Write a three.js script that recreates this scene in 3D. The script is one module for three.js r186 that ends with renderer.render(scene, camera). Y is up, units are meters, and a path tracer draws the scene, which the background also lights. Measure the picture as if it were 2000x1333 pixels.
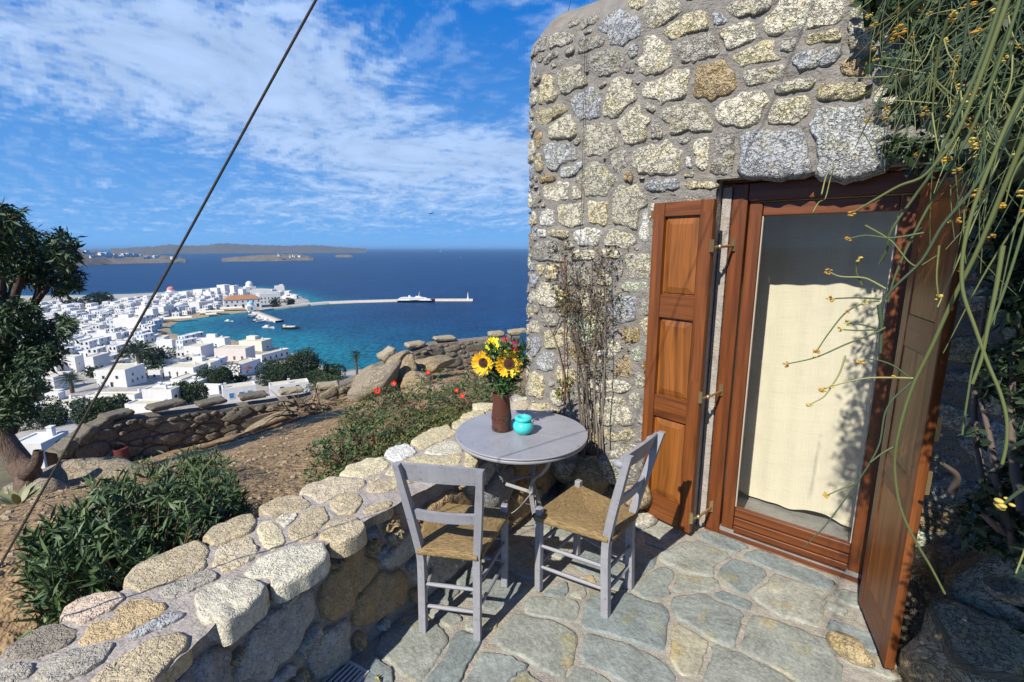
import * as THREE from 'three';
import { mergeGeometries } from 'three/addons/utils/BufferGeometryUtils.js';
import { RoundedBoxGeometry } from 'three/addons/geometries/RoundedBoxGeometry.js';

// ------------------------------------------------------------------ camera, sky, sun, exposure
const scene = new THREE.Scene();
const EYE = new THREE.Vector3(0, 1.85, 0), PITCH = 10.9 * Math.PI / 180, FPX = 948, IW = 2000, IH = 1333;
const camera = new THREE.PerspectiveCamera(2 * Math.atan(IH / 2 / FPX) * 180 / Math.PI, IW / IH, 0.05, 120000);
camera.position.copy(EYE); camera.rotation.set(-PITCH, 0, 0);
scene.add(camera);
const renderer = new THREE.WebGLRenderer({ antialias: true });
renderer.toneMapping = THREE.LinearToneMapping; renderer.toneMappingExposure = 1.25;
renderer.shadowMap.enabled = true; renderer.shadowMap.type = THREE.PCFSoftShadowMap;

// seeded random numbers and noise
function rng(seed) { let a = seed >>> 0; return () => { a = (a + 0x6D2B79F5) >>> 0; let t = a; t = Math.imul(t ^ (t >>> 15), t | 1); t ^= t + Math.imul(t ^ (t >>> 7), t | 61); return ((t ^ (t >>> 14)) >>> 0) / 4294967296; }; }
const PERM = new Uint8Array(512); { const r = rng(77), p = [...Array(256).keys()]; for (let i = 255; i > 0; i--) { const j = Math.floor(r() * (i + 1)); [p[i], p[j]] = [p[j], p[i]]; } for (let i = 0; i < 512; i++) PERM[i] = p[i & 255]; }
const fade = t => t * t * t * (t * (t * 6 - 15) + 10), lerp = (a, b, t) => a + (b - a) * t, clamp = (x, a = 0, b = 1) => x < a ? a : x > b ? b : x;
const sstep = (a, b, x) => { const t = clamp((x - a) / (b - a)); return t * t * (3 - 2 * t); };
const GX = new Float64Array(16), GY = new Float64Array(16); for (let i = 0; i < 16; i++) { GX[i] = 1.4 * Math.cos(i * Math.PI / 8); GY[i] = 1.4 * Math.sin(i * Math.PI / 8); }
function noise2(x, y, per = 256) {
  const xi = Math.floor(x), yi = Math.floor(y), xf = x - xi, yf = y - yi;
  let x0 = xi % per, y0 = yi % per; if (x0 < 0) x0 += per; if (y0 < 0) y0 += per; let x1 = x0 + 1, y1 = y0 + 1; if (x1 >= per) x1 = 0; if (y1 >= per) y1 = 0;
  const p0 = PERM[x0 & 255], p1 = PERM[x1 & 255], a = PERM[p0 + (y0 & 255)] & 15, b = PERM[p1 + (y0 & 255)] & 15, c = PERM[p0 + (y1 & 255)] & 15, d = PERM[p1 + (y1 & 255)] & 15;
  const u = xf * xf * xf * (xf * (xf * 6 - 15) + 10), v = yf * yf * yf * (yf * (yf * 6 - 15) + 10);
  const n0 = GX[a] * xf + GY[a] * yf, n1 = GX[b] * (xf - 1) + GY[b] * yf, n2 = GX[c] * xf + GY[c] * (yf - 1), n3 = GX[d] * (xf - 1) + GY[d] * (yf - 1);
  const p = n0 + (n1 - n0) * u, q = n2 + (n3 - n2) * u; return p + (q - p) * v;
}
function fbm(x, y, oct = 4, per = 256, gain = 0.5) { let s = 0, a = 1, n = 0; for (let i = 0; i < oct; i++) { s += a * noise2(x + i * 17, y + i * 31, per); n += a; a *= gain; x *= 2; y *= 2; per *= 2; } return s / n; }
function noise3(x, y, z) { return (noise2(x + z * 0.71, y - z * 0.53) + noise2(y + 11.3 + x * 0.31, z + 5.7) + noise2(z * 0.9 - 7.1, x + 3.9 - y * 0.4)) / 2; }
const V = (x, y, z) => new THREE.Vector3(x, y, z);

// a photograph's pixel as a sight line, used once to find where things stand in the world
function ray(u, v) { const x = (u - IW / 2) / FPX, y = -(v - IH / 2) / FPX, c = Math.cos(PITCH), s = Math.sin(PITCH); return V(x, y * c - s, -y * s - c); }
function atY(u, v, y) { const d = ray(u, v), t = (y - EYE.y) / d.y; return EYE.clone().addScaledVector(d, t); }
function atD(u, v, dist) { const d = ray(u, v); return EYE.clone().addScaledVector(d, dist / Math.hypot(d.x, d.z)); }

// sky: an equirectangular picture of blue air with high broken cloud
const SUN = V(-0.58 * 0.755, 0.656, 0.81 * 0.755).normalize();
{
  const W = 4096, H = 2048, data = new Float32Array(W * H * 4), D = Math.PI / 180;
  // broad cloud fields and clear gaps: azimuth, elevation, widths, weight
  const fields = [[-36, 17, 16, 6.5, .7], [-20, 16, 13, 7, .62], [-12, 9, 15, 3.6, .6], [5, 19, 5, 7, .45], [2, 11, 8, 4.5, .55], [-2, 24, 3, 3, .2], [-30, 4, 20, 2.5, .02], [-8, 5, 20, 2.5, .22], [-7, 21, 7, 4, -.75], [-3, 16.5, 5, 3, -.7], [1, 13, 4, 2, -.25], [-42, 8.5, 10, 2.2, -.35], [-28, 7.0, 8, 1.4, -.3], [-20, 3.5, 30, 1.6, .12], [30, 20, 30, 12, .2]];
  for (let j = 0; j < H; j++) {
    const el = ((j + .5) / H - .5) * Math.PI, y = Math.sin(el), ce = Math.cos(el);
    for (let i = 0; i < W; i++) {
      if (i & 3 && (y < -.02 || y > .66 || i < W * .48)) { for (let q = 0; q < 4; q++) data[(j * W + i) * 4 + q] = data[(j * W + i - 1) * 4 + q]; continue; }
      const th = ((i + .5) / W - .5) * 2 * Math.PI, x = Math.cos(th) * ce, z = Math.sin(th) * ce, k = (j * W + i) * 4;
      const yy = Math.max(y, 0), up = Math.pow(clamp(yy / .42), .75);
      let r = lerp(.20, .010, up), g = lerp(.48, .185, up), b = lerp(.92, .66, up);
      const deep = sstep(.42, 1, yy); r = lerp(r, .006, deep); g = lerp(g, .07, deep); b = lerp(b, .30, deep);
      if (y > 0) {
        const e0 = Math.abs(Math.atan2(x, -z)) / D, q = 1 / (yy + .10), px = x * q, pz = z * q;
        const wx = fbm(px * .7 + 3, pz * .7, 3) * .9, wz = fbm(px * .7, pz * .7 + 9, 3) * .9;
        const near = e0 < 62 && yy < .62, o = near ? 1 : 0;
        const big = fbm(px * .55 + wx * .6, pz * .55 + wz * .6, 4), fine = fbm(px * 3.2 + wx * 2.2, pz * 3.2 + wz * 2.2, near ? 6 : 4, 256, .6), tiny = o && fbm(px * 15 + wx * 4, pz * 15 + wz * 4, 4, 256, .62);
        const az = Math.atan2(x, -z) / D, e = el / D; let cover = -.02;
        for (const [a, b2, sa, sb, w] of fields) { const da = (az - a) / sa, de = (e - b2) / sb; cover += w * Math.exp(-(da * da + de * de)); }
        cover += .04 * sstep(30, 50, e);
        const str = fbm((px * .8 - pz * .6) * 9 + wx * 3, (px * .6 + pz * .8) * 2.4 + wz * 3, near ? 5 : 3, 256, .6);
        let m = .84 * sstep(.02, .98, cover * 1.08 + big * .30 + fine * .72 + str * .55 + tiny * .55 + .08) * sstep(0, .04, y);
        m = Math.max(m, .26 * sstep(-.05, .6, str + fine * .6 + tiny * .4 + .1) * sstep(.01, .09, y));
        const thick = .8 + .2 * clamp(fine * 1.4 + .4), cr = .56 * thick, cg = .75 * thick, cb = 1.08 * thick;
        r = lerp(r, cr, m); g = lerp(g, cg, m); b = lerp(b, cb, m);
        const s = Math.max(0, x * SUN.x + y * SUN.y + z * SUN.z), glow = .35 * Math.pow(s, 24); r += glow; g += glow; b += glow;
      } else { const t = sstep(0, .2, -y); r = lerp(r * .5, .03, t); g = lerp(g * .5, .06, t); b = lerp(b * .5, .10, t); }
      data[k] = r * .8; data[k + 1] = g * .8; data[k + 2] = b * .8; data[k + 3] = 1;
    }
  }
  const sky = new THREE.DataTexture(data, W, H, THREE.RGBAFormat, THREE.FloatType);
  sky.mapping = THREE.EquirectangularReflectionMapping; sky.magFilter = sky.minFilter = THREE.LinearFilter; sky.wrapS = THREE.RepeatWrapping; sky.needsUpdate = true;
  scene.background = sky; scene.environment = sky;
}
const sun = new THREE.DirectionalLight(new THREE.Color().setRGB(1, .94, .82), 5);
sun.position.copy(SUN).multiplyScalar(60); sun.castShadow = true; sun.shadow.radius = 1;
Object.assign(sun.shadow.camera, { left: -40, right: 40, top: 40, bottom: -40, near: 1, far: 200 }); sun.shadow.mapSize.set(4096, 4096);
scene.add(sun, sun.target);

// ------------------------------------------------------------------ textures
function tex(n, fn, srgb = true, rep = 1) {          // fn(u, v, i, j) -> [r, g, b] linear 0..1, or a number
  const d = new Uint8Array(n * n * 4);
  for (let j = 0; j < n; j++) for (let i = 0; i < n; i++) {
    const c = fn(i / n, j / n, i, j), k = (j * n + i) * 4, a = typeof c === 'number' ? [c, c, c] : c;
    for (let q = 0; q < 3; q++) { let x = clamp(a[q]); if (srgb) x = x <= .0031308 ? x * 12.92 : 1.055 * Math.pow(x, 1 / 2.4) - .055; d[k + q] = Math.round(x * 255); }
    d[k + 3] = 255;
  }
  const t = new THREE.DataTexture(d, n, n); t.wrapS = t.wrapT = THREE.RepeatWrapping; t.magFilter = THREE.LinearFilter; t.minFilter = THREE.LinearMipmapLinearFilter; t.generateMipmaps = true;
  if (srgb) t.colorSpace = THREE.SRGBColorSpace; t.repeat.set(rep, rep); t.needsUpdate = true; return t;
}
const hash2 = (i, j) => { let h = Math.imul(i, 374761393) + Math.imul(j, 668265263); h = Math.imul(h ^ (h >>> 13), 1274126177); return ((h ^ (h >>> 16)) >>> 0) / 4294967296; };
function std(color, o = {}) {
  const { lin, phys, ...p } = o, c = lin ? new THREE.Color().setRGB(...color) : new THREE.Color(color);
  return phys ? new THREE.MeshPhysicalMaterial({ color: c, roughness: .8, ...p }) : new THREE.MeshStandardMaterial({ color: c, roughness: .8, ...p });
}
const L = (r, g, b, o = {}) => std([r, g, b], { lin: true, ...o });

// granite: coarse grains of feldspar, quartz and mica, with lichen patches
const gran = (u, v, s) => fbm(u * s, v * s, 4, s, .65);
const T = {};
T.granite = tex(1024, (u, v, i, j) => {
  const gr = fbm(u * 64, v * 64, 3, 64, .75), md = fbm(u * 14 + 5, v * 14, 4, 14, .6), pit = Math.max(sstep(.14, .42, fbm(u * 90 + 9, v * 90, 2, 90, .7)), .85 * sstep(.16, .40, fbm(u * 38 + 3, v * 38, 3, 38, .7))), ck = sstep(.0, .09, Math.abs(fbm(u * 11 + 2, v * 11, 5, 11, .6))), f = clamp(.92 + gr * .46 + md * .34) * (1 - .58 * pit) * lerp(.55, 1, ck), li = sstep(.12, .4, fbm(u * 7, v * 7 + 3, 4, 7)), or = sstep(.2, .45, fbm(u * 9 + 8, v * 9, 4, 9));
  return [f, f * lerp(lerp(.98, .96, li), .90, or), f * lerp(lerp(.95, .76, li), .72, or)];
}, true, 1.6);
T.graniteB = tex(1024, (u, v) => { const gr = fbm(u * 64, v * 64, 3, 64, .75), md = fbm(u * 12 + 5, v * 12, 5, 12, .62), ck = sstep(.0, .09, Math.abs(fbm(u * 11 + 2, v * 11, 5, 11, .6))), pit = sstep(.16, .40, fbm(u * 38 + 3, v * 38, 3, 38, .7)); return clamp(.45 + gr * .25 + md * .5 - (1 - ck) * .28 - pit * .25); }, false, 1.6);
T.fine = tex(1024, (u, v) => { const gr = fbm(u * 80, v * 80, 3, 80, .75), md = fbm(u * 10 + 5, v * 10, 5, 10, .6), pit = sstep(.2, .46, fbm(u * 70 + 9, v * 70, 2, 70, .7)), ck = sstep(0, .035, Math.abs(fbm(u * 7 + 2, v * 7, 5, 7, .6))), w = sstep(.15, .45, fbm(u * 5, v * 5 + 3, 4, 5)); const f = clamp(.86 + gr * .34 + md * .30) * (1 - .42 * pit) * lerp(.72, 1, ck); return [f, f * lerp(.98, .95, w), f * lerp(.95, .80, w)]; }, true, 1.6);
T.banded = tex(1024, (u, v) => { const w = fbm(u * 5, v * 5, 4, 5) * .6, b = fbm(u * 6 + w, (v + w * .1) * 42, 4, 42, .6), pit = sstep(.2, .5, fbm(u * 80, v * 80, 2, 80)); const f = clamp(.78 + b * .4) * (1 - .5 * pit); return [f, f * .98, f * .93]; }, true, 1.6);
T.mortar = tex(1024, (u, v) => { const a = fbm(u * 10, v * 10, 6, 10, .62), s = fbm(u * 120, v * 120, 2, 120, .7), b = sstep(.15, .5, fbm(u * 4 + 2, v * 4, 3, 4)); const f = clamp(.78 + a * .35 + s * .25); return [f, f * lerp(.98, .93, b), f * lerp(.97, .86, b)]; }, true, .9);
T.mortarB = tex(1024, (u, v) => clamp(.5 + fbm(u * 16, v * 16, 5, 16, .62) * .6 + fbm(u * 110, v * 110, 2, 110) * .16), false, .9);
T.slate = tex(1024, (u, v) => {
  const gr = fbm(u * 70, v * 70, 3, 70, .75), md = fbm(u * 9, v * 9, 5, 9, .6), ve = fbm(u * 12 + v * 5, v * 30, 4, 60, .6), st = sstep(.16, .42, fbm(u * 5 + 3, v * 5 + 1, 4, 5)), pale = sstep(.1, .5, fbm(u * 6, v * 6 + 4, 5, 6));
  const f = clamp(.70 + gr * .38 + md * .28 + ve * .2) * lerp(1, 1.25, pale); return [f * lerp(1, 1.28, st), f * lerp(1, 1.08, st), f * lerp(.98, .70, st)];
}, true, .8);
T.slateB = tex(1024, (u, v) => clamp(.5 + fbm(u * 60, v * 60, 3, 60, .7) * .3 + fbm(u * 14 + v * 5, v * 26, 4, 52, .6) * .4), false, .8);
T.soil = tex(1024, (u, v) => { const a = fbm(u * 8, v * 8, 6, 8, .62), s = fbm(u * 90, v * 90, 3, 90, .75), st = sstep(.3, .5, fbm(u * 60 + 3, v * 60, 2, 60)), d = sstep(.2, .5, fbm(u * 26, v * 26 + 5, 3, 26)); const f = clamp(.68 + a * .4 + s * .4 + st * .35 - d * .25); return [f, f * .97, f * .93]; }, true, .35);
T.soilB = tex(1024, (u, v) => clamp(.5 + fbm(u * 24, v * 24, 5, 24, .65) * .7), false, .35);
T.wood = tex(512, (u, v) => { const w = fbm(u * 3, v * 1, 3, 3) * .25, st = fbm(u * 26 + w * 6, v * 1.0, 4, 52, .6), fi = fbm(u * 100, v * 4, 2, 100), fl = sstep(.0, .6, fbm(u * 12 + 4 + w * 5, v * 2, 3, 12)); const wr = sstep(.12, .5, fbm(u * 2 + 6, v * 3, 4, 3)); const f = clamp(.68 + st * .50 + fi * .18 - fl * .2) * lerp(1, 1.18, wr); return [f, f * .93, f * .82]; }, true, 1);
T.rush = tex(512, (u, v) => { const s = fbm(u * 6, v * 90, 3, 90, .6), k = fbm(u * 40, v * 60 + 3, 2, 60), p = sstep(.1, .5, fbm(u * 10, v * 30, 3, 30)); const f = clamp(.70 + s * .95 + k * .3); return [f, f * lerp(.90, .80, p), f * lerp(.66, .46, p)]; }, true, 1);
T.rushB = tex(512, (u, v) => clamp(.5 + .42 * Math.sin(v * Math.PI * 2 * 60 + fbm(u * 8, v * 8, 2, 8) * 5) + .2 * noise2(u * 60, v * 60, 60)), false, 1);
T.paint = tex(512, (u, v) => { const a = fbm(u * 9, v * 9, 5, 9, .6), s = sstep(.28, .5, fbm(u * 34, v * 34 + 3, 4, 34, .6)), g = fbm(u * 60, v * 5, 3, 60); const f = clamp(.92 + a * .2 + g * .1); return [f * lerp(1, .62, s), f * lerp(1, .56, s), f * lerp(1, .48, s)]; }, true, 1.5);
T.linen = tex(512, (u, v) => { const a = noise2(u * 180, v * 4, 180) * .08 + noise2(u * 4, v * 180, 180) * .08, b = fbm(u * 5, v * 5, 4, 5) * .05; const f = clamp(.93 + a + b); return [f, f * .99, f * .95]; }, true, 2);
T.bark = tex(512, (u, v) => { const a = fbm(u * 10 + fbm(u * 4, v * 4, 3, 4) * 2, v * 5, 5, 10, .6), p = sstep(.05, .3, fbm(u * 4, v * 4 + 3, 4, 4)); const f = clamp(.7 + a * .5); return [f * lerp(1, 1.25, p), f * lerp(.86, 1.22, p), f * lerp(.76, 1.1, p)]; }, true, 1);
T.plaster = tex(512, (u, v) => { const a = fbm(u * 6, v * 6, 5, 6, .6), s = sstep(.25, .6, fbm(u * 14 + 4, v * 5, 4, 70)); const f = clamp(.95 + a * .12 - s * .12); return [f, f * .99, f * .97]; }, true, .12);
T.roofy = tex(512, (u, v) => { const a = fbm(u * 7, v * 7, 5, 7, .62), s = sstep(.1, .45, fbm(u * 3, v * 3 + 4, 4, 3)); const f = clamp(.92 + a * .25 - s * .12); return [f, f * .98, f * .92]; }, true, .1);
T.sea = tex(1024, (u, v) => { const a = fbm(u * 40, v * 40, 4, 40, .7), c = sstep(.38, .62, fbm(u * 56 + 3, v * 56, 3, 56, .6)), b = fbm(u * 5, v * 5, 4, 5); const f = clamp(.60 + a * .85 + b * .18); return [clamp(f * .8 + c * .25), clamp(f * .92 + c * .1), f]; }, true, 1);
T.seaB = tex(1024, (u, v) => clamp(.5 + fbm(u * 40, v * 40, 4, 40, .65) * .7), false, 1);
const bump = (t, s) => ({ bumpMap: t, bumpScale: s });
const M = {
  mortar: L(.28, .266, .245, { map: T.mortar, roughness: .95, ...bump(T.mortarB, .02) }),
  capMortar: L(.46, .42, .385, { map: T.mortar, roughness: .95, ...bump(T.mortarB, .012) }),
  floorMortar: L(.42, .395, .345, { map: T.mortar, roughness: .95, ...bump(T.mortarB, .01) }),
  soil: L(.30, .195, .10, { map: T.soil, roughness: 1, vertexColors: true, ...bump(T.soilB, .06) }),
  frame: L(.20, .062, .018, { map: T.wood, roughness: .42, ...bump(T.wood, .0012) }),
  shutterFrame: L(.235, .078, .021, { map: T.wood, roughness: .42, ...bump(T.wood, .0012) }),
  panel: L(.35, .128, .027, { map: T.wood, roughness: .40, ...bump(T.wood, .0012) }),
  dark: L(.02, .02, .022, { roughness: .7 }),
  brass: L(.55, .40, .20, { metalness: .8, roughness: .35 }),
  chair: L(.315, .315, .345, { map: T.paint, roughness: .55, ...bump(T.mortarB, .0012) }),
  table: L(.32, .325, .365, { map: T.paint, roughness: .45 }),
  iron: L(.34, .34, .36, { map: T.paint, roughness: .5 }),
  rush: L(.46, .35, .21, { map: T.rush, roughness: .85, ...bump(T.rushB, .0035) }),
  white: L(.70, .70, .70, { map: T.plaster, roughness: .9 }),
  roof: L(.64, .60, .48, { map: T.roofy, roughness: .95 }),
  glassDark: L(.02, .028, .038, { roughness: .25 }),
  blue: L(.03, .20, .42, { roughness: .6 }),
};
const granTint = (r, g, b, s = .03) => L(r, g, b, { map: T.granite, roughness: .92, ...bump(T.graniteB, s) });
const fineTint = (r, g, b) => L(r, g, b, { map: T.fine, roughness: .92, ...bump(T.graniteB, .012) });
const ST = {          // stone colours seen on the walls
  c: [granTint(.74, .71, .58), granTint(.62, .60, .50), granTint(.82, .79, .66)], y: [granTint(.76, .70, .50), granTint(.66, .60, .42)], o: [granTint(.52, .41, .25), granTint(.46, .36, .22)],
  b: [granTint(.60, .63, .66), granTint(.52, .55, .60)], g: [granTint(.54, .52, .47), granTint(.46, .45, .42)], w: [granTint(.84, .84, .82)], n: [granTint(.68, .74, .58)],
};
const pick = (r, a) => a[Math.floor(r() * a.length) % a.length];

// ------------------------------------------------------------------ builders
const taken = {};
function numbered(n) { const k = taken[n] = (taken[n] ?? -1) + 1; return k ? `${n}_${String(k).padStart(3, '0')}` : n; }
function shadows(o) { o.castShadow = true; o.receiveShadow = true; return o; }
function mesh(geo, mat, name, parent) { const m = shadows(new THREE.Mesh(geo, mat)); m.name = parent ? name : numbered(name); (parent ?? scene).add(m); return m; }
function thing(name, label, category, pos = [0, 0, 0], turn = 0, group) { const g = new THREE.Group(); g.name = numbered(name); g.position.set(...pos); g.rotation.y = turn; g.userData = { label, category }; if (group) g.userData.group = group; scene.add(g); return g; }
function tag(o, label, category, group) { o.userData.label = label; o.userData.category = category; if (group) o.userData.group = group; return o; }
function kind(o, k, label) { o.userData.kind = k; if (label) o.userData.label = label; return o; }
const X = (...a) => new THREE.Matrix4().compose(V(...(a[0] ?? [0, 0, 0])), new THREE.Quaternion().setFromEuler(new THREE.Euler(...(a[1] ?? [0, 0, 0]))), V(...(a[2] ?? [1, 1, 1])));
const clean = g => { const o = g.index ? g.toNonIndexed() : g; for (const k of Object.keys(o.attributes)) if (!['position', 'normal', 'uv'].includes(k)) o.deleteAttribute(k); return o; };
const merge = gs => mergeGeometries(gs.map(clean), false);
const box = (w, h, d, x = 0, y = 0, z = 0, ry = 0) => new THREE.BoxGeometry(w, h, d).applyMatrix4(X([x, y, z], [0, ry, 0]));
const rbox = (w, h, d, r, x = 0, y = 0, z = 0) => new RoundedBoxGeometry(w, h, d, 2, r).translate(x, y, z);
function tube(pts, r, seg = 0, rad = 6) { const c = new THREE.CatmullRomCurve3(pts.map(p => p.isVector3 ? p : V(...p))); return new THREE.TubeGeometry(c, seg || pts.length * 4, r, rad, false); }
function taper(pts, r0, r1, seg = 0, rad = 5) {      // a tube that narrows from r0 to r1
  const c = new THREE.CatmullRomCurve3(pts.map(p => p.isVector3 ? p : V(...p))), n = seg || pts.length * 3, g = new THREE.TubeGeometry(c, n, 1, rad, false), p = g.attributes.position;
  for (let i = 0; i <= n; i++) { const o = c.getPointAt(i / n), r = lerp(r0, r1, i / n); for (let j = 0; j <= rad; j++) { const k = i * (rad + 1) + j; p.setXYZ(k, o.x + (p.getX(k) - o.x) * r, o.y + (p.getY(k) - o.y) * r, o.z + (p.getZ(k) - o.z) * r); } }
  return g;
}
function beam(a, b, w, h, r = 0) {                    // a squared bar from a to b
  const A = a.isVector3 ? a : V(...a), B = b.isVector3 ? b : V(...b), d = B.clone().sub(A), len = d.length(), g = r ? new RoundedBoxGeometry(w, len, h, 2, r) : new THREE.BoxGeometry(w, len, h);
  return g.applyMatrix4(new THREE.Matrix4().compose(A.clone().add(B).multiplyScalar(.5), new THREE.Quaternion().setFromUnitVectors(V(0, 1, 0), d.normalize()), V(1, 1, 1)));
}
// world-scale uv by box projection of the object's own axes
function boxUV(g, s = 1) { const o = g.index ? g.toNonIndexed() : g; if (!o.attributes.normal) o.computeVertexNormals(); const p = o.attributes.position, n = o.attributes.normal, uv = new Float32Array(p.count * 2); for (let i = 0; i < p.count; i++) { const ax = Math.abs(n.getX(i)), ay = Math.abs(n.getY(i)), az = Math.abs(n.getZ(i)); let a, b; if (ay >= ax && ay >= az) { a = p.getX(i); b = p.getZ(i); } else if (ax >= az) { a = p.getZ(i); b = p.getY(i); } else { a = p.getX(i); b = p.getY(i); } uv[i * 2] = a * s; uv[i * 2 + 1] = b * s; } o.setAttribute('uv', new THREE.BufferAttribute(uv, 2)); return o; }
// an uneven rounded outline in two dimensions
function blob(cx, cy, w, h, rot, r, pow = 2.8, rough = .12, K = 14) {
  const out = [], c = Math.cos(rot), s = Math.sin(rot), ph = r() * 9;
  for (let k = 0; k < K; k++) { const a = k / K * 2 * Math.PI + (r() - .5) * .22, ca = Math.cos(a), sa = Math.sin(a), q = Math.pow(Math.pow(Math.abs(ca), pow) + Math.pow(Math.abs(sa), pow), -1 / pow) * (1 + (r() - .5) * 2 * rough); const x = ca * q * w / 2, y = sa * q * h / 2; out.push([cx + x * c - y * s, cy + x * s + y * c]); }
  return out;
}
const inPoly = (p, x, y) => { let q = false; for (let i = 0, j = p.length - 1; i < p.length; j = i++) if ((p[i][1] > y) !== (p[j][1] > y) && x < (p[j][0] - p[i][0]) * (y - p[i][1]) / (p[j][1] - p[i][1]) + p[i][0]) q = !q; return q; };
const centre = p => { let x = 0, y = 0; for (const q of p) { x += q[0]; y += q[1]; } return [x / p.length, y / p.length]; };
const grow = (p, d) => { const [cx, cy] = centre(p); return p.map(([x, y]) => { const l = Math.hypot(x - cx, y - cy) || 1; return [x + (x - cx) / l * d, y + (y - cy) / l * d]; }); };
// fills what is left of a region with ever smaller stones
function pack({ a0, a1, b0, b1, inside, cell = .012, existing = [], sizes, r, gap = .015, rot = 0, rotVar = .3, pow = 2.8, rough = .1, most = 999, K = 14 }) {
  const nx = Math.ceil((a1 - a0) / cell), ny = Math.ceil((b1 - b0) / cell), occ = new Uint8Array(nx * ny), out = [];
  const cells = (p, fn) => { let x0 = 1e9, x1 = -1e9, y0 = 1e9, y1 = -1e9; for (const [x, y] of p) { x0 = Math.min(x0, x); x1 = Math.max(x1, x); y0 = Math.min(y0, y); y1 = Math.max(y1, y); } const i0 = Math.max(0, Math.floor((x0 - a0) / cell)), i1 = Math.min(nx - 1, Math.ceil((x1 - a0) / cell)), j0 = Math.max(0, Math.floor((y0 - b0) / cell)), j1 = Math.min(ny - 1, Math.ceil((y1 - b0) / cell)); for (let j = j0; j <= j1; j++) for (let i = i0; i <= i1; i++) if (inPoly(p, a0 + (i + .5) * cell, b0 + (j + .5) * cell) && fn(j * nx + i) === false) return false; return true; };
  for (let j = 0; j < ny; j++) for (let i = 0; i < nx; i++) if (!inside(a0 + (i + .5) * cell, b0 + (j + .5) * cell)) occ[j * nx + i] = 1;
  for (const p of existing) cells(grow(p, gap), k => { occ[k] = 1; });
  for (const [wa, wb, asp, aspB, tries] of sizes) for (let t = 0; t < tries && out.length < most; t++) {
    const w = lerp(wa, wb, r()), h = w / lerp(asp, aspB, r()), cx = lerp(a0, a1, r()), cy = lerp(b0, b1, r()), i = Math.floor((cx - a0) / cell), j = Math.floor((cy - b0) / cell);
    if (occ[j * nx + i]) continue;
    const p = blob(cx, cy, w, h, rot + (r() - .5) * 2 * rotVar, r, pow, rough, K);
    if (cells(grow(p, gap * .5), k => occ[k] ? false : undefined)) { cells(grow(p, gap), k => { occ[k] = 1; }); out.push(p); }
  }
  return out;
}
// grows neighbouring outlines until they nearly meet, as fitted stones do, leaving a joint
function fit(polys, { limit = 1.3, gap = .014, K = 40, seed = 5 } = {}) {
  const N = 48, S = polys.map(p => { const [cx, cy] = centre(p), rad = new Float64Array(N); let big = 0; for (let k = 0; k < N; k++) { const a = k / N * 2 * Math.PI, dx = Math.cos(a), dy = Math.sin(a); let best = 0; for (let i = 0; i < p.length; i++) { const u = p[i], v = p[(i + 1) % p.length], ex = v[0] - u[0], ey = v[1] - u[1], den = dx * ey - dy * ex; if (Math.abs(den) < 1e-12) continue; const t = ((u[0] - cx) * ey - (u[1] - cy) * ex) / den, s = ((u[0] - cx) * dy - (u[1] - cy) * dx) / den; if (t > best && s >= -1e-6 && s <= 1 + 1e-6) best = t; } rad[k] = best || .01; big = Math.max(big, rad[k]); } return { cx, cy, rad, big }; });
  const f = (s, x, y) => { const dx = x - s.cx, dy = y - s.cy; let a = Math.atan2(dy, dx) / (2 * Math.PI) * N; if (a < 0) a += N; const i = Math.floor(a) % N, t = a - Math.floor(a); return Math.hypot(dx, dy) / (s.rad[i] * (1 - t) + s.rad[(i + 1) % N] * t); };
  return S.map((s, i) => { const near = S.filter((o, j) => j !== i && Math.hypot(o.cx - s.cx, o.cy - s.cy) < (o.big + s.big) * limit * 1.25 + gap), out = [];
    for (let k = 0; k < K; k++) { const a = k / K * 2 * Math.PI, dx = Math.cos(a), dy = Math.sin(a), wob = 1 + .06 * noise2(dx * 3 + i * 3.1 + seed, dy * 3); let lo = s.rad[Math.floor(k / K * N)] * .25, hi = s.big * limit * 1.1; const ok = t => { const x = s.cx + dx * t, y = s.cy + dy * t, me = f(s, x, y); if (me > limit * wob) return false; for (const o of near) if (f(o, x, y) < me) return false; return true; };
      let t = lo; const st = s.big * .03; while (t < hi && ok(t + st)) t += st; t = Math.max(t - gap * .5 * (1 + .5 * noise2(dx * 5 + i, dy * 5)), lo * .8); out.push([s.cx + dx * t, s.cy + dy * t]); } return out; });
}
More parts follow.
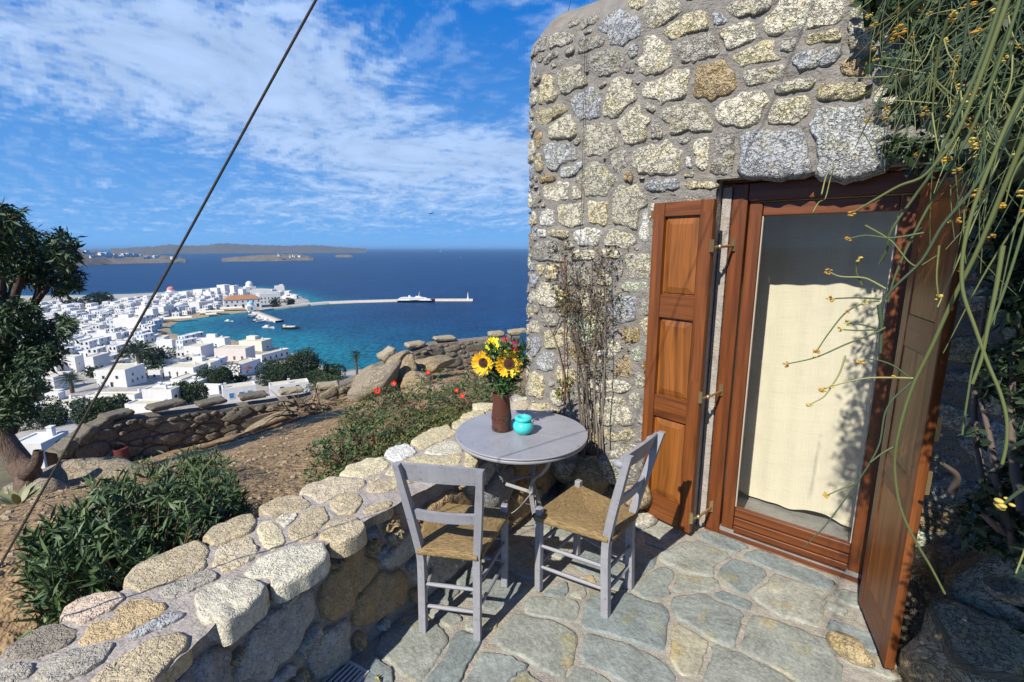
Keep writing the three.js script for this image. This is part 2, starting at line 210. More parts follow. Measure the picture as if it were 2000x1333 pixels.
// one stone from its outline; map(a, b, out) places it in the world
function stone(poly, map, { back = .04, front = .03, r, mat, name = 'stone', parent, rough = .3, flat = false, K = 22, uvRot = null, sink = .008 }) {
  const [cx, cy] = centre(poly), rad = [], n = poly.length, sd = r() * 100;
  for (let k = 0; k < K; k++) {
    const a = k / K * 2 * Math.PI, dx = Math.cos(a), dy = Math.sin(a); let best = 0;
    for (let i = 0; i < n; i++) { const p = poly[i], q = poly[(i + 1) % n], ex = q[0] - p[0], ey = q[1] - p[1], den = dx * ey - dy * ex; if (Math.abs(den) < 1e-12) continue; const t = ((p[0] - cx) * ey - (p[1] - cy) * ex) / den, s = ((p[0] - cx) * dy - (p[1] - cy) * dx) / den; if (t > best && s >= -1e-6 && s <= 1 + 1e-6) best = t; }
    rad.push(best * (1 + .05 * noise2(dx * 2.2 + sd, dy * 2.2 + sd) + .055 * noise2(dx * 6 + sd, dy * 6)));
  }
  const size = Math.max(...rad), prof = flat ? [[1.03, -back], [1.02, -sink], [.985, front * .75], [.9, front], [.5, front]] : [[1.06, -back], [1.04, -sink], [.97, front * .5], [.88, front * .88], [.62, front], [.32, front * 1.04]];
  const o = map(cx, cy, 0), pos = [], uv = [], idx = [], u0 = r() * 7, v0 = r() * 7, ur = uvRot ?? r() * 6.28, cu = Math.cos(ur), su = Math.sin(ur);
  const put = (x, y, z) => { const q = map(cx + x, cy + y, z).sub(o); pos.push(q.x, q.y, q.z); if (z < 0) { const l = 1 + (front - z) / (Math.hypot(x, y) || 1); x *= l; y *= l; } uv.push(u0 + x * cu - y * su, v0 + x * su + y * cu); };
  prof.forEach(([f, z], i) => { for (let k = 0; k < K; k++) { const a = k / K * 2 * Math.PI, x = Math.cos(a) * rad[k] * f, y = Math.sin(a) * rad[k] * f; put(x, y, z + (i > 1 ? Math.max(front, .012) * rough * (noise2(x / size * 1.7 + sd, y / size * 1.7 + 3) + .8 * noise2(x / size * 4.3 + sd, y / size * 4.3) + .4 * noise2(x * 60 + sd, y * 60)) : 0)); } });
  put(0, 0, front * (flat ? 1 : 1.1) + front * rough * noise2(sd, 3));
  for (let i = 0; i < prof.length - 1; i++) for (let k = 0; k < K; k++) { const a = i * K + k, b = i * K + (k + 1) % K; idx.push(a, b, b + K, a, b + K, a + K); }
  const last = (prof.length - 1) * K; for (let k = 0; k < K; k++) idx.push(last + k, last + (k + 1) % K, prof.length * K);
  const q0 = map(cx, cy, 1).sub(o), e1 = map(cx + .01, cy, 0).sub(o), e2 = map(cx, cy + .01, 0).sub(o); if (e1.cross(e2).dot(q0) < 0) for (let i = 0; i < idx.length; i += 3) [idx[i + 1], idx[i + 2]] = [idx[i + 2], idx[i + 1]];
  const g = new THREE.BufferGeometry(); g.setAttribute('position', new THREE.Float32BufferAttribute(pos, 3)); g.setAttribute('uv', new THREE.Float32BufferAttribute(uv, 2)); g.setIndex(idx); g.computeVertexNormals();
  const m = mesh(g, mat, name, parent); m.position.copy(o); if (parent) m.position.sub(parent.getWorldPosition(V())); return m;
}
// a sheet from a grid of points
function sheet(nu, nv, fn, uvf, skip) {
  const pos = [], uv = [], idx = [], g = new THREE.BufferGeometry();
  for (let j = 0; j <= nv; j++) for (let i = 0; i <= nu; i++) { const p = fn(i / nu, j / nv, i, j); pos.push(p.x, p.y, p.z); uv.push(...(uvf ? uvf(i / nu, j / nv, p) : [p.x, p.z])); }
  for (let j = 0; j < nv; j++) for (let i = 0; i < nu; i++) { if (skip && skip((i + .5) / nu, (j + .5) / nv)) continue; const a = j * (nu + 1) + i, b = a + 1, c = a + nu + 1, d = c + 1; idx.push(a, b, d, a, d, c); }
  g.setAttribute('position', new THREE.Float32BufferAttribute(pos, 3)); g.setAttribute('uv', new THREE.Float32BufferAttribute(uv, 2)); g.setIndex(idx); g.computeVertexNormals(); return g;
}
// a weathered boulder: a ball pushed about by noise and cut by a few planes
function boulder(rx, ry, rz, seed, det = 4, rough = .16, cuts = 5) {
  const g = new THREE.IcosahedronGeometry(1, det), p = g.attributes.position, r = rng(seed), pl = [...Array(cuts * 2)].map(() => [V(r() - .5, r() - .35, r() - .5).normalize(), .6 + r() * .3]);
  for (let i = 0; i < p.count; i++) { const v = V(p.getX(i), p.getY(i), p.getZ(i)); for (const [n, d] of pl) { const q = v.dot(n) - d; if (q > 0) v.addScaledVector(n, -q * .95); } v.multiplyScalar(1 + rough * noise3(v.x * 1.7 + seed, v.y * 1.7, v.z * 1.7) + rough * .4 * noise3(v.x * 5 + seed, v.y * 5, v.z * 5)); p.setXYZ(i, v.x * rx, v.y * ry, v.z * rz); }
  g.deleteAttribute('normal'); g.deleteAttribute('uv'); const w = mergeVerts(g); w.computeVertexNormals(); return boxUV(w);
}
function mergeVerts(g0) { const g = g0.index ? g0.toNonIndexed() : g0, p = g.attributes.position, key = new Map(), pos = [], idx = []; for (let i = 0; i < p.count; i++) { const k = `${Math.round(p.getX(i) * 1e4)},${Math.round(p.getY(i) * 1e4)},${Math.round(p.getZ(i) * 1e4)}`; if (!key.has(k)) { key.set(k, pos.length / 3); pos.push(p.getX(i), p.getY(i), p.getZ(i)); } idx.push(key.get(k)); } const o = new THREE.BufferGeometry(); o.setAttribute('position', new THREE.Float32BufferAttribute(pos, 3)); o.setIndex(idx); return o; }
// many leaves in one mesh: each is a folded blade at p, along d, with length l and width w
class Leaves {
  constructor() { this.p = []; this.i = []; this.u = []; }
  add(p, d, l, w, r, fold = .25) {
    const n = V(r() - .5, r() - .5 + .4, r() - .5).normalize(), s = V().crossVectors(d, n).normalize(), up = V().crossVectors(s, d).normalize(), k = this.p.length / 3, q = (a, b, c) => { const v = p.clone().addScaledVector(d, a * l).addScaledVector(s, b * w / 2).addScaledVector(up, c * w); this.p.push(v.x, v.y, v.z); this.u.push(a, b * .5 + .5); };
    q(0, 0, 0); q(.45, 1, fold); q(.45, -1, fold); q(1, 0, -.2); q(.45, 0, 0); this.i.push(k, k + 1, k + 4, k + 4, k + 1, k + 3, k, k + 4, k + 2, k + 4, k + 3, k + 2);
  }
  geo() { const g = new THREE.BufferGeometry(); g.setAttribute('position', new THREE.Float32BufferAttribute(this.p, 3)); g.setAttribute('uv', new THREE.Float32BufferAttribute(this.u, 2)); g.setIndex(this.i); g.computeVertexNormals(); return g; }
}
const leafMat = (r, g, b, o = {}) => L(r, g, b, { roughness: .55, side: THREE.DoubleSide, ...o });
const dirOf = r => { const z = r() * 2 - 1, a = r() * 6.283, s = Math.sqrt(1 - z * z); return V(s * Math.cos(a), z, s * Math.sin(a)); };

// ------------------------------------------------------------------ the land: garden, hillside, town plain; the sea
function tps(pts) {                                   // thin-plate surface through [x, z, y]
  const n = pts.length, N = n + 3, A = [], U = r2 => r2 < 1e-9 ? 0 : r2 * Math.log(r2) / 2;
  for (let i = 0; i < N; i++) { A.push(new Float64Array(N + 1)); }
  for (let i = 0; i < n; i++) { for (let j = 0; j < n; j++) A[i][j] = U((pts[i][0] - pts[j][0]) ** 2 + (pts[i][1] - pts[j][1]) ** 2) + (i === j ? .35 : 0); A[i][n] = A[n][i] = 1; A[i][n + 1] = A[n + 1][i] = pts[i][0]; A[i][n + 2] = A[n + 2][i] = pts[i][1]; A[i][N] = pts[i][2]; }
  for (let c = 0; c < N; c++) { let p = c; for (let i = c + 1; i < N; i++) if (Math.abs(A[i][c]) > Math.abs(A[p][c])) p = i; [A[c], A[p]] = [A[p], A[c]]; for (let i = 0; i < N; i++) if (i !== c) { const f = A[i][c] / A[c][c]; if (f) for (let j = c; j <= N; j++) A[i][j] -= f * A[c][j]; } }
  const w = A.map((row, i) => row[N] / row[i]);
  return (x, z) => { let s = w[n] + w[n + 1] * x + w[n + 2] * z; for (let i = 0; i < n; i++) s += w[i] * U((pts[i][0] - x) ** 2 + (pts[i][1] - z) ** 2); return s; };
}
const gp = (u, v, d) => { const p = atD(u, v, d); return [p.x, p.z, p.y]; };
const garden = tps([gp(20, 1150, 3.3), gp(20, 1000, 5.2), gp(200, 925, 8.6), gp(330, 886, 10.2), gp(500, 840, 10.7), gp(620, 800, 10.8), gp(690, 768, 10.9), gp(600, 930, 4.7), gp(545, 985, 3.8), gp(760, 850, 5.8), gp(860, 800, 6.4), gp(960, 775, 6.2), gp(880, 742, 9.6), gp(760, 770, 9),
  [-1.75, -1.2, -.75], [-1.5, -2, -.6], [-1, -2.8, -.4], [-.5, -3.4, -.25], [.2, -4.3, -.1], [.5, -1, -.7], [1.5, -2, -.6], [-.5, -.5, -.8], [3, -3, -.6], [3, -8, -1], [-3, 1, -1.4]]);
const wallPx = [[112, 945, 10.2], [175, 925, 10.4], [250, 903, 10.6], [340, 882, 10.8], [430, 860, 11.0], [520, 832, 11.1], [600, 803, 11.2], [660, 778, 11.2], [700, 760, 11.2], [760, 742, 11.6], [845, 736, 12.0], [930, 738, 12.3], [1010, 740, 12.6]];
const wallBase = wallPx.map(([u, v, d]) => { const p = atD(u, v, d); p.y = garden(p.x, p.z); return p; });
const azOf = (x, z) => Math.atan2(x, -z);
const wallR = az => { const w = wallBase; let a = azOf(w[0].x, w[0].z); if (az <= a) return lerp(9.6, 10.2, clamp((az + 1.2) / (a + 1.2))); for (let i = 1; i < w.length; i++) { const b = azOf(w[i].x, w[i].z); if (az <= b) return lerp(wallPx[i - 1][2], wallPx[i][2], (az - a) / (b - a)); a = b; } return 14; };
const SEA = -60, prof = [[8, -4.5], [30, -10.5], [60, -18.5], [118, -32], [175, -43], [230, -50.5], [300, -55.8], [420, -57.8], [620, -58.4], [3000, -58.4]];
const hill = r => { for (let i = 1; i < prof.length; i++) if (r < prof[i][0]) return lerp(prof[i - 1][1], prof[i][1], clamp((r - prof[i - 1][0]) / (prof[i][0] - prof[i - 1][0]))); return -58.4; };
const coastPx = [[1150, 835], [900, 790], [760, 755], [700, 737], [660, 724], [630, 714], [600, 702], [570, 692], [540, 679], [500, 669], [450, 665], [400, 662], [350, 657], [334, 650], [331, 642], [337, 634], [350, 628], [375, 623], [400, 620], [430, 616], [455, 613], [480, 610], [500, 607], [540, 601], [580, 597], [606, 594], [608, 590], [600, 585], [585, 579], [570, 572], [550, 567], [520, 564], [470, 561], [420, 563], [380, 567], [340, 571], [250, 575.5], [160, 577.5], [0, 579], [-300, 583], [-900, 598]];
const coast = coastPx.map(([u, v]) => { const p = atY(u, v, SEA); return [p.x, p.z]; }).concat([[-1400, 0], [-1400, 500], [900, 500], [900, -60]]);
function coastDist(x, z) { let d = 1e9; for (let i = 0, j = coast.length - 1; i < coast.length; j = i++) { const [ax, az] = coast[j], [bx, bz] = coast[i], ex = bx - ax, ez = bz - az, t = clamp(((x - ax) * ex + (z - az) * ez) / (ex * ex + ez * ez)); d = Math.min(d, Math.hypot(x - ax - ex * t, z - az - ez * t)); } return inPoly(coast, x, z) ? d : -d; }
function landAt(x, z) {
  const r = Math.hypot(x, z), az = azOf(x, z), out = r > 200 ? coastDist(x, z) : 99;
  let h = hill(r) + (r > 40 && r < 330 ? .8 * fbm(x * .02, z * .02, 3) : 0);
  if (r > 200) h = out > 0 ? Math.min(h, SEA + .5 + out * .1) : SEA - Math.min(8, -out * .2 + .3);
  if (r < 26) { const t = sstep(.25, 5, r - wallR(az)), g = r < 19 ? garden(x, z) : -3; const n = r < 15 ? .035 * fbm(x * 2.2, z * 2.2, 4) + .012 * fbm(x * 9, z * 9, 2) : 0; h = lerp(Math.min(g, .4) + n, h, t); }
  return h;
}
const onLand = (u, v) => { const d = ray(u, v), q = Math.hypot(d.x, d.z); let lo = 14, hi = 1100; for (let t = 14; t < 1100; t *= 1.02) { const k = t / q; if (EYE.y + d.y * k < landAt(d.x * k, d.z * k)) { hi = t; lo = t / 1.02; break; } } for (let i = 0; i < 18; i++) { const m = (lo + hi) / 2, k = m / q; if (EYE.y + d.y * k < landAt(d.x * k, d.z * k)) hi = m; else lo = m; } const k = hi / q; return V(d.x * k, EYE.y + d.y * k, d.z * k); };
{
  const NA = 330, NR = 300, r0 = .9, r1 = 1250, cols = [];
  const g = sheet(NA, NR, (a, b) => { const az = (a * 2 - 1) * 1.75, r = r0 * Math.pow(r1 / r0, b), x = Math.sin(az) * r, z = -Math.cos(az) * r, y = landAt(x, z); const n = fbm(x * .6, z * .6, 4), m = fbm(x * .05 + 4, z * .05, 4); let c;
    const past = r < 40 ? sstep(1, 6, r - wallR(az)) : 1;
    const earth = [.34 + n * .06, .232 + n * .05, .125 + n * .04], scrub = [.13 + m * .06, .115 + m * .05, .06 + m * .02], town = [.46, .44, .41];
    c = earth.map((e, i) => lerp(e, scrub[i], past)); const tw = sstep(70, 130, r) * (m > .1 ? .75 : 1); c = c.map((e, i) => lerp(e, town[i], tw));
    if (r > 200) { const d = coastDist(x, z), bay = Math.exp(-(((az + .56) / .24) ** 2)) * (r < 560 && r > 215 ? 1 : 0), sand = sstep(26, 12, d) * (d > -10 ? 1 : 0) * bay; c = c.map((e, i) => lerp(e, [.42, .33, .20][i], sand)); }
    cols.push(...c); return V(x, y, z); }, (a, b, p) => { const r = Math.hypot(p.x, p.z), s = r > 40 ? .12 : 1; return [p.x * s, p.z * s]; });
  g.setAttribute('color', new THREE.Float32BufferAttribute(cols, 3)); M.soil.color.setRGB(1.25, 1.25, 1.25);
  kind(mesh(g, M.soil, 'ground'), 'structure', 'bare brown garden soil running down to the white town and the shore');
}
{
  const NA = 200, NR = 320, cols = [], g = sheet(NA, NR, (a, b) => {
    const az = (a * 2 - 1) * 1.6, r = 120 * Math.pow(70000 / 120, b), x = Math.sin(az) * r, z = -Math.cos(az) * r, d = r < 1500 ? -coastDist(x, z) : 2000, n = fbm(x * .008, z * .008, 4), n2 = fbm(x * .03 + 5, z * .03, 3);
    const bay = Math.exp(-Math.pow((r - 330) / 190, 2)) * (az < .1 ? 1 : .7), sh = clamp(Math.exp(-Math.max(0, d) / (26 + 70 * bay)) * 1.1 + n * .22 * bay), deep = [.009, .046, .125], mid = [.005, .078, .150], lite = [.008, .165, .215];
    let c = deep.map((e, i) => lerp(e, mid[i], sstep(.08, .5, sh))); c = c.map((e, i) => lerp(e, lite[i], sstep(.5, .95, sh + n2 * .1)));
    const f = 1 + .25 * n; cols.push(...c.map(e => e * f)); return V(x, SEA, z);
  }, (a, b, p) => [p.x / 130, p.z / 200]);
  g.setAttribute('color', new THREE.Float32BufferAttribute(cols, 3));
  kind(mesh(g, new THREE.MeshPhysicalMaterial({ color: new THREE.Color().setRGB(1.55, 1.55, 1.55), vertexColors: true, map: T.sea, roughness: .45, ior: 1.33, specularIntensity: .35, bumpMap: T.seaB, bumpScale: .5 }), 'sea'), 'structure', 'deep blue sea turning turquoise in the harbour bay');
}
scene.fog = new THREE.FogExp2(new THREE.Color().setRGB(.34, .64, 1), 6e-5);
// far islands and the headland across the water
function island(name, label, cols, mat, depth, n = 60) {   // cols: [u, vTop, vBase] along the skyline, at one distance each
  const pts = cols.map(([u, t, b, d]) => ({ top: atD(u, t, d), base: atD(u, b, d), d })); const row = [];
  for (let i = 0; i <= n; i++) { const q = i / n * (pts.length - 1), k = Math.min(pts.length - 2, Math.floor(q)), t = q - k, s = t * t * (3 - 2 * t); row.push([pts[k].top.clone().lerp(pts[k + 1].top, s), pts[k].base.clone().lerp(pts[k + 1].base, t)]); }
  const g = sheet(n, 10, (a, b, i, j) => { const [tp, bs] = row[i], away = V(bs.x, 0, bs.z).normalize(), h = Math.max(tp.y - SEA, .2), t = j / 10 * 2, up = Math.sin(Math.min(1, t) * Math.PI / 2) * (t > 1 ? 1 - Math.pow(t - 1, 2) : 1), p = V(bs.x, SEA - .5, bs.z).addScaledVector(away, (t - .0) * depth / 2); p.y = SEA - .5 + h * up * (1 + .25 * fbm(p.x * 30 / depth, p.z * 30 / depth, 4) * (t < 1 ? t : 1)); return p; }, (a, b, p) => [p.x / 120, p.z / 120]);
  return kind(mesh(g, mat, name), 'structure', label);
}
const rockFar = L(.15, .125, .09, { map: T.soil, roughness: 1 }), rockFar2 = L(.24, .20, .155, { map: T.soil, roughness: 1 });
island('hills', 'low dark ridge of a far island on the horizon', [[215, 486, 487, 6200], [290, 482, 487, 6200], [335, 478, 487, 6200], [385, 480.5, 487, 6200], [440, 475, 487, 6200], [500, 478.5, 487, 6200], [560, 480, 487, 6200], [615, 478.5, 487, 6200], [665, 483, 487, 6200], [715, 486, 487, 6200]], rockFar, 900, 120);
island('headland', 'brown headland dotted with white houses across the water', [[60, 489, 512, 2250], [120, 488, 511.5, 2250], [165, 489, 510.5, 2300], [215, 493, 509, 2400], [265, 496.5, 508.5, 2450], [310, 499, 508, 2450], [345, 504, 507.5, 2450], [362, 507, 507.3, 2450]], rockFar2, 420, 90);
island('islet', 'small low islet with a few pale houses off the headland', [[432, 505.5, 506, 2550], [470, 502, 506.5, 2550], [510, 499, 506.5, 2550], [545, 498, 506, 2550], [580, 496.5, 505.5, 2600], [600, 500, 505, 2600], [612, 504, 504.5, 2600]], rockFar2, 260, 70);
island('shoal', 'thin strip of low rock breaking the far water', [[655, 498.7, 499, 3400], [670, 497.6, 499, 3400], [688, 498.6, 499, 3400]], rockFar2, 60, 20);

// ------------------------------------------------------------------ the stone house: wall, stones, door, shutters
const W0 = V(1.304, 0, -2.975), WE = V(.767, 0, .642), WN = V(-.642, 0, .767);
const wp = (s, y, n) => V(W0.x + WE.x * s + WN.x * n, y, W0.z + WE.z * s + WN.z * n);
const onWall = (u, v, off = .11) => { const d = ray(u, v), o = W0.clone().addScaledVector(WN, off).sub(EYE), t = o.dot(WN) / d.dot(WN), p = EYE.clone().addScaledVector(d, t).sub(W0); return [p.dot(WE), p.y]; };
const S1 = 3.4, SC = -1.25, RC = .36, RT = .40, HT = 3.56, NF = .11, PL = S1 - SC, PA = RC * Math.PI / 2;
// p runs along the outer face from its right end, round the corner, and back along the side
function wallPos(p, y, out = 0) {
  let s, n, ds = 0, dn = 1;
  if (p <= PL) { s = S1 - p; n = NF; } else if (p <= PL + PA) { const a = (p - PL) / RC; ds = -Math.sin(a); dn = Math.cos(a); s = SC + ds * RC; n = NF - RC + dn * RC; } else { ds = -1; dn = 0; s = SC - RC; n = NF - RC - (p - PL - PA); }
  let inset = 0, yy = y, up = 0; if (y > HT - RT) { const a = Math.min(Math.PI / 2, (y - HT + RT) / RT); inset = RT * (1 - Math.cos(a)); yy = HT - RT + RT * Math.sin(a); up = Math.sin(a); }
  const o = out * Math.sqrt(Math.max(0, 1 - up * up)) - inset, wob = .02 * fbm(p * 1.1 + 5, y * 1.1, 3) - .05 * sstep(1.6, -.2, y) * -1 * sstep(PL - .5, PL + .3, p); 
  return wp(s + ds * (o + wob), yy + out * up, n + dn * (o + wob));
}
const house = thing('stone_house', 'rough grey and cream rubble stone house with a brown wooden glazed door', 'house', [0, 0, 0]);
const DS0 = -.06, DS1 = 1.0, DTOP = 2.235;
const hole = (s, y) => s > DS0 && s < DS1 && y > -.2 && y < DTOP;
{
  const P1 = PL + PA + 3.2, np = 400, ny = 250, yb = -1.2, yt = HT - RT + RT * Math.PI / 2;
  // place grid lines on the door opening
  const edge = (v, t, a) => Math.abs(v - t) < a ? t : v, dp = P1 / np, dy = (yt - yb) / ny;
  const grid = sheet(np, ny, (a, b) => { let p = a * P1, y = yb + b * (yt - yb); p = edge(edge(p, S1 - DS0, dp / 2), S1 - DS1, dp / 2); y = edge(edge(y, DTOP, dy / 2), -.2, dy / 2); return wallPos(p, y, .014 * fbm(p * 6, y * 6, 4) + .010 * fbm(p * 22, y * 22, 3)); }, (a, b) => [a * P1, b * (yt - yb)], (a, b) => hole(S1 - a * P1, yb + b * (yt - yb)));
  const wall = mesh(grid, M.mortar, 'wall', house);
  // back of the wall, roof slab, reveals, room
  const parts = [], slab = (s0, s1, y0, y1, n0, n1) => { const g = box(s1 - s0, y1 - y0, n1 - n0); const c = wp((s0 + s1) / 2, (y0 + y1) / 2, (n0 + n1) / 2); return boxUV(g).applyMatrix4(new THREE.Matrix4().makeBasis(WE, V(0, 1, 0), WN).setPosition(c)); };
  mesh(merge([slab(SC - RC + .3, S1, HT - .06, HT - .004, -3.6, NF - .3)]), M.mortar, 'roof', house);
  const inn = L(.42, .40, .36, { map: T.plaster, roughness: .95 }); inn.map = T.plaster;
  mesh(merge([slab(-1.2, DS0 - .003, -.3, 2.6, -.62, .07), slab(DS1 + .003, S1, -.3, 2.6, -.62, .07), slab(DS0 - .003, DS1 + .003, DTOP + .003, 2.6, -.62, .07)]), M.capMortar, 'reveal', house);
  mesh(merge([slab(-1.3, 3.3, -.3, 2.7, -3.4, -3.3), slab(-1.3, -1.2, -.3, 2.7, -3.3, -.0), slab(3.3, 3.4, -.3, 2.7, -3.3, 0), slab(-1.3, 3.4, 2.6, 2.7, -3.4, .05)]), inn, 'room_wall', house);
  mesh(merge([slab(-1.2, 3.3, -.1, .035, -3.3, -.02)]), L(.30, .30, .29, { map: T.mortar, roughness: .6 }), 'room_floor', house);

  // stones read off the photograph: centre, size, turn in one of three enlargements, and the colour class
  const rz = rng(11), polys = [], cls = [];
  const take = (list, k, ox, oy) => { for (const [x, y, w, h, rot, c] of list) { const b = blob(0, 0, w / k * 1.06, h / k * 1.06, rot * Math.PI / 180, rz, c === 'L' ? 6 : 3.2, .14, c === 'L' ? 12 : 8).map(([dx, dy]) => { const [s, yy] = onWall(ox + x / k + dx, oy + y / k + dy); return [S1 - s, yy]; }); polys.push(b); cls.push(c === 'L' ? 'b' : c); } };
  take([[260, 225, 135, 75, -15, 'g'], [450, 240, 150, 75, -10, 'g'], [600, 150, 180, 175, -20, 'b'], [835, 70, 185, 140, -20, 'c'], [975, 150, 225, 110, -18, 'y'], [1155, 115, 80, 70, 0, 'b'], [1350, 40, 225, 85, -15, 'c'], [1265, 200, 185, 130, -25, 'c'], [1620, 90, 345, 180, -12, 'c'], [1740, 205, 175, 75, -12, 'y'], [1030, 275, 210, 145, -15, 'g'], [800, 320, 165, 180, 10, 'c'], [1360, 310, 220, 105, -20, 'y'], [1420, 415, 220, 90, -10, 'c'], [1135, 455, 220, 200, 0, 'o'], [885, 490, 230, 135, -25, 'c'], [1590, 480, 185, 65, -8, 'c'], [1705, 325, 215, 95, -10, 'b'], [1930, 365, 150, 110, 0, 'o'], [1840, 515, 250, 100, 0, 'y'], [1960, 165, 140, 215, 0, 'c'], [330, 450, 135, 130, -15, 'c'], [195, 505, 85, 135, 5, 'y'], [420, 580, 125, 145, 0, 'b'], [605, 550, 140, 200, 15, 'c'], [540, 340, 150, 130, -10, 'g'], [680, 280, 75, 85, 0, 'b'], [130, 440, 60, 55, 0, 'g'], [215, 640, 145, 80, -15, 'y'], [285, 710, 125, 135, 0, 'c'], [495, 780, 160, 170, 0, 'c'], [685, 710, 145, 190, 5, 'c'], [985, 660, 215, 180, -8, 'c'], [1290, 610, 260, 155, -10, 'c'], [1550, 625, 230, 140, -8, 'c'], [1480, 845, 360, 190, -2, 'L'], [1845, 775, 320, 310, 0, 'L'], [815, 880, 235, 170, -5, 'c'], [1190, 850, 130, 180, 0, 'g'], [1070, 850, 80, 150, 0, 'c'], [985, 910, 40, 75, 0, 'w'], [275, 860, 145, 130, -15, 'b'], [335, 945, 125, 62, -20, 'b'], [140, 905, 52, 95, 0, 'y'], [145, 775, 56, 76, 0, 'o'], [190, 1000, 95, 46, 0, 'o'], [600, 900, 95, 110, 0, 'g'], [465, 1005, 180, 165, 0, 'c'], [255, 1070, 125, 92, 0, 'c'], [830, 1035, 165, 65, -5, 'b'], [1060, 1035, 145, 38, 0, 'y'], [645, 1160, 145, 215, 0, 'c'], [480, 1190, 105, 125, 0, 'y'], [340, 1195, 125, 120, 0, 'c'], [200, 1215, 76, 80, 0, 'w'], [655, 990, 56, 72, 0, 'o'], [360, 1080, 56, 76, 0, 'c'], [80, 1220, 55, 76, 0, 'c'], [110, 1110, 85, 85, 0, 'g'], [740, 1250, 60, 150, 0, 'w'], [810, 745, 80, 100, 0, 'g']], 2.857, 1000, 0);
  take([[160, 250, 66, 110, 0, 'b'], [245, 250, 105, 72, 0, 'w'], [400, 250, 155, 62, 10, 'y'], [655, 280, 190, 140, 0, 'w'], [940, 290, 230, 140, 0, 'c'], [290, 410, 250, 165, 0, 'g'], [1090, 555, 170, 190, 0, 'c'], [240, 555, 105, 85, 0, 'y'], [360, 580, 110, 150, 0, 'y'], [140, 540, 85, 76, 0, 'b'], [160, 665, 110, 120, 0, 'b'], [1060, 715, 180, 110, 0, 'n'], [960, 900, 210, 210, 0, 'b'], [170, 1060, 115, 95, 0, 'c'], [110, 945, 85, 85, 0, 'y'], [1050, 1130, 140, 120, 0, 'o'], [200, 1230, 110, 140, 0, 'b'], [1085, 1300, 85, 105, 0, 'n'], [830, 1255, 210, 110, 0, 'c'], [860, 420, 145, 85, 0, 'c'], [620, 430, 170, 85, 0, 'c'], [790, 640, 130, 105, 0, 'c'], [130, 800, 95, 105, 0, 'c'], [330, 1000, 120, 95, 0, 'g']], 4.444, 1000, 400);
  take([[870, 510, 135, 180, 0, 'y'], [960, 290, 140, 140, 0, 'b'], [1070, 590, 105, 145, 0, 'c'], [1640, 345, 150, 170, 0, 'o'], [1500, 500, 270, 110, 0, 'c'], [1555, 740, 260, 225, 0, 'c'], [1740, 640, 110, 120, 0, 'c'], [1600, 925, 250, 110, 0, 'y'], [1780, 460, 85, 105, 0, 'c'], [1500, 185, 190, 90, 0, 'c']], 4.444, 850, 640);
  const span = p => Math.max(...p.map(q => q[0])) - Math.min(...p.map(q => q[0]));
  const area = (p, y) => S1 - p < 2.3 &&  y > .02 && y < yt - RT * 1.0 && p < PL + PA * .75 && p > .1 && !(S1 - p > DS0 - .03 && S1 - p < DS1 + .03 && y < DTOP + .03);
  const more = pack({ a0: 0, a1: PL + PA + .6, b0: 0, b1: yt, inside: area, existing: polys, r: rz, gap: .009, pow: 3.2, rough: .14, K: 8, rot: 0, rotVar: .35, sizes: [[.14, .26, 1.1, 2, 2600], [.08, .14, 1, 2, 5600], [.04, .08, 1, 1.9, 9200]], most: 420 }).sort((p, q) => span(q) - span(p));
  for (const p of more) { polys.push(p); cls.push(pick(rz, ['c', 'c', 'g', 'y', 'b', 'c', 'o', 'g', 'n'])); }
  const rest = [];
  fit(polys, { limit: 1.55, gap: .030 }).forEach((p, i) => { const lintel = i === 35 || i === 36; const st = stone(p, wallPos, { back: .04, front: lintel ? .035 : S1 - centre(p)[0] > -.62 && S1 - centre(p)[0] < 0 && centre(p)[1] < 2.2 ? .006 : .009 + rz() * .012, r: rz, mat: pick(rz, ST[cls[i]]), parent: wall, rough: .55, K: i < 300 ? 34 : 12 }); if (i >= 300) { wall.remove(st); rest.push(st.geometry.translate(...st.position.toArray())); } });
  if (rest.length) kind(mesh(merge(rest), ST.g[0], 'small_stones', wall), 'stuff');
}
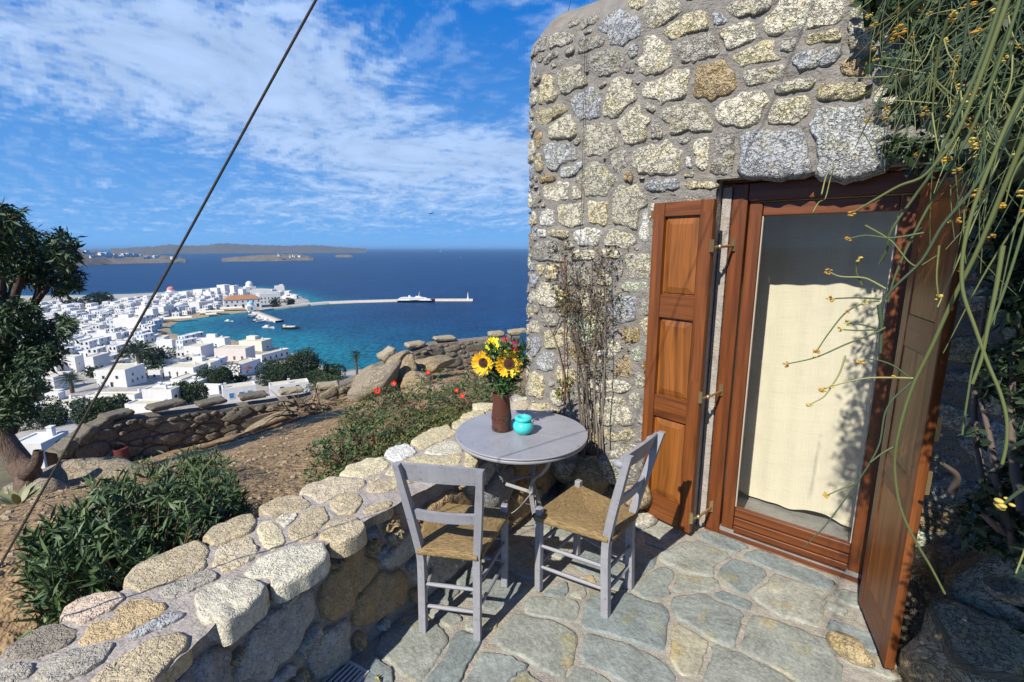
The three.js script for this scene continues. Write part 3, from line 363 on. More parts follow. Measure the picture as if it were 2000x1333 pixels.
// doorway: frame, glazed leaf, sill
const fw = (name, list, mat, parent) => mesh(merge(list.map(([s0, s1, y0, y1, n0, n1, turn]) => { const g = boxUV(new RoundedBoxGeometry(s1 - s0, y1 - y0, n1 - n0, 2, Math.min(.006, (n1 - n0) * .2))); if (turn ?? (s1 - s0 > y1 - y0)) { const u = g.attributes.uv; for (let i = 0; i < u.count; i++) { const a = u.getX(i); u.setXY(i, u.getY(i), a); } } return g.applyMatrix4(new THREE.Matrix4().makeBasis(WE, V(0, 1, 0), WN).setPosition(wp((s0 + s1) / 2, (y0 + y1) / 2, (n0 + n1) / 2))); })), mat, name, parent);
{
  const door = new THREE.Group(); door.name = 'door'; house.add(door);
  fw('frame', [[0, .085, .0, 2.215, -.08, 0], [.87, .955, 0, 2.215, -.08, 0], [.087, .868, 2.115, 2.215, -.08, 0]], M.frame, door);
  fw('stile', [[.092, .163, .02, 2.105, -.068, -.022], [.792, .863, .02, 2.105, -.068, -.022]], M.frame, door);
  fw('rail', [[.166, .789, 2.03, 2.105, -.066, -.024]], M.frame, door);
  for (const [y0, y1] of [[.012, .066], [.072, .126], [.132, .19]]) fw('board', [[.166, .789, y0, y1, -.066, -.020 - (y0 > .1 ? .004 : 0)]], M.frame, door);
  fw('sill', [[-.0, .955, -.03, .006, -.1, .028]], M.frame, door);
  fw('bead', [[.164, .172, .195, 2.03, -.05, -.03], [.783, .789, .195, 2.03, -.05, -.03]], L(.45, .40, .33), door);
  const pane = new THREE.PlaneGeometry(.64, 1.85); mesh(pane.applyMatrix4(new THREE.Matrix4().makeBasis(WE, V(0, 1, 0), WN).setPosition(wp(.477, 1.11, -.046))), new THREE.MeshPhysicalMaterial({ color: 0xffffff, transmission: 1, thickness: 0, roughness: .0, ior: 1.5 }), 'glass_pane', door);
  fw('lintel', [[DS0, DS1, 2.222, 2.31, -.12, .0]], M.frame, door);
  mesh(merge([boxUV(box(.05, 2.2, .05)).applyMatrix4(new THREE.Matrix4().makeBasis(WE, V(0, 1, 0), WN).setPosition(wp(-.03, 1.1, -.02)))]), M.capMortar, 'reveal_strip', house);
}
// panelled shutters, each in its own upright plane from the free edge A to the hinge edge B
function shutter(A, B, y0, y1, label, out) {
  const g = new THREE.Group(); g.name = 'shutter'; g.userData.label = label; house.add(g);
  const e = B.clone().sub(A), w = e.length(); e.normalize(); const n = V(-e.z, 0, e.x).multiplyScalar(out), bas = new THREE.Matrix4().makeBasis(e, V(0, 1, 0), n), th = .036;
  if (new THREE.Vector3().crossVectors(e, V(0, 1, 0)).dot(n) < 0) bas.makeBasis(e.clone().negate(), V(0, 1, 0), n);
  const at = (a, y, k) => A.clone().addScaledVector(e, a).addScaledVector(n, k).setY(y);
  const put = (name, a0, a1, b0, b1, k0, k1, mat, rot) => { const q = boxUV(new RoundedBoxGeometry(a1 - a0, b1 - b0, k1 - k0, 2, .005)); const u = q.attributes.uv; for (let i = 0; i < u.count; i++) { const a = u.getX(i) + a0 * 1.7, b = u.getY(i) + b0 * .7; rot ? u.setXY(i, b, a) : u.setXY(i, a, b); } return mesh(q.applyMatrix4(bas.clone().setPosition(at((a0 + a1) / 2, (b0 + b1) / 2, (k0 + k1) / 2))), mat, name, g); };
  const sw = .078, H = y1 - y0, rl = [[0, .15], [.345, .415], [.66, .73], [.965, 1]].map(([a, b]) => [y0 + a * H, y0 + b * H]); rl[3][0] = y1 - .085; rl[0][1] = y0 + .16;
  put('stile', 0, sw, y0, y1, -th / 2, th / 2, M.shutterFrame); put('stile', w - sw, w, y0, y1, -th / 2, th / 2, M.shutterFrame);
  rl.forEach(([a, b]) => put('rail', sw + .001, w - sw - .001, a, b, -th / 2 + .002, th / 2 - .003, M.shutterFrame, true));
  put('rail', sw + .001, w - sw - .001, rl[0][0] + .045, rl[0][0] + .05, th / 2 - .003, th / 2 - .001, M.panel, true);
  for (let i = 0; i < 3; i++) { const b0 = rl[i][1] + .001, b1 = rl[i + 1][0] - .001, a0 = sw + .002, a1 = w - sw - .002;
    // raised and fielded panel: a flat field with sloping margins
    const pos = [], uv = [], idx = [], lay = (m, k) => { for (const [a, b] of [[a0 + m, b0 + m], [a1 - m, b0 + m], [a1 - m, b1 - m], [a0 + m, b1 - m]]) { const p = at(a, b, k); pos.push(p.x, p.y, p.z); uv.push(a + i * .37, b + i * .21); } };
    [[0, -.011], [.012, -.011], [.012, -.004], [.045, .007], [.047, .0085]].forEach(([m, k]) => lay(m, k)); [[0, 1], [1, 2], [2, 3], [3, 4]].forEach(([p, q]) => { for (let k = 0; k < 4; k++) { const l = (k + 1) % 4; idx.push(p * 4 + k, p * 4 + l, q * 4 + l, p * 4 + k, q * 4 + l, q * 4 + k); } }); idx.push(16, 17, 18, 16, 18, 19);
    lay(0, -.014); idx.push(20, 22, 21, 20, 23, 22);
    let geo = new THREE.BufferGeometry(); geo.setAttribute('position', new THREE.Float32BufferAttribute(pos, 3)); geo.setAttribute('uv', new THREE.Float32BufferAttribute(uv, 2)); geo.setIndex(idx); geo = geo.toNonIndexed(); geo.computeVertexNormals(); mesh(geo, M.panel, 'panel', g); }
  return { g, at, e, n, w };
}
const SA = V(.892, 0, -3.124), SB = V(1.146, 0, -2.828), shL = shutter(SA, SB, .05, 2.12, 'left shutter folded back against the stone wall, lit by the sun', 1);
const RA = V(1.815, 0, -2.215), RB = V(1.640, 0, -1.800), shR = shutter(RB, RA, .05, 2.12, 'right shutter standing out from the wall, its inner face in half shade', 1);
for (const y of [.16, .96, 1.86]) {     // brass hinge arms from the frame to the left shutter
  const a = wp(.03, y, .012), b = SB.clone().setY(y - .01).addScaledVector(WN, .015), c = a.clone().lerp(b, .5).addScaledVector(WN, .05);
  mesh(merge([tube([a, c, b], .008, 10, 6), beam(a.clone().setY(y - .03), a.clone().setY(y + .045), .022, .008), beam(b.clone().setY(y - .035), b.clone().setY(y + .035), .02, .02), new THREE.SphereGeometry(.014, 8, 6).translate(c.x, c.y, c.z)]), M.brass, 'hinge', house);
}
for (const y of [.92, 1.15]) { const q = shR.at(.02, y, .022); mesh(merge([beam(q.clone().add(V(0, -.05, 0)), q.clone().add(V(0, .05, 0)), .03, .012), new THREE.TorusGeometry(.016, .005, 6, 12).translate(q.x, q.y, q.z)]), M.brass, 'catch', shR.g); }
for (const y of [1.09, 2.05]) { const q = shL.at(-.012, y, .01); mesh(merge([beam(q.clone().add(V(0, -.025, 0)), q.clone().add(V(0, .025, 0)), .016, .016), new THREE.TorusGeometry(.014, .004, 6, 12).translate(q.x, q.y - .02, q.z)]), M.brass, 'catch', shL.g); }
// curtain on the room side of the thick wall
{
  const s0 = -.06, s1 = 1.02, g = sheet(90, 30, (a, b) => { const s = lerp(s0, s1, a), n = -.50 + .014 * Math.sin(a * 17 + Math.sin(a * 9) * 1.5) + .004 * Math.sin(a * 47 + b * 1.5) + .012 * fbm(a * 6, b * 3, 3), y = lerp(.075 + .018 * Math.sin(a * 12 + 1) + .01 * Math.sin(a * 25), 2.55, b); return wp(s, y, n * (1)); }, (a, b) => [a * 1.1, b * 2.4]);
  tag(mesh(g, new THREE.MeshPhysicalMaterial({ color: new THREE.Color().setRGB(.87, .83, .66), map: T.linen, roughness: .95, transmission: .25, thickness: 0, side: THREE.DoubleSide, bumpMap: T.linen, bumpScale: .002 }), 'curtain'), 'plain cream linen curtain hanging behind the door glass', 'curtain');
}

// ------------------------------------------------------------------ terrace: low wall and paving
const CAP = .6, inner = [[-1.06, -.9], [-1.03, -1.21], [-.97, -1.5], [-.82, -1.8], [-.66, -2.06], [-.44, -2.35], [-.2, -2.68], [.02, -3.0], [.2, -3.3], [.36, -3.62]], outer = [[-1.72, -.85], [-1.60, -1.3], [-1.44, -1.62], [-1.29, -1.87], [-1.14, -2.2], [-.9, -2.62], [-.62, -2.97], [-.4, -3.26], [-.16, -3.62], [.02, -4.05]];
const along = (P, t) => { const q = clamp(t) * (P.length - 1), k = Math.min(P.length - 2, Math.floor(q)), f = q - k; return [lerp(P[k][0], P[k + 1][0], f), lerp(P[k][1], P[k + 1][1], f)]; };
const lowWall = thing('low_stone_wall', 'low terrace wall topped with flat tan stones set in mortar', 'wall', [-.6, 0, -2.4]);
{
  const LEN = inner.slice(1).reduce((s, p, i) => s + Math.hypot(p[0] - inner[i][0], p[1] - inner[i][1]), 0), o = lowWall.position;
  const faceIn = (t, y, out = 0) => { t = clamp(t); const [x, z] = along(inner, t), [x2, z2] = along(inner, t + .01), [x1, z1] = along(inner, t - .01), l = Math.hypot(x2 - x1, z2 - z1), nx = -(z2 - z1) / l, nz = (x2 - x1) / l, b = .07 * (1 - y / CAP) - .05; return V(x + nx * (b + out), y, z + nz * (b + out)); };
  const side = sheet(80, 14, (a, b) => faceIn(a, b * (CAP - .02), .012 * fbm(a * 30, b * 6, 3)).sub(o), (a, b) => [a * LEN, b * CAP]);
  const top = sheet(220, 36, (a, b) => { const p = along(inner, a), q = along(outer, a); return V(lerp(p[0], q[0], b * .96 + .02) - o.x, CAP + .006 + .008 * fbm(a * 22, b * 5, 4) + .007 * fbm(a * 70, b * 14, 3) - o.y, lerp(p[1], q[1], b * .96 + .02) - o.z); }, (a, b) => [a * LEN, b * .6]);
  const back = sheet(60, 8, (a, b) => { const q = along(outer, a); return V(q[0] - o.x, lerp(-1.6, CAP - .01, b) - o.y, q[1] - o.z); }, (a, b) => [a * LEN, b * 2]);
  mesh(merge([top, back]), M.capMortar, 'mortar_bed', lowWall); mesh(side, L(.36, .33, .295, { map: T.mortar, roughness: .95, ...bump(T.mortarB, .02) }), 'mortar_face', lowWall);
  const r = rng(21), polys = [], cl = [], take = (list, k, ox, oy) => { for (const [x, y, w, h, rot, c] of list) { polys.push(blob(0, 0, w / k * 1.13, h / k * 1.13, rot * Math.PI / 180, r, 3, .12, 9).map(([dx, dy]) => { const p = atY(ox + x / k + dx, oy + y / k + dy, CAP + .01); return [p.x, p.z]; })); cl.push(c); } };
  take([[960, 590, 430, 145, -22, 't'], [1300, 520, 225, 120, -20, 't'], [1040, 690, 320, 75, -22, 'g'], [1290, 760, 400, 180, -18, 'S'], [1620, 575, 420, 155, -18, 'c'], [520, 830, 325, 125, -20, 'p'], [660, 900, 410, 140, -22, 'o'], [870, 920, 280, 62, -25, 'b'], [800, 1100, 520, 190, -22, 't'], [250, 1005, 350, 120, -20, 'n'], [430, 1130, 400, 125, -20, 'g'], [1280, 400, 240, 100, -22, 't'], [1510, 412, 125, 125, 0, 'y'], [1610, 250, 235, 85, -12, 't'], [1850, 160, 290, 95, -15, 't'], [1720, 355, 190, 150, -15, 't'], [1610, 325, 140, 60, -20, 'c'], [1930, 235, 145, 92, -10, 't'], [1890, 395, 225, 105, -15, 't'], [60, 1190, 230, 90, -15, 'g']], 2.857, 0, 900);
  take([[430, 1225, 350, 110, -18, 'y'], [720, 1090, 225, 105, -15, 'w'], [1000, 950, 370, 105, -22, 'y'], [1250, 830, 175, 58, -20, 'y'], [960, 1180, 540, 130, -12, 'y'], [1125, 1065, 285, 110, -10, 'c'], [1330, 1120, 110, 160, 0, 'y'], [1350, 760, 165, 48, -12, 'y'], [1460, 680, 155, 48, 0, 'y']], 4.444, 620, 640);
  const strip = (x, z) => { let best = 1e9, ok = false; for (let i = 0; i <= 60; i++) { const t = i / 60, p = along(inner, t), q = along(outer, t); const ex = q[0] - p[0], ez = q[1] - p[1], l2 = ex * ex + ez * ez, f = ((x - p[0]) * ex + (z - p[1]) * ez) / l2, d = Math.hypot(x - p[0] - ex * f, z - p[1] - ez * f); if (d < best) { best = d; ok = f > .03 && f < .97; } } return ok && best < .06; };
  const more = pack({ a0: -1.8, a1: .5, b0: -4.1, b1: -.9, inside: strip, existing: polys, r, gap: .012, rot: -.9, rotVar: .5, sizes: [[.22, .34, 1.4, 2.2, 900], [.12, .22, 1.3, 2, 1800], [.07, .12, 1.2, 1.8, 1500]], most: 70 });
  for (const p of more) { polys.push(p); cl.push(pick(r, ['t', 'y', 'c', 't', 'g'])); }
  const cm = { t: [fineTint(0.65, 0.56, 0.39), fineTint(0.70, 0.61, 0.45), fineTint(0.59, 0.50, 0.34)], y: [fineTint(0.81, 0.73, 0.50), fineTint(0.73, 0.65, 0.43)], c: [fineTint(0.76, 0.73, 0.60)], o: [fineTint(0.64, 0.49, 0.28)], p: [fineTint(0.77, 0.62, 0.49)], b: [fineTint(0.47, 0.49, 0.51)], g: [fineTint(0.48, 0.45, 0.39)], n: [fineTint(0.34, 0.30, 0.24)], w: [fineTint(0.89, 0.89, 0.86)], S: [L(.70, .67, .56, { map: T.banded, roughness: .9, ...bump(T.graniteB, .008) })] };
  const capMap = (x, z, out) => V(x, CAP + out, z);
  const own = { 3: [1090, 770, 1130, 730, 1200, 700, 1290, 682, 1380, 668, 1480, 690, 1495, 722, 1470, 770, 1370, 850, 1262, 930, 1240, 945, 1180, 895, 1150, 915, 1095, 870, 1100, 830, 1080, 800], 4: [1390, 590, 1440, 545, 1500, 520, 1640, 475, 1800, 455, 1830, 500, 1810, 560, 1690, 640, 1560, 705, 1500, 690, 1510, 655, 1400, 660, 1350, 640], 8: [500, 1225, 590, 1150, 700, 1085, 850, 990, 1000, 955, 1062, 1000, 1040, 1050, 960, 1120, 860, 1237, 700, 1290, 560, 1290] };
  const fitted = fit(polys, { limit: 1.3, gap: .016 }); for (const [k, f] of Object.entries(own)) { fitted[k] = []; for (let i = 0; i < f.length; i += 2) { const p = atY(f[i] / 2.857, 900 + f[i + 1] / 2.857, CAP + .01); fitted[k].push([p.x, p.z]); } }
  fitted.forEach((p, i) => { stone(p, capMap, { back: .06, flat: true, front: cl[i] === 'S' ? .028 : .011 + r() * .007, r, mat: pick(r, cm[cl[i]]), name: 'capstone', parent: lowWall, rough: .35, K: 34, sink: .006, uvRot: cl[i] === 'S' ? -.6 : null }); });
  // shaded inner face
  const tIn = y => y > .03 && y < CAP - .06, fr = rng(33), face = pack({ a0: .02, a1: LEN * .99, b0: 0, b1: CAP, inside: (a, b) => tIn(b), r: fr, gap: .012, rot: .12, rotVar: .35, sizes: [[.28, .38, 1.2, 1.8, 900], [.18, .26, 1.1, 2, 900], [.06, .12, 1, 2, 3500]], most: 130, pow: 3.4, K: 8, rough: .14 });
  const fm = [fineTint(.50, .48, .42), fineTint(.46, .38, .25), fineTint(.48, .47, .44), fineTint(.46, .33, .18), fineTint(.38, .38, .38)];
  fit(face, { limit: 1.4, gap: .016 }).forEach(p => stone(p, (a, b, out) => faceIn(a / LEN, b, out), { back: .04, front: .025 + fr() * .025, r: fr, mat: pick(fr, fm), parent: lowWall, rough: .5, K: 28 }));
}
{
  const FL = new THREE.Group(); FL.name = 'terrace_floor'; kind(FL, 'structure', 'terrace paved with irregular blue green flagstones in pale mortar'); scene.add(FL);
  const inIn = (x, z) => { for (let i = 1; i < inner.length; i++) { const [ax, az] = inner[i - 1], [bx, bz] = inner[i]; if (z <= az && z >= bz) return x > lerp(ax, bx, (z - az) / (bz - az)) - .02; } return z > inner[0][1] ? x > -1.1 : false; };
  const inWall = (x, z) => (x - W0.x) * WN.x + (z - W0.z) * WN.z > -.06;
  const bed = sheet(260, 260, (a, b) => { const x = lerp(-1.3, 4.2, a), z = lerp(-3.9, 1.8, b); return V(x, .006 * fbm(x * 6, z * 6, 4) + .004 * fbm(x * 25, z * 25, 3), z); }, (a, b, p) => [p.x, p.z], (a, b) => { const x = lerp(-1.3, 4.2, a), z = lerp(-3.9, 1.8, b); return !inIn(x - .12, z) && !inIn(x + .1, z) || !inWall(x, z); });
  mesh(bed, M.floorMortar, 'mortar_bed', FL);
  const r = rng(41), polys = [], take = (list, k, ox, oy) => { for (const f of list) { const pts = []; for (let i = 0; i < f.length; i += 2) { const p = atY(ox + f[i] / k, oy + f[i + 1] / k, .005); pts.push([p.x, p.z]); } polys.push(grow(pts, .006)); } };
  take([[105, 490, 240, 478, 370, 505, 375, 580, 330, 603, 140, 573, 100, 540], [412, 500, 480, 455, 650, 470, 860, 560, 855, 650, 838, 755, 620, 700, 410, 638, 400, 580], [400, 715, 440, 693, 640, 738, 862, 868, 866, 960, 680, 960, 500, 870, 378, 812], [930, 500, 1010, 472, 1130, 490, 1300, 570, 1290, 640, 1222, 745, 1060, 670, 910, 570], [1300, 605, 1340, 590, 1560, 660, 1762, 742, 1790, 870, 1760, 975, 1640, 960, 1450, 850, 1285, 755], [1350, 470, 1400, 400, 1470, 365, 1600, 395, 1720, 440, 1692, 620, 1500, 550], [1150, 765, 1250, 792, 1480, 900, 1620, 1000, 1085, 1000, 1090, 900], [1142, 310, 1230, 270, 1398, 330, 1402, 395, 1290, 450, 1150, 345], [840, 240, 960, 182, 1080, 182, 1190, 240, 1140, 335, 1000, 340, 850, 262], [1050, 130, 1130, 120, 1300, 190, 1270, 222, 1180, 215], [1310, 230, 1400, 222, 1700, 350, 1790, 392, 1700, 418, 1480, 330, 1320, 260], [670, 420, 820, 322, 910, 340, 870, 450, 750, 482], [890, 428, 930, 360, 1130, 380, 1140, 440, 900, 445], [1130, 460, 1165, 440, 1320, 500, 1300, 545, 1140, 490], [885, 650, 940, 632, 1078, 730, 1060, 850, 1030, 900, 920, 880, 890, 800], [0, 870, 90, 882, 210, 990, -40, 990], [300, 975, 340, 870, 450, 892, 560, 975], [180, 450, 300, 395, 312, 450, 270, 488], [322, 460, 400, 422, 420, 470, 390, 493], [382, 370, 450, 352, 465, 398, 400, 390]], 2.857, 1000, 1000);
  take([[585, 850, 700, 645, 850, 640, 938, 700, 990, 780, 938, 895, 820, 988], [895, 985, 1050, 742, 1190, 770, 1130, 900, 1060, 1040, 885, 1040], [1112, 700, 1145, 622, 1290, 640, 1272, 698, 1170, 718], [1312, 780, 1420, 642, 1600, 670, 1780, 750, 1770, 830, 1700, 972, 1580, 930, 1420, 850], [1100, 1050, 1210, 862, 1400, 882, 1620, 1050], [455, 1040, 480, 922, 560, 872, 660, 940, 645, 1030], [892, 590, 950, 562, 1078, 640, 1000, 688, 930, 640], [882, 480, 960, 412, 1070, 470, 1000, 528, 900, 540]], 3.077, 550, 1000);
  const more = pack({ a0: -1.2, a1: 3.2, b0: -3.7, b1: .4, cell: .014, inside: (x, z) => inIn(x - .08, z) && (x - W0.x) * WN.x + (z - W0.z) * WN.z > .1, existing: polys, r, gap: .014, rot: .6, rotVar: .25, sizes: [[.3, .42, 1.1, 1.7, 1200], [.18, .3, 1.1, 1.9, 2600], [.09, .16, 1.1, 1.8, 3000]], most: 150, pow: 4.5 });
  const sm = [L(.33, .365, .352, { map: T.slate, roughness: .85, ...bump(T.slateB, .006) }), L(.285, .33, .335, { map: T.slate, roughness: .85, ...bump(T.slateB, .006) }), L(.38, .40, .365, { map: T.slate, roughness: .85, ...bump(T.slateB, .006) }), L(.44, .445, .39, { map: T.slate, roughness: .88, ...bump(T.slateB, .006) })], yl = L(.50, .47, .36, { map: T.slate, roughness: .88, ...bump(T.slateB, .006) });
  fit(polys.concat(more), { limit: 1.26, gap: .020 }).forEach((p, i) => stone(p, (x, z, out) => V(x, out, z), { back: .02, front: .008 + r() * .005, sink: .003, r, mat: i === 14 || i === 19 ? yl : pick(r, sm), name: 'flagstone', parent: FL, rough: .3, flat: true, K: 34 }));
}

// ------------------------------------------------------------------ chairs, table and what stands on it
// a rush-seated chair: origin under the middle of the back legs, facing -z
function makeChair(label) {
  const c = thing('ladder_back_chair', label, 'chair', [0, 0, 0], 0, 'grey wooden chairs with rush seats');
  const bx = .136, fx = .196, fz = -.365, sh = .455, H = .915, lean = .105, up = V(0, 1, 0);
  const postGeo = s => { // back post: straight to the seat, then leaning back; squared section
    const g = new RoundedBoxGeometry(.034, H, .04, 3, .005), o = new THREE.BoxGeometry(.034, H, .04, 1, 24, 1), p = o.attributes.position;
    for (let i = 0; i < p.count; i++) { const y = p.getY(i) + H / 2, t = Math.max(0, y - sh + .06) / (H - sh), b = Math.max(0, .3 - y) / .3, w = 1 - .18 * sstep(.75, 1, y / H); p.setXYZ(i, p.getX(i) * w + s * bx + s * .045 * t, y, p.getZ(i) * w + lean * Math.pow(t, 1.15) + .012 * b); }
    return boxUV(o).toNonIndexed ? boxUV(o) : o; };
  for (const s of [-1, 1]) {
    const g = postGeo(s); g.computeVertexNormals(); mesh(g, M.chair, 'back_post', c);
    const leg = rbox(.036, sh + .035, .036, .006); leg.translate(s * fx, (sh + .035) / 2, fz); mesh(boxUV(leg), M.chair, 'front_leg', c);
  }
  const zAt = y => lean * Math.pow(Math.max(0, y - sh + .06) / (H - sh), 1.15), xAt = y => bx + .045 * Math.max(0, y - sh + .06) / (H - sh);
  for (const [name, y0, y1, bow] of [['top_rail', .825, .905, .018], ['slat', .615, .668, .016]]) {
    const g = sheet(14, 2, () => V(0, 0, 0)); const pos = [], ys = [y0, y1], G = new THREE.BoxGeometry(1, 1, 1, 14, 2, 1), p = G.attributes.position;
    for (let i = 0; i < p.count; i++) { const a = p.getX(i) * 2, y = lerp(y0, y1, p.getY(i) + .5), crown = name === 'top_rail' ? .012 * (1 - a * a) * (p.getY(i) + .5) : 0, x = a * (xAt(y) + (name === 'top_rail' ? .012 : -.01)); p.setXYZ(i, x, y + crown, zAt(y) - .001 + bow * (1 - a * a) * 1 + p.getZ(i) * .018 - (name === 'top_rail' ? .026 : .006)); }
    G.computeVertexNormals(); mesh(boxUV(G), M.chair, name, c);
  }
  for (const s of [-1, 1]) mesh(new THREE.SphereGeometry(.021, 10, 8).scale(1.05, 1, 1.5).translate(s * (xAt(.85) + .002), .862, zAt(.86) - .034), M.chair, 'knob', c);
  const rung = (a, b, r = .0105) => { const A = V(...a), B = V(...b); const g = new THREE.CylinderGeometry(r * .8, r * .8, A.distanceTo(B), 8, 4); const p = g.attributes.position, l = A.distanceTo(B); for (let i = 0; i < p.count; i++) { const k = 1 + .3 * Math.cos(p.getY(i) / l * Math.PI); p.setX(i, p.getX(i) * k); p.setZ(i, p.getZ(i) * k); } g.computeVertexNormals(); g.applyMatrix4(new THREE.Matrix4().compose(A.clone().add(B).multiplyScalar(.5), new THREE.Quaternion().setFromUnitVectors(up, B.clone().sub(A).normalize()), V(1, 1, 1))); mesh(g, M.chair, 'rung', c); };
  for (const y of [.13, .25]) rung([-bx, y, .004], [bx, y, .004]);
  for (const y of [.16, .29]) rung([-fx, y, fz], [fx, y, fz]);
  for (const s of [-1, 1]) for (const y of [.145, .27]) rung([s * bx, y, 0], [s * fx, y, fz]);
  mesh(merge([beam([-fx + .015, sh - .028, fz], [fx - .015, sh - .028, fz], .022, .016), ...[-1, 1].map(s => beam([s * bx, sh - .032, -.01], [s * fx, sh - .032, fz + .015], .016, .026)), beam([-bx, sh - .032, 0], [bx, sh - .032, 0], .022, .016)].map(g => boxUV(g))), M.chair, 'seat_frame', c);
  // rush seat: four woven wedges meeting at the middle, each ridged along its own side
  const q = [V(-bx - .008, 0, .016), V(bx + .008, 0, .016), V(fx + .014, 0, fz - .016), V(-fx - .014, 0, fz - .016)], mid = V(0, 0, fz / 2 - .01);
  for (let k = 0; k < 4; k++) {
    const A = q[k], B = q[(k + 1) % 4], n = 22, d = 34, len = A.distanceTo(B), g = sheet(n, d + 10, (a, b, i, j) => {
      const out = V(A.z - B.z, 0, B.x - A.x).normalize(); if (out.dot(A.clone().sub(mid)) < 0) out.negate();
      if (j > d) { const t = (j - d) / 10 * Math.PI, p = A.clone().lerp(B, a); return p.addScaledVector(out, .019 * Math.sin(t) + .002).setY(sh - .001 - .019 * (1 - Math.cos(t)) + .0012 * Math.sin(i * 2.9)); }
      const t = j / d, e = A.clone().lerp(B, a), p = mid.clone().lerp(e, t); p.y = sh + .004 * Math.sin(t * Math.PI) - .016 * (1 - t) * (1 - .3 * t) + .0018 * noise2(a * 9 + k * 7, t * 16); return p; }, (a, b) => [(a - .5) * len * 3 + k * .3, b * .27 * 3.2]);
    mesh(g, M.rush, 'rush_seat', c);
  }
  return c;
}
const chairA = makeChair('grey chair with its back to the camera, beside the low terrace wall');
const chairB = chairA.clone(); chairB.name = numbered('ladder_back_chair'); chairB.userData = { ...chairA.userData, label: 'grey chair drawn up in front of the left wooden shutter' }; scene.add(chairB);
chairA.position.set(-.297, .012, -2.055); chairA.rotation.y = Math.atan2(-.175, .985);
chairB.position.set(.553, .012, -2.272); chairB.rotation.y = Math.atan2(.776, .63);
{
  const tc = V(.06, .012, -2.875), TH = .708, R = .412, t = thing('bistro_table', 'round grey metal bistro table on curled iron legs', 'table', tc.toArray());
  mesh(new THREE.LatheGeometry([[0, TH - .014], [R - .012, TH - .014], [R - .004, TH - .012], [R, TH - .006], [R - .001, TH - .001], [R - .006, TH + .001], [0, TH + .002]].map(p => new THREE.Vector2(...p)), 72), M.table, 'tabletop', t);
  mesh(new THREE.LatheGeometry([[R - .022, TH - .034], [R - .008, TH - .034], [R - .008, TH - .016], [R - .022, TH - .016], [R - .022, TH - .034]].map(p => new THREE.Vector2(...p)), 64), M.iron, 'rim', t);
  const bar = (pts, w, d, out) => { const c = new THREE.CatmullRomCurve3(pts), n = 44, pos = [], idx = []; for (let i = 0; i <= n; i++) { const p = c.getPointAt(i / n), tg = c.getTangentAt(i / n), sd = out.clone(), nn = V().crossVectors(tg, sd).normalize(); for (const [a, b] of [[1, 1], [-1, 1], [-1, -1], [1, -1]]) { const q = p.clone().addScaledVector(sd, a * w / 2).addScaledVector(nn, b * d / 2); pos.push(q.x, q.y, q.z); } } for (let i = 0; i < n; i++) for (let k = 0; k < 4; k++) { const l = (k + 1) % 4, a = i * 4 + k, b = i * 4 + l; idx.push(a, b, b + 4, a, b + 4, a + 4); } let g = new THREE.BufferGeometry(); g.setAttribute('position', new THREE.Float32BufferAttribute(pos, 3)); g.setIndex(idx); g = g.toNonIndexed(); g.computeVertexNormals(); return boxUV(g); };
  for (let k = 0; k < 3; k++) {
    const a = k * 2.094 + 2.55, u = V(Math.sin(a), 0, Math.cos(a)), s = V(u.z, 0, -u.x), P = (r, y) => u.clone().multiplyScalar(r).setY(y);
    mesh(bar([P(.36, TH - .02), P(.33, .62), P(.25, .53), P(.165, .46), P(.13, .39), P(.135, .33), P(.17, .24), P(.23, .12), P(.29, .0)], .024, .009, s), M.iron, 'leg', t);
    mesh(new THREE.CylinderGeometry(.02, .024, .012, 10).translate(...P(.29, .004).toArray()), M.iron, 'foot', t);
    const b = a + 2.094, w = V(Math.sin(b), 0, Math.cos(b)), Q = (r, y) => w.clone().multiplyScalar(r).setY(y);
    mesh(tube([P(.27, .06), P(.19, .2).lerp(Q(.19, .2), .5), Q(.15, .37)], .0035, 10, 5), M.iron, 'brace', t);
    mesh(tube([P(.15, .4), P(.2, .56).lerp(Q(.2, .56), .5), Q(.32, TH - .03)], .003, 10, 5), M.iron, 'brace', t);
    mesh(beam(P(.137, .36), Q(.137, .36), .008, .02), M.iron, 'tie_bar', t);
  }
}
const TOP = .722;
{ // brown glazed vase
  const v = thing('vase', 'brown glazed terracotta vase with a carved band on the table', 'vase', [-.066, TOP, -2.90]);
  const glaze = L(.10, .035, .022, { roughness: .32, bumpMap: T.mortarB, bumpScale: .003, map: T.paint });
  const pr = [[.0, .0], [.056, .0], [.0615, .006], [.063, .02], [.061, .03], [.0605, .07], [.061, .1], [.058, .14], [.0535, .19], [.0515, .225], [.0545, .238], [.0555, .243], [.052, .243], [.048, .22], [.052, .14], [.056, .03], [0, .02]];
  mesh(new THREE.LatheGeometry(pr.map(p => new THREE.Vector2(...p)), 48), glaze, 'vase_body', v);
  const carve = []; for (let k = 0; k < 14; k++) { const a = k / 14 * 6.283; carve.push(new THREE.TorusGeometry(.011, .0022, 5, 12, 4.2).rotateZ(k % 2 ? 2.4 : -.8).translate(0, .085, .0605).rotateY(a)); } for (const y of [.108, .062]) carve.push(new THREE.TorusGeometry(.0605, .0016, 5, 48).rotateX(Math.PI / 2).translate(0, y, 0)); mesh(merge(carve), glaze, 'carved_band', v);
  for (const a of [-.55, .85]) mesh(new THREE.SphereGeometry(.012, 10, 8).scale(1.1, .8, .25).translate(0, .024, .0628).rotateY(a), M.dark, 'hole', v);
}
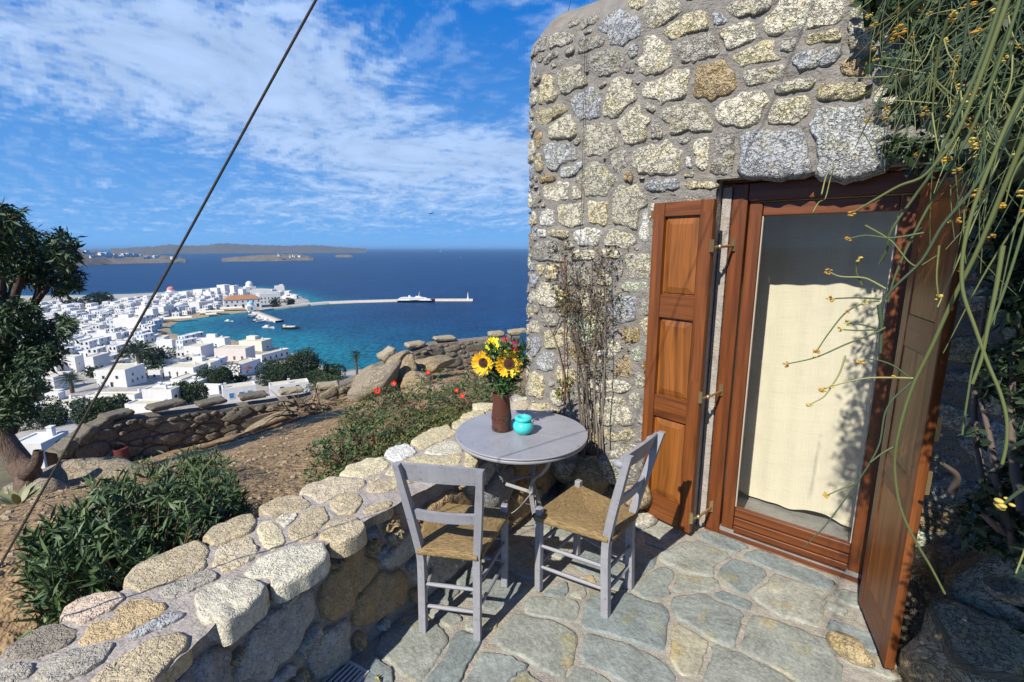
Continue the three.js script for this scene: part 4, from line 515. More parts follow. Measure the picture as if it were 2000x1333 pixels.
{ // turquoise pot
  const v = thing('ashtray_pot', 'small turquoise round pot with a ring lid on the table', 'pot', [.069, TOP, -2.838]), tq = L(.06, .60, .58, { roughness: .22 });
  mesh(new THREE.LatheGeometry([[0, 0], [.03, 0], [.038, .004], [.056, .022], [.0645, .043], [.062, .062], [.05, .077], [.042, .082], [0, .083]].map(p => new THREE.Vector2(...p)), 48), tq, 'bowl', v);
  mesh(new THREE.LatheGeometry([[.025, .082], [.043, .082], [.052, .09], [.0545, .1], [.05, .108], [.036, .111], [.028, .107], [.024, .097], [.022, .09], [.025, .082]].map(p => new THREE.Vector2(...p)), 48), tq, 'lid', v);
  mesh(new THREE.CylinderGeometry(.024, .022, .004, 20).translate(0, .088, 0), L(.03, .3, .3), 'well', v);
}
{ // bouquet: every stem goes into the vase
  const vase = V(-.066, TOP, -2.90), r = rng(5), mouth = vase.clone().add(V(0, .2, 0)), green = L(.05, .12, .025, { roughness: .6 }), leafG = leafMat(.05, .12, .03), leafD = leafMat(.03, .075, .025);
  const petalGeo = (l, w, curl) => { const g = sheet(4, 5, (a, b) => { const wd = w * Math.pow(Math.sin(Math.PI * clamp(b * .86 + .12)), .7) * (1 - .15 * b), x = (a - .5) * wd; return V(x, l * b, curl * b * b * l + .35 * Math.abs(a - .5) * wd); }, (a, b) => [a, b]); return g; };
  function bloom(name, label, cat, head, face, R, discR, petals, pm, dm, opt = {}) {
    const f = thing(name, label, cat, head.toArray(), 0, undefined), q = new THREE.Quaternion().setFromUnitVectors(V(0, 0, 1), face.clone().normalize());
    const add = (g, m, n) => mesh(g.applyQuaternion(q), m, n, f);
    const rows = opt.rows ?? 2, per = Math.ceil(petals / rows), variants = [petalGeo(R - discR * .75, opt.w ?? .026, .18), petalGeo((R - discR * .75) * .92, (opt.w ?? .026) * .9, -.12), petalGeo((R - discR * .75) * 1.06, (opt.w ?? .026) * .95, .35)].map(g => g);
    for (let row = 0; row < rows; row++) for (let k = 0; k < per; k++) { const a = (k + row * .5 + (r() - .5) * .3) / per * 6.283, g = pick(r, variants).clone(); g.rotateX(.12 + row * .18 - (opt.back ?? 0) + (r() - .5) * .3); g.translate(0, discR * .8, -.003 * row); g.rotateZ(a); add(g, pick(r, pm), 'petal'); }
    const d = sheet(26, 12, (a, b) => { const rr = b * discR, an = a * 6.283, bumpy = .0022 * Math.sin(rr * 1400 + an * 6) * Math.sin(an * 13); return V(Math.cos(an) * rr, Math.sin(an) * rr, .012 * (1 - b * b) + bumpy); }); add(d, dm[0], 'disc');
    if (dm[1]) add(new THREE.TorusGeometry(discR * .82, discR * .18, 6, 26).scale(1, 1, .5).translate(0, 0, .005), dm[1], 'disc_ring');
    const back = head.clone().addScaledVector(face, -.012).sub(head), m2 = mouth.clone().add(V((r() - .5) * .05, 0, (r() - .5) * .05)).sub(head);
    mesh(tube([back, back.clone().lerp(m2, .45).add(V(0, .02, 0)).addScaledVector(face, -.03), m2], .0042, 10, 6), green, 'stem', f);
    for (let k = 0; k < 6; k++) { const a = k * 1.05, g = petalGeo(R * .42, .018, -.3); g.translate(0, discR * .5, -.012); g.rotateZ(a); add(g, leafG, 'sepal'); }
    return f;
  }
  const Yl = [L(.80, .47, .008, { roughness: .6, side: 2 }), L(.85, .56, .02, { roughness: .6, side: 2 }), L(.72, .36, .006, { roughness: .6, side: 2 })], brown = L(.045, .016, .010, { roughness: .95 }), brown2 = L(.09, .035, .012, { roughness: .95 }), lemon = [L(.86, .72, .01, { roughness: .6, side: 2 }), L(.80, .64, .008, { roughness: .6, side: 2 })];
  const hd = (u, v, d) => atD(u, v, d);
  bloom('sunflower', 'left sunflower in the brown vase, turned away to the left', 'sunflower', hd(944, 709, 2.90), V(-.35, .1, .93), .076, .031, 34, Yl, [brown, brown2]);
  bloom('sunflower', 'right sunflower in the brown vase, largest, facing the camera', 'sunflower', hd(994, 711, 2.86), V(.12, .18, .97), .086, .035, 36, Yl, [brown, brown2], { back: .12 });
  bloom('zinnia', 'lemon yellow flower at the top of the bouquet', 'flower', hd(964, 674, 2.92), V(-.05, .45, .88), .054, .014, 18, lemon, [L(.55, .42, .03), brown2], { w: .024 });
  const mg = [L(.42, .01, .10, { roughness: .6, side: 2 }), L(.55, .03, .13, { roughness: .6, side: 2 })];
  bloom('zinnia', 'magenta flower at the upper right of the bouquet', 'flower', hd(1004, 676, 2.88), V(.35, .3, .85), .032, .009, 18, mg, [L(.4, .2, .03), null], { w: .014 });
  bloom('zinnia', 'small orange flower on the right side of the bouquet', 'flower', hd(1013, 690, 2.87), V(.5, .3, .8), .022, .007, 16, [L(.75, .22, .02, { side: 2 })], [L(.4, .2, .03), null], { w: .012 });
  bloom('zinnia', 'dull pink flower behind the lemon flower', 'flower', hd(986, 664, 2.95), V(.1, .4, .8), .022, .007, 16, [L(.40, .06, .09, { side: 2 })], [L(.3, .12, .03), null], { w: .012 });
  const fo = thing('bouquet_foliage', 'dark green leaves and stems filling the brown vase', 'foliage', mouth.toArray());
  const lv = [new Leaves(), new Leaves()], stems = [];
  for (let k = 0; k < 130; k++) { const u = lerp(950, 1026, r()), v = lerp(672, 766, r()), d = 2.84 + r() * .16, p = hd(u, v, d).sub(mouth); const wlim = lerp(18, 38, clamp((766 - v) / 60)); if (Math.abs(u - lerp(980, 990, (766 - v) / 90)) > wlim) continue; if (k % 3 === 0) stems.push(tube([V(0, 0, 0), p.clone().multiplyScalar(.5).add(V(0, .015, 0)), p], .002, 6, 4)); for (let q = 0; q < 8; q++) { const d2 = dirOf(r).add(p.clone().normalize().multiplyScalar(.6)).normalize(); lv[q % 2].add(p.clone().addScaledVector(dirOf(r), .02), d2, .03 + r() * .035, .012 + r() * .012, r); } }
  mesh(lv[0].geo(), leafG, 'leaves', fo); mesh(lv[1].geo(), leafD, 'leaves', fo); mesh(merge(stems), green, 'stems', fo);
}
{ // loose stones, drain grate, dry leaves
  const r = rng(8);
  const flatStone = (u, v, rx, ry, rz, turn, mat, label, seed) => { const p = atY(u, v, ry * .55), m = mesh(boulder(rx, ry, rz, seed, 4, .06, 3), mat, 'loose_stone'); m.position.copy(p); m.rotation.y = turn; return tag(m, label, 'stone'); };
  flatStone(1257, 1016, .12, .055, .075, .6, granTint(.62, .60, .52, .006), 'flat pale stone lying under the left shutter', 3);
  flatStone(1662, 1268, .075, .04, .105, .5, granTint(.46, .37, .22, .006), 'smooth tan stone on the paving by the right shutter', 9);
  const g = thing('drain_grate', 'white slotted drain grate in the paving by the low wall', 'drain grate', atY(668, 1330, .004).toArray(), -.5); const gw = L(.5, .5, .5); mesh(merge([box(.16, .008, .012, 0, .012, -.075), box(.16, .008, .012, 0, .012, .075), box(.012, .008, .14, -.074, .012, 0), box(.012, .008, .14, .074, .012, 0)]), gw, 'grate_frame', g); for (let k = 0; k < 6; k++) mesh(box(.009, .008, .138, -.055 + k * .022, .011, 0), gw, 'grate_bar', g); mesh(box(.14, .002, .14, 0, .006, 0), M.dark, 'drain_hole', g);
  for (const [u, v, c, lab] of [[785, 1216, [.45, .28, .08], 'dry curled leaf on the paving behind the left chair'], [732, 1329, [.6, .5, .15], 'yellow fallen leaf on the paving near the drain']]) { const l = new Leaves(); l.add(V(0, .008, 0), V(.8, .1, .5).normalize(), .04, .022, r, .5); l.add(V(.008, .008, .01), V(.3, .25, -.8).normalize(), .03, .018, r, .5); const m = mesh(l.geo(), leafMat(...c), 'fallen_leaf'); m.position.copy(atY(u, v, .012)); tag(m, lab, 'leaf'); }
}
// cable over the terrace, and the thin wire on the house wall
{
  const a = V(-.515, 2.475, -1.40), d = V(-1.04, -1.585, .095), P = k => a.clone().addScaledVector(d, k);
  const cable = tube([P(-1.6).add(V(0, .03, 0)), P(-.7), P(0).add(V(0, -.006, 0)), P(.5).add(V(0, -.014, 0)), P(1), P(1.9)], .0034, 80, 7);
  const m = mesh(cable, L(.10, .085, .06, { roughness: .8, bumpMap: T.rushB, bumpScale: .002 }), 'cable'); tag(m, 'thick dark guy cable slanting across the sky to the garden', 'cable');
  const p = 3.4 - onWall(1143, 300)[0], w = []; for (let y = 1.2; y < 3.3; y += .15) w.push(wallPos(p, y, .035)); tag(mesh(tube(w, .0016, 60, 4), M.dark, 'wire'), 'thin dark wire hanging straight down the house wall', 'wire');
  const q = atD(1108, 30, 4.0); tag(mesh(tube([q, atD(1114, 4, 4.05), atD(1122, -40, 4.1)], .0022, 8, 4), M.dark, 'wire'), 'thin dark wire rising from the top of the house wall', 'wire');
}

// ------------------------------------------------------------------ garden: dry stone wall, rocks, shrubs, tree
{
  const tops = [880, 836, 811, 803, 794, 783, 771, 759, 738, 702, 669, 661, 653], B = wallBase, H = B.map((p, i) => { const q = atD(wallPx[i][0], tops[i], wallPx[i][2]); return Math.max(.35, q.y - p.y); });
  const seg = [0]; for (let i = 1; i < B.length; i++) seg.push(seg[i - 1] + Math.hypot(B[i].x - B[i - 1].x, B[i].z - B[i - 1].z));
  const LEN = seg.at(-1), cut = seg[10];
  const at = a => { a = clamp(a, 0, LEN - 1e-4); let i = 1; while (seg[i] < a) i++; const t = (a - seg[i - 1]) / (seg[i] - seg[i - 1]); return { p: B[i - 1].clone().lerp(B[i], t), h: lerp(H[i - 1], H[i], t), d: B[i].clone().sub(B[i - 1]).setY(0).normalize() }; };
  const nrm = a => { const d1 = at(a - .25).d, d2 = at(a + .25).d, d = d1.add(d2).normalize(); return V(-d.z, 0, d.x); };
  const gw = thing('garden_wall', 'old dry stone wall closing the brown garden above the town', 'wall', B[4].toArray()), o = gw.position;
  const body = (a0, a1, name, mat, extra) => { const n = Math.ceil((a1 - a0) / .12); const face = s => sheet(n, 8, (a, b) => { const q = lerp(a0, a1, a), w = at(q); return w.p.clone().addScaledVector(nrm(q), s * (.2 + extra)).setY(w.p.y - .5 + (w.h + .5 - .02) * b).sub(o); }, (a, b) => [lerp(a0, a1, a), b * 1.2]); const top = sheet(n, 4, (a, b) => { const q = lerp(a0, a1, a), w = at(q); return w.p.clone().addScaledVector(nrm(q), (b * 2 - 1) * (.2 + extra)).setY(w.p.y + w.h - .02 + .02 * fbm(q * 3, b * 2, 3)).sub(o); }, (a, b) => [lerp(a0, a1, a), b * .4]); mesh(merge([face(1), face(-1), top]), mat, name, gw); };
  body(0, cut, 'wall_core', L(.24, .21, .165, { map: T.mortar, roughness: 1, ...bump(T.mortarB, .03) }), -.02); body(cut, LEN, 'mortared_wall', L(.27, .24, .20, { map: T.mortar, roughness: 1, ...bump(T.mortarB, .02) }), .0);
  const r = rng(51), sgn = nrm(1).dot(V(-B[4].x, 0, -B[4].z)) > 0 ? 1 : -1, map = (a, b, out) => { const w = at(a); return w.p.clone().addScaledVector(nrm(a), sgn * (.19 + out)).setY(w.p.y + b); };
  const st = pack({ a0: .05, a1: LEN - .1, b0: 0, b1: 2.2, cell: .02, inside: (a, b) => b > .02 && b < at(a).h - .02, r, gap: .008, rot: 0, rotVar: .12, pow: 3.4, rough: .1, sizes: [[.4, .6, 1.8, 3.2, 900], [.25, .4, 1.6, 3, 2400], [.14, .24, 1.3, 2.6, 5000]], most: 290 });
  const mats = [granTint(.22, .195, .15, .012), granTint(.26, .23, .18, .012), granTint(.19, .175, .145, .012), granTint(.29, .25, .19, .012)];  // stone tones darkened: the deep shade on this wall is put into the colour
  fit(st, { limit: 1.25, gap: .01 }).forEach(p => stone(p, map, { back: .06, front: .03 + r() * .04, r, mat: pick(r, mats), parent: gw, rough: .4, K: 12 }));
  const fill = pack({ a0: .05, a1: LEN - .1, b0: 0, b1: 2.2, cell: .02, inside: (a, b) => b > .02 && b < at(a).h - .02, existing: st, r, gap: .006, sizes: [[.1, .16, 1.2, 2.4, 9000]], most: 420 }), tmp = [];
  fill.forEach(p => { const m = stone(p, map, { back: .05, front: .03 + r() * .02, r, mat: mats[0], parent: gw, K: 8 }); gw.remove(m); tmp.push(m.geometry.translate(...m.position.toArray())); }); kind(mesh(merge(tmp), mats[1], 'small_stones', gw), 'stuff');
  // big flat slabs lying on top, placed by where they stand along the wall
  const cope = (u0, u1, v0, v1, mat, tilt = 0, dd = 0) => { const um = (u0 + u1) / 2; let i = 1; while (i < wallPx.length - 1 && wallPx[i][0] < um) i++; const t = (um - wallPx[i - 1][0]) / (wallPx[i][0] - wallPx[i - 1][0]), a = lerp(seg[i - 1], seg[i], t), d = lerp(wallPx[i - 1][2], wallPx[i][2], t) + dd, p = atD(um, (v0 + v1) / 2, d), w = (u1 - u0) / FPX * d * 1.0, h = (v1 - v0) / FPX * d * .62; const g = slabGeo(w * .9, h * .6 + .03, .32, Math.round(u0)), m = mesh(g, mat, 'coping_slab', gw); const dr = at(a).d; m.position.copy(p.sub(o)); m.rotation.set(0, Math.atan2(-dr.z, dr.x), tilt, 'YXZ'); };
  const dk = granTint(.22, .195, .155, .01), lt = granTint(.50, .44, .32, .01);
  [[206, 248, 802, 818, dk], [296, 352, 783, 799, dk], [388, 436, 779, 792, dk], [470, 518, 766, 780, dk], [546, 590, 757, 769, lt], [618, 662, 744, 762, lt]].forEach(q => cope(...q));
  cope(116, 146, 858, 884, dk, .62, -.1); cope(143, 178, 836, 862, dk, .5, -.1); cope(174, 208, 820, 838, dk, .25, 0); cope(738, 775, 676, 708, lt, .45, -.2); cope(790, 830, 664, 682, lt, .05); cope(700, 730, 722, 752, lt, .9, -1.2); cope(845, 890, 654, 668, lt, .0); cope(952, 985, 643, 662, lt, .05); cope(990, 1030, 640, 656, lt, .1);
  const hp = map(lerp(seg[10], seg[11], .2), .42, .012); const hg = new THREE.CylinderGeometry(.13, .13, .08, 14).rotateX(Math.PI / 2); hg.lookAt(nrm(seg[10] + .3).multiplyScalar(sgn)); const hm = mesh(hg, M.dark, 'drain_opening', gw); hm.position.copy(hp.sub(o)); hm.scale.set(.8, 1.1, 1);
}
function slabGeo(w, h, d, seed) { const g = new THREE.BoxGeometry(w, h, d, 10, 4, 6), p = g.attributes.position; for (let i = 0; i < p.count; i++) { const x = p.getX(i) / w * 2, y = p.getY(i) / h * 2, z = p.getZ(i) / d * 2, k = 1 - .10 * Math.pow(Math.max(Math.abs(x), Math.abs(z)), 6) * Math.abs(y); p.setXYZ(i, p.getX(i) * k * (1 + .05 * noise3(seed, y * 2, z * 2)) + .03 * noise3(x * 2 + seed, y, z * 2), p.getY(i) * (1 + .25 * noise3(x * 1.6 + seed, 0, z * 1.6)), p.getZ(i) * k + .03 * noise3(x * 2, y * 2 + seed, 1)); } g.deleteAttribute('normal'); g.deleteAttribute('uv'); const q = mergeVerts(g); q.computeVertexNormals(); return boxUV(q); }
const rockTan = granTint(.48, .38, .24, .02), rockGrey = granTint(.42, .365, .28, .02), rockSandy = rockTan, rockDark = rockGrey;  // only two stone colours, tan and grey, each under two names
function rock(u, v, d, rx, ry, rz, seed, mat, label, rot = [0, 0, 0], det = 5) { const p = atD(u, v, d), m = mesh(boulder(rx, ry, rz, seed, det, .14, 7), mat, 'granite_boulder'); m.position.copy(p); m.rotation.set(...rot); return tag(m, label, 'boulder'); }
rock(735, 742, 9.4, .60, .30, .42, 4, rockGrey, 'large grey boulder leaning right, above the red hibiscus flower', [0, .5, .55]);
rock(715, 738, 9.9, .34, .22, .34, 5, rockSandy, 'pale boulder lying against the left side of the leaning boulder', [0, .3, .6]);
rock(792, 725, 9.8, .26, .50, .36, 14, rockTan, 'tall brown boulder wedged between two others below the wall', [.1, .2, -.35]);
rock(842, 712, 10.2, .52, .20, .40, 23, rockTan, 'brown boulder below the mortared wall with a dark gap under it', [0, .2, .06]);
rock(812, 748, 9.2, .30, .26, .28, 31, rockTan, 'small dark brown boulder under the tall boulder', [0, 0, .6]);
rock(775, 704, 10.4, .34, .18, .3, 33, rockSandy, 'pale boulder at the top of the pile against the dry wall', [0, 0, .5]);
rock(885, 775, 8.2, .85, .28, .5, 42, rockSandy, 'broad sandy boulder sloping down into the flower bed', [.1, .1, -.12]);
rock(543, 828, 9.9, .75, .12, .42, 57, rockSandy, 'flat sandy rock outcrop beside the pile of branches', [.25, .9, .05]);
rock(600, 800, 10.6, .5, .10, .3, 58, rockSandy, 'narrow sandy rock outcrop higher up by the dry wall', [.2, .9, .05]);
rock(165, 938, 7.3, .85, .34, .5, 63, rockDark, 'dark granite slab lying beside the gnarled tree trunk', [.1, .2, .08]);
rock(90, 968, 6.6, .22, .2, .2, 70, rockGrey, 'small boulder at the foot of the gnarled tree', [0, 0, 0], 4);
{
  const r = rng(61), pts = [[1165, 930, .17], [1215, 905, .16], [1128, 955, .14], [1190, 985, .13], [1240, 960, .12], [1105, 905, .15]];
  pts.forEach(([u, v, s], i) => { const [ss, y] = onWall(u, v, .2), m = mesh(boulder(s * 1.2, s, s, 80 + i, 4, .12, 5), pick(r, [rockGrey, rockTan, ST.g[0]]), 'base_boulder'); m.position.copy(wp(ss, Math.max(.06, y), .19)); m.rotation.y = r() * 3; tag(m, ['rounded boulder at the foot of the house wall behind the right chair', 'pale boulder at the wall foot below the dried climber', 'boulder under the round table, against the house wall', 'low boulder on the paving near the wall behind the seat', 'small boulder beside the bottom of the left shutter', 'boulder at the corner of low wall and house wall'][i], 'boulder'); });
}
// branches and poles lying in the garden
{
  const r = rng(71), pole = (pts, r0, r1, label, mat) => { const m = mesh(taper(pts.map(([u, v, d]) => { const p = atD(u, v, d); return V(p.x, Math.max(p.y, landAt(p.x, p.z) + .02), p.z); }), r0, r1, 24, 6), mat, 'pole'); return tag(m, label, 'pole'); };
  const wd = L(.20, .15, .10, { map: T.bark, roughness: .95 }), wd2 = L(.36, .29, .20, { map: T.bark, roughness: .95 });
  pole([[365, 893, 8.8], [440, 868, 9.0], [520, 832, 9.5], [585, 808, 10]], .035, .05, 'long dark pole lying across the garden soil toward the dry wall', wd);
  pole([[395, 900, 8.5], [470, 868, 8.8], [540, 838, 9.2], [600, 815, 9.7]], .025, .035, 'thinner pole lying next to the long dark pole', wd);
  pole([[525, 850, 9.1], [560, 836, 9.3], [605, 822, 9.6]], .028, .03, 'short pale pole at the near edge of the branch pile', wd2);
  pole([[602, 802, 10], [612, 780, 10.2], [620, 752, 10.4]], .03, .02, 'upright weathered stick leaning on the dry wall', wd2);
  pole([[626, 800, 10], [620, 778, 10.2], [614, 756, 10.3]], .026, .018, 'second upright stick crossing the first by the dry wall', wd);
  const b = thing('branch_pile', 'tangled heap of cut brown branches by the flower bed', 'branch pile', atD(605, 815, 9.7).toArray()), g = [];
  for (let k = 0; k < 70; k++) { const p = atD(lerp(565, 655, r()), lerp(795, 832, r()), 9.4 + r() * .9), d = V(r() - .5, (r() - .4) * .5, r() - .5).normalize(), l = .25 + r() * .6, q = p.clone().addScaledVector(d, l); p.y = Math.max(p.y, landAt(p.x, p.z)); q.y = Math.max(q.y, landAt(q.x, q.z)); g.push(taper([p, p.clone().lerp(q, .5).add(V((r() - .5) * .15, r() * .12, (r() - .5) * .15)), q], .012 + r() * .012, .005, 6, 4).translate(-b.position.x, -b.position.y, -b.position.z)); }
  g.forEach((q, i) => mesh(q, i % 3 ? wd : wd2, 'branch', b));
  const can = thing('red_can', 'dark red metal can standing in the wall shadow', 'can', (() => { const p = atD(236, 884, 10.15); p.y = landAt(p.x, p.z); return p.toArray(); })()); mesh(new THREE.LatheGeometry([[0, 0], [.13, 0], [.14, .02], [.135, .2], [.14, .36], [.125, .37], [.12, .34], [0, .33]].map(p => new THREE.Vector2(p[0] * .75, p[1] * .75)), 24), L(.10, .02, .015, { roughness: .7 }), 'can_body', can); mesh(tube([V(-.1, .26, 0), V(-.07, .35, 0), V(.07, .35, 0), V(.1, .26, 0)], .006, 14, 5), M.dark, 'handle', can);
}
// a single unit leaf, shared by leaves that are parts of their own
const unitLeaf = (() => { const l = new Leaves(); l.add(V(0, 0, 0), V(0, 1, 0), 1, 1, rng(3), .18); return l.geo(); })();
function leafyThing(t, items, mats, alone, name = 'leaf', fname = 'foliage') {      // items: {p, d, l, w}; the nearest ones are parts, the rest one mass
  const r = rng(9), o = t.position, s = items.map(q => ({ ...q, k: q.p.distanceTo(EYE) / q.l })).sort((a, b) => a.k - b.k), masses = mats.map(() => new Leaves());
  s.forEach((q, i) => { const m = Math.floor(r() * mats.length); if (i < alone) { const x = mesh(unitLeaf, mats[m], name, t); x.position.copy(q.p).sub(o); x.quaternion.setFromUnitVectors(V(0, 1, 0), q.d).multiply(new THREE.Quaternion().setFromAxisAngle(V(0, 1, 0), r() * 6.28)); x.scale.set(q.w, q.l, q.w); } else masses[m].add(q.p.clone().sub(o), q.d, q.l, q.w, r, .18); });
  masses.forEach((m, i) => { if (m.p.length) kind(mesh(m.geo(), mats[i], fname, t), 'stuff'); });
}
{ // oleanders below the terrace
  const r = rng(81), stemM = L(.12, .09, .05, { roughness: .9 });
  const bush = (label, shapes, tips, mats, ll, alone, seed) => {
    const rr = rng(seed), base = shapes[0].c.clone(); base.y = landAt(base.x, base.z) - .05; const t = thing('oleander_bush', label, 'shrub', base.toArray()), items = [], stems = [];
    for (let k = 0; k < tips; k++) { const s = pick(rr, shapes), dd = dirOf(rr), q = Math.cbrt(.25 + .75 * rr()), p = s.c.clone().add(V(dd.x * s.r[0] * q, dd.y * s.r[1] * q, dd.z * s.r[2] * q)); if (p.y < landAt(p.x, p.z) + .08) continue; const gd = p.clone().sub(base).add(V(0, .5, 0)).normalize(), foot = base.clone().add(V((rr() - .5) * .3, 0, (rr() - .5) * .3));
      if (k % 2 === 0) stems.push(taper([foot.sub(base), p.clone().sub(base).multiplyScalar(.5).add(V(0, .08, 0)), p.clone().sub(base)], .012, .004, 7, 4)); const n = 7 + Math.floor(rr() * 6);
      for (let j = 0; j < n; j++) { const d = gd.clone().multiplyScalar(.25 + rr() * .6).add(dirOf(rr).multiplyScalar(.85)).normalize(); items.push({ p: p.clone().addScaledVector(gd, (rr() - .6) * .13), d, l: ll * (.65 + rr() * .6), w: ll * (.14 + rr() * .05) }); } }
    leafyThing(t, items, mats, alone); mesh(merge(stems), stemM, 'stems', t); return t; };
  const c = (u, v, d, rx, ry, rz) => ({ c: atD(u, v, d), r: [rx, ry, rz] });
  bush('large dark green oleander bush just below the terrace wall', [c(275, 1090, 2.8, .44, .34, .36), c(205, 1140, 2.62, .22, .26, .24), c(330, 1030, 3.2, .38, .30, .34), c(385, 1005, 3.5, .24, .26, .26), c(250, 1035, 3.1, .30, .26, .3), c(440, 1015, 3.4, .10, .2, .15), c(140, 1090, 2.9, .16, .16, .18)], 980, [leafMat(.045, .09, .026), leafMat(.068, .12, .036), leafMat(.034, .068, .024), leafMat(.10, .155, .055)], .085, 300, 5);
  bush('lighter green oleander behind the large dark bush', [c(350, 945, 5.0, .52, .24, .4), c(405, 950, 4.7, .3, .22, .3)], 260, [leafMat(.05, .11, .03), leafMat(.07, .13, .03), leafMat(.04, .08, .03)], .095, 0, 6);
}
{ // flower bed along the terrace: hibiscus and low ground cover
  const r = rng(91), mats = [leafMat(.04, .095, .025), leafMat(.06, .12, .03), leafMat(.03, .065, .022)], dry = [leafMat(.16, .12, .04), leafMat(.09, .10, .03), leafMat(.20, .11, .05)], twig = L(.16, .11, .07, { roughness: .9 });
  const onGarden = (u, v) => { const d = ray(u, v), q = Math.hypot(d.x, d.z); for (let t = 2; t < 13.5; t += .02) { const k = t / q; if (EYE.y + d.y * k < landAt(d.x * k, d.z * k)) return V(d.x * k, EYE.y + d.y * k, d.z * k); } return null; }, outAt = t => { const q = along(outer, t); return V(q[0], 0, q[1]); };
  const spots = [[672, 915, .30, 'sprawling green shrub with a red flower beside the near low wall'], [705, 880, .32, 'green shrub in the flower bed left of the round table'], [745, 800, .36, 'open green hibiscus with a red flower below the grey boulder'], [935, 800, .34, 'green shrub behind the vase by the house corner'], [880, 790, .34, 'hibiscus with two small red flowers in the middle of the flower bed'], [985, 790, .36, 'shrub against the corner of the stone house'], [790, 790, .34, 'far hibiscus under the dark gap between the boulders'], [930, 760, .3, 'green shrub under the mortared stone wall'], [700, 830, .28, 'low green shrub at the left edge of the flower bed'], [830, 810, .36, 'bushy hibiscus in the centre of the flower bed'], [780, 850, .30, 'green shrub half dry beside the cap stones'], [850, 760, .3, 'shrub spreading over the broad sandy boulder']];
  const red = [L(.46, .006, .008, { roughness: .7, side: 2 }), L(.54, .015, .010, { roughness: .7, side: 2 })], petal = sheet(3, 3, (a, b) => V((a - .5) * .05 * Math.sin(Math.PI * (.15 + .8 * b)), b * .05, .018 * b * b), (a, b) => [a, b]);
  const hib = (parent, at, s, q, m = red) => { for (let k = 0; k < 5; k++) { const x = mesh(petal, m[k % 2], 'petal', parent); x.position.copy(at); x.quaternion.copy(q).multiply(new THREE.Quaternion().setFromAxisAngle(V(0, 0, 1), k * 1.2566)); x.scale.setScalar(s); } };
  spots.forEach(([su, sv, h, label], i) => {
    const b = onGarden(su, sv) ?? atD(su, sv, 8); const s = thing('hibiscus_shrub', label, 'shrub', b.toArray(), 0), items = [], stems = [];
    for (let k = 0; k < 24; k++) { const a = r() * 6.28, w = .1 + r() * .55, p = b.clone().add(V(Math.cos(a) * w, .06 + r() * h * (1.1 - w), Math.sin(a) * w)); p.y = Math.max(p.y, landAt(p.x, p.z) + .05); const m = b.clone().lerp(p, .5); m.y += .06; stems.push(taper([V(0, 0, 0), m.clone().sub(b), p.clone().sub(b)], .006, .0025, 6, 4)); for (let j = 0; j < 11; j++) { const f = .35 + .65 * Math.sqrt(r()), o = b.clone().lerp(p, f); o.y += .05 * Math.sin(f * 3); items.push({ p: o, d: dirOf(r).add(V(0, .35, 0)).normalize(), l: .028 + r() * .03, w: .018 + r() * .014 }); } }
    leafyThing(s, items, mats, 0); mesh(merge(stems), twig, 'stems', s);
  });
  // red and pink flowers, each where the photograph shows one
  for (const [u, v, d, sz, lab, pk] of [[737, 764, 8.3, 1.7, 'large red hibiscus flower below the leaning grey boulder'], [769, 750, 8.4, 1.5, 'red hibiscus flower in front of the dark gap between boulders'], [836, 728, 8.0, 1.2, 'dark red flower below the brown boulder', 0], [892, 763, 5.6, .8, 'upper of two small red flowers left of the vase'], [903, 774, 5.6, .95, 'lower of two small red flowers left of the vase'], [732, 856, 5.6, 1.1, 'orange red flower in the dry part of the flower bed'], [758, 858, 5.6, .9, 'pink flower in the dry part of the flower bed', 1], [635, 917, 4.9, 1.3, 'red flower at the near end of the flower bed'], [655, 903, 5.0, 1.0, 'slim red flower above the red flower at the near end'], [798, 832, 5.6, .7, 'tiny pink flower in the middle of the flower bed', 1], [790, 855, 5.4, .8, 'faded red flower close to the cap stones']]) {
    const p = atD(u, v, d), f = thing('red_flower', lab, 'flower', p.toArray()); const q = new THREE.Quaternion().setFromUnitVectors(V(0, 0, 1), EYE.clone().sub(p).normalize().add(V(-.3, .35, .1)).normalize()); hib(f, V(0, 0, 0), sz * .72, q, pk ? [L(.62, .16, .32, { side: 2 }), L(.55, .12, .28, { side: 2 })] : red); const g = landAt(p.x, p.z) - p.y; mesh(taper([V(0, -.004, 0), V(.01, g * .5, -.02), V(.02, g, -.03)], .003, .004, 6, 4), twig, 'stem', f); mesh(new THREE.SphereGeometry(.009 * sz, 8, 6), L(.5, .35, .05), 'stamen', f); }
  const cover = [new Leaves(), new Leaves(), new Leaves(), new Leaves()];
  const bedPoly = [[610, 955], [640, 880], [670, 830], [690, 775], [760, 778], [850, 745], [930, 745], [1000, 770], [1010, 790], [960, 812], [860, 850], [760, 892], [690, 918]];
  for (let k = 0; k < 3400; k++) { const u = lerp(605, 1015, r()), v = lerp(740, 960, r()); if (!inPoly(bedPoly, u, v)) continue; const b = onGarden(u, v); if (!b) continue; const dens = fbm(b.x * 1.7 + 3, b.z * 1.7, 3), low = inPoly([[640, 960], [700, 880], [790, 820], [900, 800], [1000, 790], [860, 850], [690, 920]], u, v); if (dens < .12 && !low && r() > .16) continue; const n = 10 + Math.floor(r() * 10); for (let q = 0; q < n; q++) { const p = b.clone().add(V((r() - .5) * .22, 0, (r() - .5) * .22)); p.y = landAt(p.x, p.z) + r() * r() * .13; const isDry = low ? r() < .6 : r() < .25; cover[isDry ? 2 + (r() < .5 ? 1 : 0) : r() < .5 ? 0 : 1].add(p, dirOf(r).add(V(0, .7, 0)).normalize(), .025 + r() * .035, .012 + r() * .012, r, .3); } }
  const gc = thing('ground_cover', 'mixed green and dry brown ground cover filling the flower bed', 'ground cover', [0, 0, 0]); gc.userData.kind = 'stuff';
